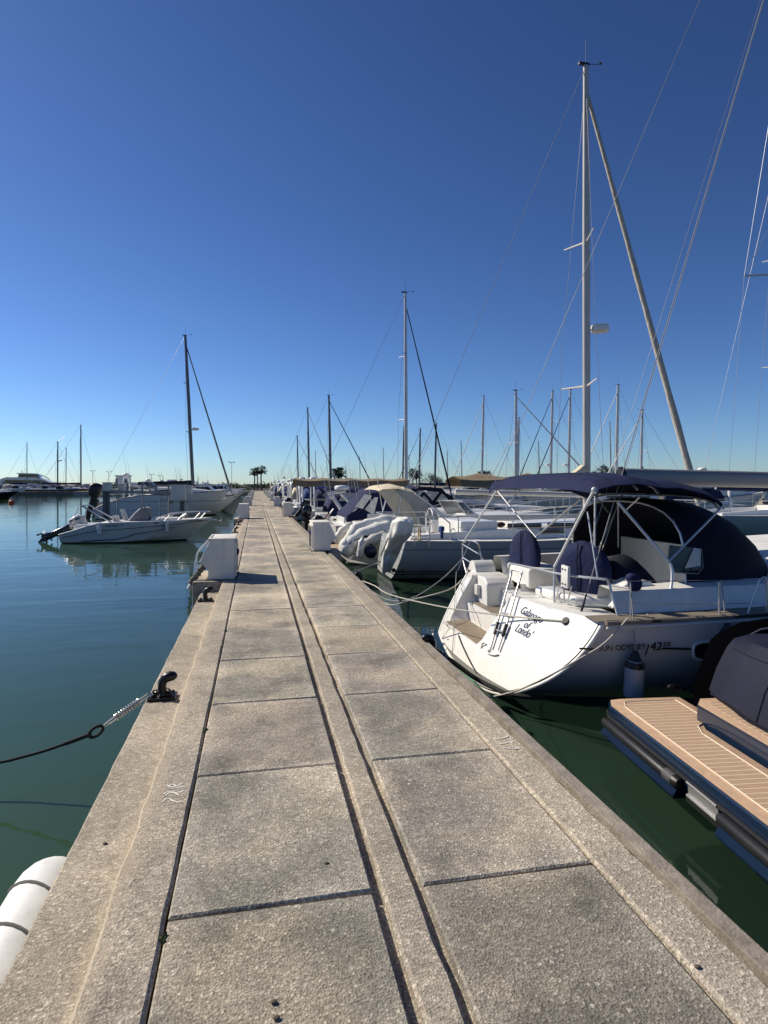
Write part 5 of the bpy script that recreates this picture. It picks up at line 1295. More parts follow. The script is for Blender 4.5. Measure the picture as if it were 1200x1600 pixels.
mb = MB(); mb.sheet([[P_(x_, y_) for x_, y_ in r] for r in (((668,800),(672,815)), ((690,790),(692,815)), ((720,786),(720,812)), ((755,788),(755,812)), ((790,796),(790,812)), ((812,806),(812,812)))], .008); onb(E0, mb, 'mesh_cover', M['mesh'])
mb = MB()
for a, b in (((655,800),(690,786)), ((690,812),(713,784)), ((735,812),(718,787)), ((742,800),(800,812)), ((700,803),(790,800))): mb.tube([P_(*a)-Vector((0,.03,0)), P_(*b)-Vector((0,.03,0))], .022, 6)
onb(E0, mb, 'cover_frame', M['alu'])
# rubber dinghy on the stern platform
dg = thing('rubber_dinghy', 'pale rubber dinghy with a cover, hauled up behind the navy canopied cruiser', 'rubber dinghy', (2.9, 19.2, -.1))
def tube_path(pts, r, name, m, parent, k=5):
    mb = MB(); sp = smooth_path(pts, k); n = len(sp); mb.tube(sp, [r*(.45 if i in (0, n-1) else .8 if i in (1, n-2) else 1)*(1+.09*math.sin(i*1.7+r*90)+.05*math.sin(i*3.1)) for i in range(n)], 14); return mb.build(name, m, parent, smooth=60)
A_ = lambda px, py, y: at(px, py, y=y)
tube_path([A_(536,868,18.4), A_(545,855,18.4), A_(560,840,18.4), A_(590,828,18.4), A_(612,824,18.5)], .225, 'tube', M['whitecloth'], dg)
tube_path([A_(533,862,18.4), A_(550,838,18.5), A_(558,826,18.6), A_(585,818,18.8), A_(612,812,18.9)], .185, 'tube', M['whitecloth'], dg)
tube_path([A_(560,862,18.1), A_(575,848,18.1), A_(595,838,18.15), A_(612,834,18.2)], .16, 'tube', M['tube'], dg)
tube_path([A_(528,850,19.9), A_(531,836,19.9), A_(540,826,19.9), A_(552,820,19.9)], .15, 'tube', M['tube'], dg)
rows = []
for k in range(7):
    t = k/6; rows.append([A_(lerp(530,556,t)+6*math.sin(j*1.1+k)*.3+lerp(0,18,j/6), lerp(862,820,t)-lerp(0,6,j/6)+2*math.sin(j*2+k), 18.9+.1*j) for j in range(7)])
mb = MB(); mb.sheet(rows, .02); mb.build('dinghy_cover', M['whitecloth'], dg, smooth=60)
mb = MB(); mb.sheet([[A_(534,854,18.6), A_(552,842,18.6)], [A_(550,838,18.7), A_(558,826,18.7)]], .01); mb.build('floor', cloth('olive_canvas', (.33,.3,.2), fold=.5), dg)
mb = MB()
for a in ([A_(545,850,18.18), A_(560,842,18.18), A_(575,838,18.18)], [A_(564,822,18.55), A_(578,824,18.5), A_(600,818,18.5)]): mb.tube(smooth_path(a), .012, 6)
mb.cbox(A_(571,838,18.16), (.1,.02,.06)); mb.build('grab_line', M['ropedark'], dg)
# dinghy's grey stern body under the tubes
mb = MB(); mb.sheet([[A_(528,858,19.3), A_(530,866,18.5)], [A_(545,866,19.3), A_(545,878,18.4)], [A_(600,872,19.3), A_(600,884,18.4)]], .03); mb.build('hull_bottom', M['gelgrey'], dg, smooth=60)
fg = 'fenders behind the covered rubber dinghy'
fender(A_(566,843,17.9), A_(562,872,17.9), .105, 'white sausage fender hanging beside the navy ball fender', M['fender'], M['fender'], A_(570,835,17.95), fg)
bf = thing('ball_fender', 'round navy ball fender hanging below the covered rubber dinghy', 'fender', A_(579,861,17.9), fg)
mb = MB(); mb.ball(A_(579,862,17.9), .19, 18, (1,1,1.05)); mb.build('fender_body', M['fendernavy'], bf, smooth=60)
mb = MB(); mb.lathe([(.05,0),(.05,.05),(.02,.07)], A_(579,862,17.9)+Vector((0,0,.18)), 10); mb.build('fender_cap', M['black'], bf)
line([A_(593,832,17.8), A_(565,855,17), at(541,880,x=1.75)], .01, 'white rope slanting from the grey hulled yacht down to the quay beside the ball fender', 'rope')
line([A_(640,852,15), A_(600,875,14.5), at(556,893,x=1.78)], .009, 'grey rope from the stern of the grey hulled yacht to the right bollard', 'ropegrey')
# stern arch poles and flag, seen above the nearest right box
fl = thing('flag', 'small red and yellow ensign on a slanting white staff beyond the nearest right utility box', 'flag', A_(514,808,25.6))
mb = MB(); mb.tube([A_(497,826,25.6), A_(521,795,25.6)], .025, 6); mb.build('flag_staff', M['gel'], fl)
g = [[A_(lerp(521,513,v)+u*(-8-4*v)+1.5*math.sin(u*6), lerp(794,806,v)+u*11, 25.6+.06*math.sin(u*5+v*2)) for u in (0,.25,.5,.75,1)] for v in (0,.33,.66,1)]
mb = MB(); mb.sheet(g, .006); o = mb.build('flag_cloth', [M['red'], cloth('yellow_cloth', (.5,.27,.03))], fl, smooth=50)
for p in o.data.polygons:
    pass
nq = len(g)-1
for i, p in enumerate(o.data.polygons): p.material_index = 1 if i % 12 in (4,5,6,7) and i < 24 else 0
F0 = motorboat('white motorboat with twin grey arch poles leaning forward, just beyond the nearest right utility box', L=8.0, B=2.9, F=.9, style='cruiser', canopy='navy', nengine=1, arch=False, sn=9)
place(F0, 2.6, 29.6)
for a, b, r in (((521,778),(545,814),.09), ((533,772),(561,800),.08), ((512,772),(540,768),.06)):
    mb = MB(); mb.tube([A_(*a,27.9), A_(*b,27.9)], r, 8); onb(F0, mb, 'arch_pole', M['alu'])
mb = MB(); mb.ball(A_(519,776,27.9), .12, 10); onb(F0, mb, 'mast_light', M['gel'])
mb = MB(); mb.lathe([(.1,0),(.32,.03),(.34,.13),(.3,.2),(.1,.23)], A_(534,766,27.9), 16); onb(F0, mb, 'radar_dome', M['gel'], smooth=60)
# black engine of a small tender in the shade behind the second right box
T = motorboat('small white tender with a big black outboard engine beside the second right utility box', L=4.6, B=1.9, F=.55, style='open', canopy=None, nengine=1, arch=False, antenna=False, sn=4, engine='black', name='tender')
place(T, 2.4, 25.6, 0)
# ================================================================ berths further along the right side
spec = [
 (33.4,'sloop',dict(L=8.4,B=3.0,mast=13.0,mx=.66,hull='white',awning=dict(z=2.72,x0=-.6,x1=5.4,w=1.35,drop=.1,skirt=.28),boom_cover=None,mast_r=.10,wx=.009,genoa_r=.055,genoa='navyd',boomh=1.2,rake=.004),'white sailing yacht with long flat tan awning and tall grey mast'),
 (38.0,'motor',dict(L=7.5,F=.95,hull='navy',canopy='navy',style='cruiser',nengine=1),'dark hulled motorboat beyond the second right utility box'),
 (42.6,'motor',dict(L=8.4,F=1.0,canopy='blue',style='cruiser',nengine=0),'white motorboat with blue canopy before the third right utility box'),
 (47.2,'motor',dict(L=7.0,F=.9,canopy='black',style='open',nengine=2),'white open motorboat with twin black engines beside the third right utility box'),
 (51.6,'motor',dict(L=8.2,F=1.0,hull='navy',canopy='navy',style='cabin',nengine=0),'dark hulled cabin motorboat just beyond the third right utility box'),
 (56.0,'motor',dict(L=8.5,F=1.0,canopy='cream',style='cruiser',nengine=0),'white motorboat with cream canopy before the fourth right utility box'),
 (64.0,'sloop',dict(L=10.0,B=3.2,mast=11.6,mx=.5,hull='white',boom_cover='navy',mastmat='mastdark',mast_r=.13,genoa='blue',detail=1,wx=.012),'white sailing yacht with dark mast rising left of the tall grey mast'),
 (68.5,'motor',dict(L=8.0,F=1.0,canopy='navy',style='cabin',nengine=1),'white motorboat with navy canopy just beyond the fourth right utility box'),
 (73.0,'motor',dict(L=9.5,F=1.1,canopy=None,style='fly',nengine=0),'white flybridge cruiser before the fifth right utility box'),
 (78.0,'motor',dict(L=7.5,F=.9,canopy='blue',style='cruiser',nengine=1),'white motorboat with blue canopy just beyond the fifth right utility box'),
 (83.0,'motor',dict(L=8.0,F=1.0,canopy='navy',hull='grey',style='cruiser',nengine=1),'grey hulled motorboat between the fifth and sixth right utility boxes'),
 (88.0,'motor',dict(L=8.6,F=1.0,canopy='cream',style='cabin',nengine=0),'white motorboat with cream canopy before the sixth right utility box'),
 (96.0,'sloop',dict(L=10.5,B=3.3,mast=14.2,mx=.52,hull='white',boom_cover='blue',mastmat='mastdark',mast_r=.14,genoa='whitecloth',detail=0,wx=.014),'white sailing yacht with dark mast and blue sail cover beyond the sixth right box'),
 (102.,'motor',dict(L=8.5,F=1.0,canopy='navy',style='cruiser',nengine=0),'white motorboat before the seventh right utility box'),
 (109.,'motor',dict(L=9.0,F=1.0,canopy='blue',style='cabin',nengine=0),'white cabin motorboat just beyond the seventh right utility box'),
 (116.,'sloop',dict(L=10.0,B=3.2,mast=11.4,mx=.51,hull='white',boom_cover='navy',mastmat='mastdark',mast_r=.12,detail=0,wx=.014),'white sailing yacht with short dark mast near the far end of the right side'),
 (124.,'motor',dict(L=9.0,F=1.0,canopy='navy',style='fly',nengine=0),'white flybridge cruiser at the far end of the right side of the pier'),
 (133.,'motor',dict(L=8.0,F=1.0,canopy='cream',style='cruiser',nengine=0),'last white motorboat on the right side of the pier'),
]
for i, (y, kind, kw, lab) in enumerate(spec):
    if kind == 'sloop': o = sloop(lab, sn=i, group='boats along the right side of the pier', **kw)
    else: o = motorboat(lab, sn=i, group='boats along the right side of the pier', **kw)
    place(o, 2.6+.25*math.sin(i*2.1), y)
# ================================================================ dark motor yacht with teak swim platform, bottom right
Y = thing('motor_yacht', 'dark blue motor yacht stern with pale teak swim platform and a big navy canvas cover', 'motor yacht', (2.98, 4.0, WZ))
PZ = -.36
def pz(px, py, z=PZ): return at(px, py, z=z)
e0 = pz(951,1107); e1 = pz(1200,1283)
xa = 2.98
yF = 5.16; yN = .6
YCt = (yF+yN)/2
def plat(ins=0.0):
    """platform outline: rounded far and near aft corners, notch beside the raised centre"""
    x0 = xa+ins; x1 = 3.72-ins; n1 = 3.50-ins; yf = yF-ins; yn_ = yN+ins
    return [(x0, yn_+.14), (x0+.05, yn_+.02), (x0+.14, yn_), (x1, yn_), (x1, yn_+.55), (n1, yn_+.75), (n1, yf-.75), (n1+.06, yf-.60), (x1, yf-.5), (x1, yf), (x0+.14, yf), (x0+.05, yf-.02), (x0, yf-.14)]
navyp = plain('navy_gelcoat', (.010,.022,.05), .2, var=.12, vs=1.5, coat=.5)
mb = MB(); mb.prism(plat(), PZ-.2, PZ-.012, 'z'); mb.build('swim_platform', navyp, Y, bevel=.02, seg=3)
wood = (.47,.32,.21); linec = (.72,.62,.48)
tkm = teak('synthetic_teak', wood, linec, .061, 1, grain=(3, 40, 40), caulk=.11)
edge = plain('teak_margin', wood, .65, var=.14, vs=14)
mb = MB(); mb.prism(plat(.012), PZ-.012, PZ, 'z'); mb.build('teak_margin', edge, Y, bevel=.004)
mb = MB(); mb.prism(plat(.10), PZ, PZ+.004, 'z'); mb.build('teak_planking', tkm, Y, smooth=0)
mb = MB(); o = [(x, y, PZ+.0055) for x, y in plat(.10)]; mb.tube(o, .005, 5, closed=True); mb.build('pale_seam', plain('pale_caulk', linec, .7, var=.05), Y)
# raised centre: step with teak top and navy riser
u0 = 3.53; uz = -.22
yfu = yF-.45
mb = MB(); mb.prism([(u0,yN+.7),(u0,yfu-.12),(u0+.09,yfu),(u0+.6,yfu+.0),(u0+.6,yN+.7)], uz-.19, uz-.012, 'z'); mb.build('riser', navyp, Y, bevel=.015)
mb = MB(); mb.prism([(u0+.01,yN+.7),(u0+.01,yfu-.125),(u0+.1,yfu-.01),(u0+.9,yfu-.01),(u0+.9,yN+.7)], uz-.012, uz, 'z'); mb.build('teak_margin', edge, Y, bevel=.004)
mb = MB(); mb.prism([(u0+.09,yN+.8),(u0+.09,yfu-.17),(u0+.14,yfu-.10),(u0+.3,yfu-.10),(u0+.3,yN+.8)], uz, uz+.004, 'z'); mb.build('teak_planking', tkm, Y, smooth=0)
mb = MB(); mb.box((u0+.05,yN+.75,PZ-.15),(u0+.5,yfu-.2,uz-.19)); mb.build('shadow_gap', M['black'], Y)  # solid black box painting in the shade below the riser
mb = MB(); c = pz(1172,1163,-.33); mb.prism([(c.x,c.y),(c.x+.03,c.y-.06),(c.x+.06,c.y-.01),(c.x+.04,c.y+.03)], -.36+.01, -.31, 'z'); mb.build('bracket', M['gel'], Y)
# hull and garage face below, topsides and coaming wing
mb = MB(); mb.prism([(3.72,WZ-.2),(3.5,PZ-.2),(3.75,PZ-.2),(3.9,PZ-.0),(12,PZ+.1),(12,WZ-.2)], yN+.05, yF-.08, 'y'); mb.build('hull', plain('dark_hull', (.008,.012,.022), .2, var=.1, coat=.4), Y, bevel=.03)
wing = [(3.80,-.23),(3.96,.17),(4.03,.23),(4.25,.33),(4.56,.37),(6.4,.44),(8,.5),(8,-.6),(3.82,-.6)]
mb = MB(); mb.prism(wing, yF-.36, yF-.08, 'y'); mb.build('side_wing', plain('black_side_wing', (.0015,.0015,.002), .9, var=.15, spec=.0), Y, bevel=.012, seg=2)
mb = MB(); mb.tube([Vector((x+.0, yF-.365, z+.0)) for x, z in wing[:6]], .008, 6); mb.build('wing_trim', plain('grey_trim', (.2,.2,.22), .3, .5), Y)
# sun-pad under navy canvas: faceted, slightly sagging cover with seams
cvm = cloth('slate_navy_cover', (.007,.009,.026), rough=.7, fold=.30, fs=2.6)
cy0, cy1 = yN+.9, yfu+.06
rows = []
for k in range(27):
    t = k/26; yy = lerp(cy0, cy1, t); e = min(1, (1-t)*9)
    drop = (1-min(1,(1-t)/.30))**2
    prof = [(u0+.13,uz+.015),(u0+.10,uz+.06),(u0+.17,uz+.26),(u0+.27,uz+.46),(u0+.34,uz+.545),(u0+.5,uz+.575),(u0+1.0,uz+.565),(u0+1.6,uz+.53),(u0+1.8,uz+.3)]
    rows.append([Vector((x+.12*drop+.006*math.sin(k*1.7+j), yy, z-drop*(z-uz)*.10+.006*math.sin(k*1.1+j*2))) for j, (x, z) in enumerate(prof)])
last = rows[-1]; rows.append([Vector((p.x+.05, cy1+.04, lerp(uz+.01, p.z, .55) if j not in (0, 8) else p.z)) for j, p in enumerate(last)]); rows.append([Vector((p.x+.06, cy1+.05, uz+.012)) for p in last])
mb = MB(); mb.sheet(rows, .012); cvr = mb.build('canvas_cover', cvm, Y, smooth=38)
mb = MB()
for j, k0, k1 in ((3, 1, 26),): mb.tube([rows[k][j]+Vector((-.004,0,.004)) for k in range(k0, k1)], .0035, 5)
for k in (12, 20): mb.tube([rows[k][j]+Vector((-.004,0,.004)) for j in range(1, 7)], .0035, 5)
mb.tube([r[0]+Vector((-.006,0,.006)) for r in rows[:27]], .009, 6)
mb.build('seam', M['navyd'], cvr)
# rubbing strip, fender rolls and lower blue boards on the aft face
mb = MB()
mb.tube([(xa-.012, yN+.2, PZ-.105), (xa-.012, yF-.16, PZ-.105), (xa+.04, yF-.02, PZ-.105), (xa+.2, yF+.01, PZ-.105)], .016, 8); mb.build('rubbing_strip', M['black'], Y)
def seg(y0, y1):
    mb = MB(); mb.tube([(xa-.035, y0, PZ-.155), (xa-.04, y0+.03, PZ-.155), (xa-.04, y1-.03, PZ-.155), (xa-.03, y1, PZ-.155)], [.032,.042,.042,.032], 14); a = mb.build('fender_roll', M['black'], Y, smooth=60)
    mb = MB(); mb.tube([(xa-.04, y0+.05, PZ-.155), (xa-.04, y0+.16, PZ-.155)], .0435, 14); mb.build('end_sleeve', plain('grey_sleeve', (.06,.06,.065), .6), a, smooth=60)
    mb = MB(); mb.prism([(xa-.075,PZ-.25),(xa-.04,PZ-.20),(xa+.05,PZ-.20),(xa+.05,PZ-.27),(xa-.07,PZ-.27)], y0+.02, y1, 'y'); mb.build('blue_board', plain('blue_board', (.007,.018,.045), .8, var=.15, spec=.03), Y, bevel=.005)
yA = at(1075,1225,x=xa).y+.02; yB = at(1143,1275,x=xa).y+.0
seg(yA, yF-.12); seg(yN+.3, yB-.02)
mb = MB(); 
for dz in (-.11, -.20): mb.tube([(xa-.02, yB+.03, PZ+dz), (xa-.02, yA-.07, PZ+dz)], .012, 8)
mb.box((xa-.015, yB+.03, PZ-.19), (xa+.0, yA-.07, PZ-.12)); mb.build('boarding_ladder', M['steel'], Y)
mb = MB(); mb.box((xa-.008, yB, PZ-.26), (xa+.1, yA-.03, PZ-.21)); mb.build('ladder_recess', M['black'], Y)
Y.rotation_euler = (0, 0, R(-6))
# crumpled black line on the far corner of the platform
c = pz(1068,1078, PZ+.03)
mb = MB(); q_ = random.Random(8)
pts = [c+Vector((q_.uniform(-.16,.18), q_.uniform(-.07,.07), q_.uniform(0,.07))) for _ in range(16)]
mb.tube(smooth_path(pts, 5), .016, 7); tag(mb.build('rope_bundle', M['ropedark'], loc=c), 'tangled black line lying on the far corner of the teak swim platform', 'rope')
# ================================================================ small open motorboat lying across on the left
LX, LY, LL, LB = -7.75, 28.1, 5.85, 2.15
L1 = thing('motorboat', 'small white open motorboat with tilted outboard, grey console cover and low bow rail', 'motorboat', (LX, LY, WZ))
def W(x, y, z): return Vector((LX+x, LY+y, WZ+z))
hbf = lambda t: LB/2*curve([(0,.86),(.3,1),(.55,.95),(.78,.66),(.92,.3),(1,.02)], t)
zf = lambda t: curve([(0,.36),(.06,.46),(.16,.66),(.24,.80),(.4,.84),(.7,.86),(1,.93)], t)
rg = [[p+Vector((LX, LY, WZ)) for p in r] for r in hull_rings(LL, hbf, zf, V=True, draft=.22, stern_lean=-.15, bow_lean=.8, ns=24)]
mb = MB(); mb.loft(rg, capa=True); mb.build('hull', hull_paint('small_boat_hull', (.58,.6,.59), [(-9,.05,(.015,.02,.02))], dirt=.2), L1, smooth=35)
mb = MB(); mb.loft(deck_loft(rg, 0, .03)); mb.build('deck', M['deckwhite'], L1, smooth=40)
mb = MB()
for s in (0, -1): mb.tube([r[s] for r in rg], .032, 7)
mb.build('gunwale', M['gel'], L1)
# painted sweep lines on the near topside
def near(t, f):
    i = min(len(rg)-2, int(t*24)); r = rg[i].copy(); r2 = rg[i+1]; k = t*24-i
    row = [a.lerp(b, k) for a, b in zip(r, r2)]
    half = row[::-1][:5]      # near side: deck edge down to the chine
    g = f*(len(half)-1); j = min(len(half)-2, int(g)); return half[j].lerp(half[j+1], g-j)+Vector((0,-.012,0))
mb = MB()
mb.tube([near(t, curve([(.0,.5),(.2,.48),(.6,.40),(.96,.34)], t)) for t in [.02+.94*i/40 for i in range(41)]], .011, 5)
mb.tube([near(t, curve([(.1,.92),(.3,.86),(.42,.66),(.75,.52)], t)) for t in [.1+.6*i/30 for i in range(31)]], [.004]+[.022-.0005*i for i in range(29)]+[.004], 5)
mb.build('sweep_line', M['inkblack'], L1)
a = near(.245,.22); b = near(.44,.22); letters('side_lettering', 'CALYPSO 19', .125, M['ink'], L1, a+Vector((0,-.012,-.10)), b-a, (0,0,1), shear=.2)
a = near(.76,.16); b = near(.93,.15); letters('registration', '7a AM-2 1057-02', .105, M['inkblack'], L1, a+Vector((0,-.03,-.05)), b-a, (0,0,1))
# console in a grey cover, seat backs, bow pad
mb = MB(); rows = []
for k in range(7):
    t = k/6; yy = lerp(-.42,.42,t)
    rows.append([W(x, yy*(1-.12*(z-.7)), z-.03*abs(yy)) for x, z in ((2.42,.72),(2.58,.95),(2.80,1.20),(3.0,1.38),(3.16,1.45),(3.27,1.41),(3.34,.74))])
mb.sheet(rows, .02); cs = mb.build('console_cover', M['greycloth'], L1, smooth=55)
for s in (0, 6):
    mb = MB(); mb.prism([(p.x, p.z) for p in rows[s]], rows[s][0].y-.02, rows[s][0].y+.02); mb.build('cover_side', M['greycloth'], cs)
mb = MB(); mb.tube([p+Vector((-.01,-.02,.02)) for p in rows[0][:4]], .03, 8); mb.tube([p+Vector((-.01,.02,.02)) for p in rows[-1][:4]], .03, 8); mb.build('windscreen_edge', M['gel'], cs, smooth=60)
mb = MB()
for x, r_, h in ((1.93,-14,.42),(2.05,-10,.46)): mb.cbox(W(x,-.25,.88), (.09,.42,h), Matrix.Rotation(R(r_),3,'Y'))
mb.cbox(W(2.25,.2,1.0), (.12,.5,.7), Matrix.Rotation(R(-18),3,'Y')); mb.build('seat_back', M['gelgrey'], L1, bevel=.04, seg=3)
mb = MB(); mb.cbox(W(.95,0,.66), (1.0,1.5,.2)); mb.build('stern_seat', M['gel'], L1, bevel=.05, seg=3)
mb = MB(); mb.cbox(W(3.95,0,.90), (1.1,1.1,.16)); mb.build('bow_pad', M['gelgrey'], L1, bevel=.06, seg=3)
mb = MB(); p0, p1 = W(.75,-.6,1.52), W(1.95,-.7,.8)
for dy in (0, 1.2): mb.tube([p0+Vector((0,dy,0)), p1+Vector((0,dy,0))], .035, 8)
mb.tube([p0, p0+Vector((0,1.2,0))], .03, 8); mb.tube([W(.35,-.65,.7), W(.62,-.6,1.5)], .02, 6); mb.tube([W(.85,-.65,.7), W(.9,-.6,1.45)], .02, 6)
mb.build('folded_arch', M['steel'], L1)
# bow rail with slanting posts
rt = [.60,.68,.80,.90,.965]
up = [W(t*LL+.10, -hbf(t)*.86, zf(t)+h) for t, h in zip(rt, (.04,.26,.31,.31,.28))]
full = up+[Vector((p.x, 2*LY-p.y, p.z)) for p in up[::-1]]
mb = MB(); mb.tube(smooth_path(full, 4), .019, 7)
for t in (.70,.79,.90,.94):
    for s in (-1, 1): mb.tube([W(t*LL-.12, s*hbf(t)*.88, zf(t)), W(t*LL+.14, s*hbf(t)*.85, zf(t)+.29)], .019, 7)
mb.build('bow_rail', M['steel'], L1)
mb = MB(); mb.tube([W(4.55,-.55,.9), W(4.85,-.5,1.14)], .05, 8); mb.build('rod_holder', M['gel'], L1)
mb = MB(); c = W(LL+.08, 0, .86); mb.cbox(c, (.3,.12,.05)); mb.tube(smooth_path([c+Vector((.1,0,0)), c+Vector((.28,0,-.06)), c+Vector((.33,0,.04)), c+Vector((.28,0,.09))]), .018, 6); mb.build('bow_roller', M['steel'], L1)
mb = MB()
for x in (2.0+1.62, 3.72): mb.lathe([(.04,0),(.04,.015)], W(x,-hbf(.62)*.985,.81), 10, (0,-1,0))
mb.build('vent', M['black'], L1)
# tilted outboard with two-tone cowl
OT, OZ, OS = R(62), .30, 1.3
ob = outboard_world(L1, .02, OZ, OT, OS, cowl='gelgrey', leg='blackgloss')
rot = Matrix.Rotation(OT,3,'Y'); oo = W(.02,0,OZ)
for (x0, z0, x1, z1, m_) in ((-.36,.30,-.30,.62,'black'), (-.24,.26,-.06,.66,'red'), (-.14,.26,.0,.62,'black')):
    for s in (-1, 1):
        mb = MB(); d = Vector((.045,0,0)); y_ = .182
        mb.sheet([[oo+rot@(Vector((x0, s*y_, z0))*OS), oo+rot@((Vector((x0, s*y_, z0))+d)*OS)], [oo+rot@(Vector((x1, s*y_, z1))*OS), oo+rot@((Vector((x1, s*y_, z1))+d)*OS)]], .014)
        mb.build('cowl_stripe', M[m_], ob)
g1 = 'fenders on the small open motorboat'
c = near(.215, .2)+Vector((0,-.08,0)); fender(c+Vector((0,0,.0)), c-Vector((0,0,.42)), .085, 'slim white fender near the stern of the small open motorboat', M['fender'], M['fender'], c+Vector((.05,.06,.28)), g1)
c = near(.62, .2)+Vector((0,-.08,0)); fender(c, c-Vector((0,0,.42)), .075, 'slim grey white fender amidships on the small open motorboat', M['fender'], M['gelgrey'], c+Vector((0,.06,.28)), g1)
line([W(LL+.1,0,.9), (-2.0+.9, 27.6, -.15)], .011, 'grey rope from the bow of the small open motorboat to the pier', 'ropegrey', .03)
# ================================================================ larger white cruiser behind it with a black outboard
B2 = motorboat('larger white motorboat with black outboard and raised bow rail behind the small open motorboat', zprof=[(0,.42),(.1,.66),(.22,.86),(.36,.95),(.6,1.0),(1,1.12)], L=8.9, B=2.9, F=1.78, hull=hull_paint('lined_white_hull', (.74,.74,.71), [(-9,.05,(.02,.03,.03)), (.6,.62,(.3,.3,.3)), (1.2,1.24,(.2,.2,.2))], dirt=.25), style='cruiser', canopy=None, nengine=0, arch=False, sn=14, antenna=False)  # plain off-white topsides, dark boot band, thin grey lines
place(B2, -10.75, 46.6)
for ch in list(B2.children):
    if ch.name.startswith('swim_platform'): bpy.data.objects.remove(ch)
outboard_world(B2, -.1, 1.0, R(14), 2.0, cowl='black')
mb = MB(); c = at(267.5, 784, y=45.2); mb.lathe([(.13,0),(.13,.03)], c, 16, (0,-1,0)); onb(B2, mb, 'porthole', M['window'])
# ================================================================ steel lift frame between them, with ladder and lockers
FY = 35.5
gf = thing('boat_lift_frame', 'grey steel frame on piles with rail, ladder and white lockers behind the small open motorboat', 'steel frame', at(225, 800, y=FY))
Q = lambda px, py, dy=0: at(px, py, y=FY+dy)
steelg = plain('galvanised_steel', (.27,.28,.28), .55, .4, var=.25, vs=4, dirt=.3)
mb = MB(); a, b = Q(160,767.5), Q(287,770.5); mb.prism([(a.x,a.z-.09),(b.x,b.z-.09),(b.x,b.z+.07),(a.x,a.z+.07)], FY-.1, FY+.1); mb.build('beam', steelg, gf, bevel=.01)
mb = MB(); a, b = Q(172,761.5), Q(282,764); mb.tube([a, b], .025, 6); mb.build('hand_rail', steelg, gf)
for px, w_, y1, top in ((164,.09,824,768),(169.5,.06,824,768),(284.5,.10,822,771)):
    mb = MB(); c = Q(px, top); mb.box((c.x-w_, FY-.12, WZ-1), (c.x+w_, FY+.12, c.z)); mb.build('pile', plain('pile_paint', (.10,.11,.115), .7, var=.3, dirt=.4), gf, bevel=.015)
for px, py in ((183,748),(200,754),(223,754),(244,756),(264,757)):
    mb = MB(); c = Q(px, py); mb.box((c.x-.055, FY-.16, c.z-.45), (c.x+.055, FY-.1, c.z)); mb.build('rail_post', steelg, gf)
for px in (183, 223, 264):
    mb = MB(); c = Q(px, 770); mb.tube([c, Vector((c.x, c.y, WZ-.4))], .035, 6); mb.build('guide_post', steelg, gf)
mb = MB()
for px in (250, 262): mb.tube([Q(px, 769,-.15), Q(px, 806,-.15)], .025, 6)
for py in (774, 781, 789, 797): mb.tube([Q(250, py,-.15), Q(262, py,-.15)], .02, 6)
mb.build('ladder', steelg, gf)
mb = MB(); mb.tube(smooth_path([Q(288,800), Q(288,786), Q(291,783), Q(294,786), Q(294,812)], 3), .03, 6); mb.build('hoop', steelg, gf)
for (x0, y0, x1, y1, dy) in ((162,755,174,767,0),(268,759,290,782,-.2),(290,760,300,772,.2),(185,757,194,766,.9)):
    mb = MB(); a, b = Q(x0, y1, dy), Q(x1, y0, dy); mb.box((a.x, FY+dy-.25, a.z), (b.x, FY+dy+.35, b.z)); mb.build('locker', M['gelgrey'], gf, bevel=.03)
    mb = MB(); mb.box((a.x-.02, FY+dy-.28, b.z), (b.x+.02, FY+dy+.38, b.z+.05)); mb.build('locker_lid', M['gelgrey'], gf, bevel=.015)
# ================================================================ sailing yacht with the tall mast on the left
L3 = sloop('white sailing yacht with black boom cover and tall raked mast on the left', L=10.4, B=3.3, F=1.1, mast=14.1, mx=.70, hull='white', boom_cover='black', mastmat='mastdark', mast_r=.13, radar=.42, genoa='greycloth', genoa_r=.085, hood=None, lean=.35, detail=1, boomh=1.75, wx=.010)
place(L3, -12.1, 51.0)
lspec = [
 (56.0,'motor',dict(L=9.5,F=1.15,style='fly',canopy=None,nengine=0),-2.0,'white flybridge cruiser with dark windows beside the tall raked mast'),
 (61.0,'motor',dict(L=8.5,F=1.0,style='cruiser',canopy='navy',nengine=1),-2.0,'white motorboat with navy canopy just past the white flybridge cruiser'),
 (66.0,'motor',dict(L=8.0,F=.95,style='cruiser',canopy='navy',hull='navy',nengine=1),-2.0,'dark hulled motorboat with navy canopy beside the fourth left utility box'),
 (71.0,'motor',dict(L=7.0,F=.9,style='open',canopy='blue',nengine=1),-1.9,'open motorboat with blue canopy on the left just past the fourth utility box'),
 (76.0,'motor',dict(L=8.0,F=1.0,style='cabin',canopy='cream',nengine=1),-1.9,'white cabin motorboat with cream canopy on the left side of the pier'),
 (81.0,'motor',dict(L=8.0,F=1.0,style='cruiser',canopy='navy',nengine=1),-1.9,'white motorboat before the fifth left utility box'),
 (90.0,'motor',dict(L=9.0,F=1.0,style='fly',canopy=None,nengine=0),-1.9,'white flybridge cruiser just past the fifth left utility box'),
 (98.0,'motor',dict(L=8.0,F=1.0,style='cruiser',canopy='blue',nengine=1),-1.9,'white motorboat with blue canopy before the sixth left utility box'),
 (108.,'motor',dict(L=8.5,F=1.0,style='cabin',canopy='navy',nengine=0),-1.9,'white cabin motorboat just past the sixth left utility box'),
 (120.,'motor',dict(L=8.5,F=1.0,style='cruiser',canopy='navy',nengine=0),-1.9,'white motorboat near the far left end of the pier'),
 (132.,'motor',dict(L=8.5,F=1.0,style='fly',canopy=None,nengine=0),-1.9,'last white flybridge cruiser on the left side of the pier'),
]
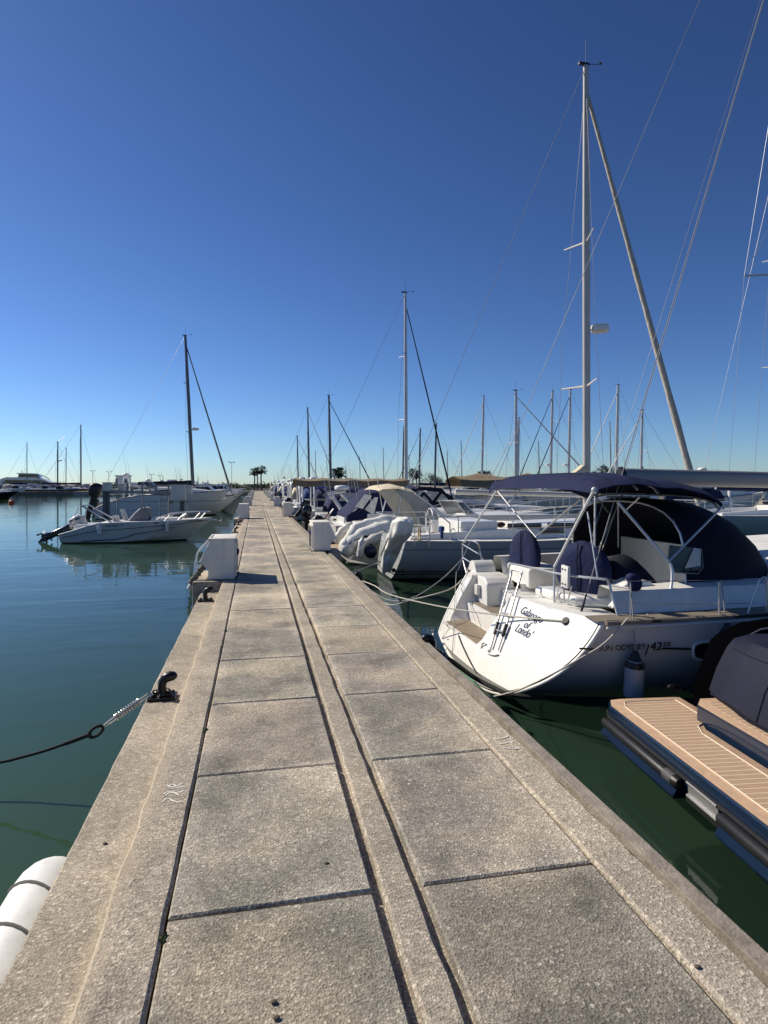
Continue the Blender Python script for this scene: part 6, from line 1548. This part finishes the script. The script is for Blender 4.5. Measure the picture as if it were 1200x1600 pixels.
for i, (y, kind, kw, xb, lab) in enumerate(lspec):
    o = motorboat(lab, sn=20+i, group='boats along the left side of the pier', **kw); place(o, xb-kw['L'], y)
# ================================================================ breakwater, shore, far moorings
fq = random.Random(21)
def rocks(x0, x1, y, z1, dpt=9, n=180):
    mb = MB(); rows = []
    for i in range(n+1):
        x = lerp(x0, x1, i/n)
        rows.append([Vector((x, y+d_+fq.uniform(-.6,.6), WZ-.5+(z1-WZ+.5)*k*fq.uniform(.85,1.12))) for d_, k in ((-dpt*.5,0),(-dpt*.3,.45),(-dpt*.12,.85),(0,1),(dpt*.3,1),(dpt*.5,0))])
    mb.loft(rows); return mb
struct(rocks(-260, 60, 300, 1.7).build('breakwater', plain('breakwater_rock', (.16,.145,.125), .95, var=.5, vs=.4, bump=.4, bs=.6), smooth=0))
struct(rocks(60, 420, 240, 1.3, 60).build('far_shore', plain('far_quay', (.22,.19,.15), .95, var=.4, vs=.3), smooth=0))
# quay that closes the basin at the end of the pier
mb = MB(); mb.box((-40, 150, WZ-1), (60, 158, .05)); struct(mb.build('far_quay', M['kerb']))
# second pier on the right
mb = MB(); mb.box((47, 18, WZ-1), (50, 140, .0)); struct(mb.build('second_pier', M['kerb']))
mb = MB(); mb.box((-110, 158, WZ-1), (-40, 160.5, -.1)); struct(mb.build('left_pontoon', M['kerbside']))
# ---- palms
def palm(label, h, sc=1.0, seed=1, group=None):
    q = random.Random(seed); root = thing('palm_tree', label, 'palm tree', (0,0,0), group)
    bend = q.uniform(-.3,.3); mb = MB(); pts = [Vector((bend*(i/8)**2, .1*math.sin(i), h*i/8)) for i in range(9)]
    mb.tube(pts, [(.34 if i == 0 else .25-.06*i/8)*min(1, sc*.75)for i in range(9)], 9); mb.build('trunk', M['bark'], root)
    top = pts[-1]; mb = MB()
    for k in range(46):
        a = q.uniform(0, 6.283); el = q.uniform(-.75, 1.25); L = q.uniform(1.0,1.5)*sc
        d = Vector((math.cos(a)*math.cos(el), math.sin(a)*math.cos(el), math.sin(el))); side = Vector((-math.sin(a), math.cos(a), 0))
        spine = [top+d*L*t*.62+Vector((0,0,-.25*L*t*t)) for t in (0,.35,.7,1)]
        mb.tube(spine, .02, 4)
        hub = spine[-1]
        for j in range(9):       # fan of blades, as on a Washingtonia
            b = (j-4)*.30; dd = (d*math.cos(b)+side*math.sin(b)).normalized(); ln = L*.62*q.uniform(.75,1.05)
            e = hub+dd*ln+Vector((0,0,-.30*ln*q.uniform(.4,1.3))); w_ = dd.cross(Vector((0,0,1))).normalized()*.055*sc
            mid = hub.lerp(e,.55)+Vector((0,0,.08*ln))
            mb.add([hub, mid-w_, e, mid+w_], [(0,1,2,3)])
    mb.build('crown', M['frond'], root, smooth=0)
    # skirt of dead fronds under the crown
    mb = MB()
    for k in range(26):
        a = q.uniform(0, 6.283); p = top+Vector((math.cos(a)*.2, math.sin(a)*.2, -.1)); e = p+Vector((math.cos(a)*.42, math.sin(a)*.42, -q.uniform(.5,1.1)*sc)); w_ = Vector((-math.sin(a), math.cos(a), 0))*.12
        mb.add([p-w_*.4, e-w_, e+w_, p+w_*.4], [(0,1,2,3)])
    mb.build('dead_fronds', M['bark'], root, smooth=0)
    return root
def put_palm(px, ytop, t, label, seed, sc=1.3, group='palm trees beyond the moorings'):
    p = at(px, ytop, t=t); h = p.z-0.0-.9*sc
    o = palm(label, max(2, h), sc, seed, group); o.location = (p.x, p.y, 0.0); o.rotation_euler = (0,0,seed*1.3); return o
T1 = 168
put_palm(397.5, 731, T1, 'left and lowest palm of the three at the end of the pier', 1, 1.0)
put_palm(402.5, 730, T1+3, 'middle palm of the three at the end of the pier', 2, .95)
put_palm(408, 727, T1, 'right and tallest palm of the three at the end of the pier', 3, 1.1)
put_palm(523, 731, 205, 'left palm of the trio behind the second dark mast', 4, 1.5)
put_palm(528.5, 729, 209, 'middle palm of the trio behind the second dark mast', 5, 1.5)
put_palm(533, 730, 205, 'right palm of the trio behind the second dark mast', 6, 1.6)
put_palm(645, 731, 230, 'left palm of the pair just right of the tall grey mast', 7, 1.7)
put_palm(651, 733, 230, 'right palm of the pair just right of the tall grey mast', 8, 1.7)
put_palm(752, 735, 225, 'left palm of the pair behind the mast over the tan awning', 9, 1.7)
put_palm(761, 735, 225, 'right palm of the pair behind the mast over the tan awning', 10, 1.8)
for i, (px, yy) in enumerate(((941,726),(949,729),(958,729),(967,728),(977,731),(929,736),(985,734))):
    put_palm(px, yy, 190+4*(i%3), ['leftmost tall palm of the clump left of the grey boom end','second tall palm of the clump left of the grey boom end','third palm of the clump left of the grey boom end','fourth palm of the clump left of the grey boom end','palm closest to the grey boom end','low small palm between the white mast and the palm clump','low palm half hidden by the grey boom end'][i], 20+i, 1.6 if i != 5 else 1.1)
# ---- broadleaf trees on the far shore
def tree(label, h, w_, seed, group='bushy trees on the far shore'):
    q = random.Random(seed); root = thing('broadleaf_tree', label, 'tree', (0,0,0), group)
    mb = MB(); mb.tube([(0,0,-.5),(.1,0,h*.3),(0,.1,h*.6)], [.3,.22,.12], 8)
    for k in range(5):
        a = k*1.26; mb.tube([(.05,0,h*.3),(math.cos(a)*w_*.3,math.sin(a)*w_*.3,h*.62)], [.12,.05], 6)
    mb.build('trunk', M['bark'], root)
    mb = MB(); cl = [(Vector((q.gauss(0,.28)*w_, q.gauss(0,.28)*w_, h*q.uniform(.42,.9))), q.uniform(.16,.3)*w_) for _ in range(13)]
    for c, r in cl:
        for _ in range(130):
            d = Vector((q.gauss(0,1), q.gauss(0,1), q.gauss(0,.8))).normalized()*r*q.uniform(.55,1.05); p = c+d
            s = q.uniform(.10,.22)*(h/5); u = Vector((q.gauss(0,1),q.gauss(0,1),q.gauss(0,1))).normalized(); v = u.orthogonal().normalized()
            mb.add([p-u*s, p+v*s*.6, p+u*s, p-v*s*.6], [(0,1,2,3)])
    mb.build('crown', M['leaf'], root, smooth=0); return root
tl = [(672,246,4.8,6,'low bushy tree left of the tan awning, largest of its row'),(684,250,3.8,5,'low bushy tree directly left of the tan awning'),(862,250,4.2,6,'bushy tree behind the navy bimini, nearest the white mast'),(850,255,3.6,5,'bushy tree behind the navy bimini, left of the other'),
      (972,215,3.2,6,'low tree under the palm clump beside the grey boom end'),(955,215,3.0,6,'low tree under the middle of the palm clump'),(1096,215,5.2,5,'tree top peeping over the grey boom, left one'),(1118,215,5.4,5,'tree top peeping over the grey boom, middle one'),(1128,218,5.2,4.5,'tree top peeping over the grey boom, right one'),
      (1075,230,4.6,9,'dark tree below the boom beside the tiled houses'),(1040,232,4.0,8,'dark tree between the tiled houses')]
for i, (px, t, h, w_, lab) in enumerate(tl):
    p = at(px, 757, t=t); o = tree(lab, h, w_, 40+i); o.location = (p.x, p.y, .8)
# hedge-like dark shrubs closing the horizon along the end quay (small, many: counted as a mass)
mb = MB(); q = random.Random(9)
for k in range(5200):
    if k % 3: px = q.uniform(395, 620)
    else: px = q.uniform(150, 400)
    t = q.uniform(172, 200); p = at(px, 757, t=t); hh = abs(q.gauss(0,.55))+.1; p.z = .1+hh+.5*math.sin(px*.11)*.5+.3
    s = q.uniform(.15,.4); u = Vector((q.gauss(0,1),q.gauss(0,1),q.gauss(0,1))).normalized(); v = u.orthogonal().normalized()
    mb.add([p-u*s, p+v*s*.7, p+u*s, p-v*s*.7], [(0,1,2,3)])
o = mb.build('shrub_belt', M['leaf'], smooth=0, loc=(0,180,0)); o['kind'] = 'stuff'; tag(o, 'dark belt of low shrubs along the quay beyond the end of the pier', 'shrubs')
# ---- houses on the right shore
wallm = plain('ochre_render', (.50,.40,.29), .9, var=.12, vs=1); wall2 = plain('pale_render', (.62,.56,.46), .9, var=.1, vs=1)
tile = plain('terracotta_tiles', (.30,.12,.07), .85, var=.3, vs=4, bump=.5, bs=9)
def house(px, t, wd_, dp, h, label, wm, floors=2):
    c = at(px, 757, t=t); root = thing('tiled_house', label, 'house', (c.x, c.y, .3), 'houses on the far right shore')
    x, y = c.x, c.y; z0 = .0
    mb = MB(); mb.box((x-wd_/2, y-dp/2, z0), (x+wd_/2, y+dp/2, h)); wl = mb.build('wall', wm, root)
    mb = MB(); e = .5; a = [Vector((x-wd_/2-e, y-dp/2-e, h)), Vector((x+wd_/2+e, y-dp/2-e, h)), Vector((x+wd_/2+e, y+dp/2+e, h)), Vector((x-wd_/2-e, y+dp/2+e, h))]
    r1, r2 = Vector((x-wd_*.25, y, h+dp*.16)), Vector((x+wd_*.25, y, h+dp*.16))
    mb.add(a+[r1, r2]+[p-Vector((0,0,.15)) for p in a], [(0,1,5,4),(1,2,5),(2,3,4,5),(3,0,4),(6,9,8,7),(0,6,7,1),(1,7,8,2),(2,8,9,3),(3,9,6,0)]); rf = mb.build('roof', tile, root, smooth=0)
    mb = MB(); mb.box((x+wd_*.2, y-.3, h+.2), (x+wd_*.2+.7, y+.4, h+dp*.16+.7)); mb.build('chimney', wm, rf)
    nw = max(2, int(wd_/3))
    for f in range(floors):
        for k in range(nw):
            xx = x-wd_/2+(k+.5)*wd_/nw; zz = z0+.9+f*(h-z0)/floors
            mb = MB(); mb.box((xx-.55, y-dp/2-.03, zz), (xx+.55, y-dp/2+.05, zz+1.3)); wn = mb.build('window', M['window'], root)
            mb = MB(); mb.box((xx-.7, y-dp/2-.12, zz-.1), (xx+.7, y-dp/2-.002, zz-.0)); mb.build('sill', wall2, wn)
house(1052, 225, 22, 10, 2.3, 'long low house with terracotta roof just under the grey boom, left one', wallm, 1)
house(1092, 228, 16, 10, 2.2, 'low house with terracotta roof under the grey boom, right one', wall2, 1)
house(1015, 235, 14, 9, 3.6, 'pale house with tiled roof behind the navy bimini near the palm clump', wall2, 1)
house(1190, 190, 14, 10, 3.4, 'ochre house with tiled roof at the far right under the boom', wallm, 1)
# ---- far yachts of the second row on the right: masts by where they show
far = [ # mast px, mast-top py, t, hull, cover, genoa
 (757,619,82,'white','navy','whitecloth'),(813,653,80,'white','blue','whitecloth'),(865,611,72,'white','navy','navy'),(893,609,69,'navy','cream','navy'),
 (968,602,61,'white','navy','whitecloth'),(1007,641,57,'white','blue','whitecloth'),(658,670,112,'white','navy','navy'),(683,662,100,'white','navy','whitecloth'),(632,667,125,'white','cream','whitecloth')]
names = ['with tall mast left of the navy bimini, above the tan awning','with the shortest mast in the row left of the navy bimini','with mast and white radar above the navy bimini','with dark hull and mast closest to the thick white mast',
 'with slim mast right of the thick white mast','with short mast carrying two white radar pods left of the furled sail','with thin mast just right of the tall grey mast','with thin mast meeting the tall grey mast\'s fore stay','with thin mast just left of the tall grey mast']
for i, (px, py, t, hl, cvr_, gn) in enumerate(far):
    p = at(px, py, t=t); L = 10.5; h = p.z-WZ
    o = sloop('white sailing yacht '+names[i] if hl != 'navy' else 'far sailing yacht '+names[i], L=L, B=3.2, F=1.1, mast=h, mx=.55, hull=hl, boom_cover=cvr_, genoa=gn, hood='navy', detail=0, mastmat='mastgrey' if i < 6 else 'mastdark', mast_r=.17 if i != 5 else .14, radar=.28 if i in (2,3,5) else False, group='yachts moored in the far row on the right', sn=i, genoa_r=.07, wx=.014)
    # sterns at the second pier to the right, bows toward us: +x becomes -x
    o.location = (p.x+L*.55-.4, p.y, WZ); o.rotation_euler = (0,0,math.pi)
# motor boats between them, nearer row seen under the bimini and boom
row = [(840,803,'white','cabin','navy'),(905,800,'white','fly',None),(770,796,'white','cruiser','cream'),(742,792,'white','cabin','blue'),(985,806,'white','cruiser','navy'),(1030,800,'white','fly',None),(715,787,'white','cabin','navy'),(868,793,'navy','cruiser','navy')]
rl = ['white cabin motorboat seen under the middle of the navy bimini','white flybridge cruiser seen under the right part of the navy bimini','white motorboat with cream canopy seen under the tan awning','white motorboat with blue canopy behind the dark mesh cover','white motorboat hidden behind the navy spray hood','white flybridge cruiser behind the bimini and spray hood','white cabin motorboat behind the black framed clear canopy','dark hulled motorboat under the navy bimini behind the white cabin boat']
for i, (px, py, hl, stl, cp) in enumerate(row):
    p = at(px, py, z=WZ); o = motorboat(rl[i], L=10.5, B=3.4, F=1.25, hull=hl, style=stl, canopy=cp, nengine=0, arch=(i%2 == 0), sn=60+i, group='motorboats in the far row on the right'); o.location = (p.x+5, p.y, WZ); o.rotation_euler = (0,0,math.pi)
# awninged yacht: tan boom tent seen left of and beyond the navy bimini
TA = sloop('sailing yacht with sagging tan boom awning stretched in front of the far row', L=12.5, B=3.8, F=1.15, mast=9.2, mx=.40, rake=0, hull='white', boom_cover=None, genoa='whitecloth', hood=None, detail=1, mastmat='mastgrey', mast_r=.13, awning=dict(x0=.2,x1=11.6,z=2.95,w=1.7,drop=.22,skirt=.42,peak=.28), sn=31, boomh=1.5)
p = at(703, 757, t=44); TA.location = (p.x, p.y, WZ)
# grey-green hulled sloop with spreader at right edge
gg = sloop('grey green sailing yacht whose spreader and shrouds enter at the right edge', L=11, B=3.5, F=1.18, mast=17.0, mx=.42, hull='grey', boom_cover='navy', genoa=False, hood=None, detail=1, mastmat='mastgrey', boomh=1.5, radar=False, wx=.008)
p = at(1142, 852, z=WZ); gg.location = (p.x-.3, p.y+1.8, WZ)
# spreader tip and its shrouds
mb = MB(); a = at(1163, 431, t=24); b = at(1290, 424, t=24.3); mb.tube([a, b], [.04,.06], 8, sq=.5); mb.build('spreader', M['mastgrey'], gg)
for q_ in (at(1139,742,t=24), at(1215,110,t=24.2), at(1250,260,t=24.2)):
    mb = MB(); mb.tube([a, q_], .009 if q_.z > a.z else .007, 5); mb.build('shroud', M['wire'], gg)
# white motor yachts beyond it
myl = [(1105,775,55,'fly'),(1150,778,60,'fly'),(1185,772,75,'fly'),(1195,792,36,'cabin'),(1125,768,85,'fly'),(1170,765,95,'cabin')]
nm = ['white flybridge yacht below the boom left of the right edge pair','white flybridge yacht below the boom second from the right edge','white flybridge yacht below the boom farthest right in the second rank','white cabin boat at the right edge just beyond the grey green yacht','white flybridge yacht in the farthest rank below the boom','white cabin boat in the farthest rank below the boom']
for i, (px, py, t, stl) in enumerate(myl):
    p = at(px, 757, t=t); o = motorboat(nm[i], L=12, B=3.9, F=1.5, style=stl, canopy='navy', nengine=0, arch=True, sn=80+i, group='white motor yachts below the boom', cat='motor yacht', name='motor_yacht'); o.location = (p.x-3, p.y, WZ); o.rotation_euler = (0,0,math.pi if i % 2 else R(12))
# ---- far left
my = motorboat('long white motor yacht with dark window band at the far left edge of the view', L=19, B=5, F=2.2, style='fly', canopy=None, nengine=0, arch=False, sn=90, cat='motor yacht', name='motor_yacht', antenna=False)
p = at(-12, 760, t=172); my.location = (p.x, p.y, WZ)
def onl(root, mb, name, m): return mb.build(name, m, root)
z0 = WZ+2.2; x0, y0 = p.x, p.y
mb = MB(); mb.prism([(x0+1.0,z0),(x0+17,z0),(x0+13.5,z0+1.7),(x0+11.5,z0+2.2),(x0+4,z0+2.2),(x0+1.5,z0+1.2)], y0-1.9, y0+1.9); onl(my, mb, 'superstructure', M['gel'])
mb = MB(); mb.prism([(x0+3,z0+.5),(x0+15.4,z0+.5),(x0+13.2,z0+1.35),(x0+4,z0+1.45)], y0-1.96, y0+1.96); onl(my, mb, 'window_band', M['window'])
mb = MB(); mb.prism([(x0+7,z0+2.2),(x0+12.5,z0+2.2),(x0+11.2,z0+3.1),(x0+7.2,z0+3.2)], y0-1.6, y0+1.6); onl(my, mb, 'flybridge', M['window'])
mb = MB(); mb.prism([(x0+6.6,z0+3.15),(x0+11.6,z0+3.05),(x0+11.2,z0+3.3),(x0+6.8,z0+3.4)], y0-1.7, y0+1.7); onl(my, mb, 'hardtop', M['gel'])
mb = MB(); mb.tube([Vector((x0+11.2,y0-1.7,z0+3.2)), Vector((x0+13.4,y0-1.7,z0+2.7)), Vector((x0+15.2,y0-1.7,z0+1.6))], .12, 6); onl(my, mb, 'radar_arch', M['gel'])
fl_ = [(42,692,160,'white','navy',8,'far sailing yacht with thin mast in front of the long white motor yacht'),(90,690,150,'black','black',9,'dark far sailing yacht with lamp arm halfway up its mast'),(103,700,158,'white','navy',9,'far sailing yacht with the shortest mast of the left group'),(126.5,664,150,'black','navy',11,'dark hulled far sailing yacht with the tallest mast of the left group')]
for i, (px, py, t, hl, cv_, L, lab) in enumerate(fl_):
    p = at(px, py, t=t); o = sloop(lab, L=L*1.25, B=3.3, F=1.25, mast=p.z-WZ, mx=.62 if i != 3 else .72, hull=hl, boom_cover=cv_, genoa=False, hood='black', detail=0, mastmat='mastdark', mast_r=.17 if i in (1, 3) else .1, group='sailing yachts far off on the left', sn=i, wx=.02, lean=-.3); o.location = (p.x-L*1.25*(.62 if i != 3 else .72), p.y, WZ)
    if i in (1, 3):
        for k in range(4 if i == 3 else 1):
            c = Vector((o.location.x+L*.3+k*1.8, o.location.y-1.75, WZ+.75)); fender(c, c-Vector((0,0,.9)), .2, 'small white fender on the dark far hull, '+['first','second','third','fourth'][k]+(' from the left' if i == 3 else ' on the yacht with the lamp arm'), M['fender'], M['fender'], None, 'fenders on the dark far hulls')
    if i == 1:
        mb = MB(); a = Vector((p.x, p.y, WZ+lerp(0,p.z-WZ,.62))); mb.tube([a, a+Vector((.5,0,.25)), a+Vector((1.0,0,.3))], .12, 6); mb.tube([p, p+Vector((1.7,0,1.3))], .05, 5); onl(o, mb, 'lamp_arm', M['mastdark'])
lm = ['left','second','third','fourth','fifth','sixth']
for i, (px, t, L) in enumerate(((8,165,9),(28,160,8),(62,165,9),(92,168,8),(118,162,9),(150,168,9))):
    p = at(px, 757, t=t); o = motorboat('small far motorboat at the left pontoon, '+lm[i]+' of six', L=L, B=3, F=1.1, style=['cruiser','cabin','open'][i%3], canopy=['navy','cream','blue'][i%3], nengine=1, arch=i%2 == 0, sn=100+i, group='small motorboats at the left pontoon'); o.location = (p.x-L/2, p.y, WZ)
sb = motorboat('low dark speedboat entering at the left edge over the water', L=8.5, B=2.6, F=1.05, hull='black', style='cruiser', canopy=None, nengine=1, arch=False, antenna=False, sn=120); p = at(28, 780, z=WZ); sb.location = (p.x-8.4, p.y, WZ)
bu = at(18, 787, z=WZ); b_ = thing('mooring_buoy', 'orange mooring buoy floating near the dark speedboat', 'buoy', bu)
mb = MB(); mb.ball(bu+Vector((0,0,.15)), .34, 16); mb.build('float', M['orange'], b_, smooth=60)
mb = MB(); mb.tube(ring_pts(bu+Vector((0,0,.55)), (1,0,0), (0,0,1), .09, .09), .025, 6, closed=True); mb.build('eye', M['iron'], b_)
# twin-headed light columns along the breakwater
for i, (px, py, t) in enumerate(((145,737,290),(170,738,290),(237,741,285),(250,743,288),(362,722,210))):
    p = at(px, py, t=t); lp = thing('light_column', ['twin headed light column left of the other on the breakwater','twin headed light column with spread arms on the breakwater','light column above the black boom cover, left one','light column above the black boom cover, right one','thin mast like light column left of the palms'][i], 'light column', (p.x, p.y, 1.0), 'light columns on the horizon')
    mb = MB(); mb.tube([(p.x, p.y, .8), (p.x, p.y, p.z)], .10 if i < 4 else .06, 6); mb.build('column', M['mastdark'], lp)
    mb = MB()
    for s in (-1, 1):
        mb.tube([(p.x, p.y, p.z-.3), (p.x+s*.7, p.y, p.z+.5 if i < 2 else p.z)], .07, 5); mb.cbox((p.x+s*.8, p.y, p.z+.5 if i < 2 else p.z), (.6,.4,.25))
    mb.build('lamp_head', M['mastdark'], lp)
# small white harbour hut
p = at(193, 757, t=150); ht = thing('harbour_hut', 'small white harbour hut standing behind the steel frame', 'hut', (p.x, p.y, -.1))
mb = MB(); mb.box((p.x-1.5, p.y-1.2, -.1), (p.x+1.5, p.y+1.2, 3.6)); mb.build('wall', M['gel'], ht)
mb = MB(); mb.box((p.x-1.7, p.y-1.4, 3.6), (p.x+1.7, p.y+1.4, 3.8)); mb.build('roof', M['gelgrey'], ht)
mb = MB(); mb.box((p.x+.2, p.y-1.23, 1.9), (p.x+1.0, p.y-1.19, 2.8)); mb.build('window', M['window'], ht)
# thin distant masts seen above everything on the horizon
for i, (px, py, t) in enumerate(((563,713,240),(494,705,230),(541,728,230),(600,700,200),(722,690,150),(700,705,170),(843,690,130),(310,745,260),(255,745,260),(35,735,230),(640,712,200),(955,660,110))):
    p = at(px, py, t=t); o = sloop('distant sailing yacht showing only a thin mast above the moorings', L=10, B=3.2, F=1.1, mast=p.z-WZ, mx=.5, hull='white', boom_cover='navy', genoa=False, hood=None, detail=0, mastmat='mastgrey', mast_r=.14, group='distant yachts showing only their masts', sn=i, wx=.015); o.location = (p.x-5, p.y, WZ)
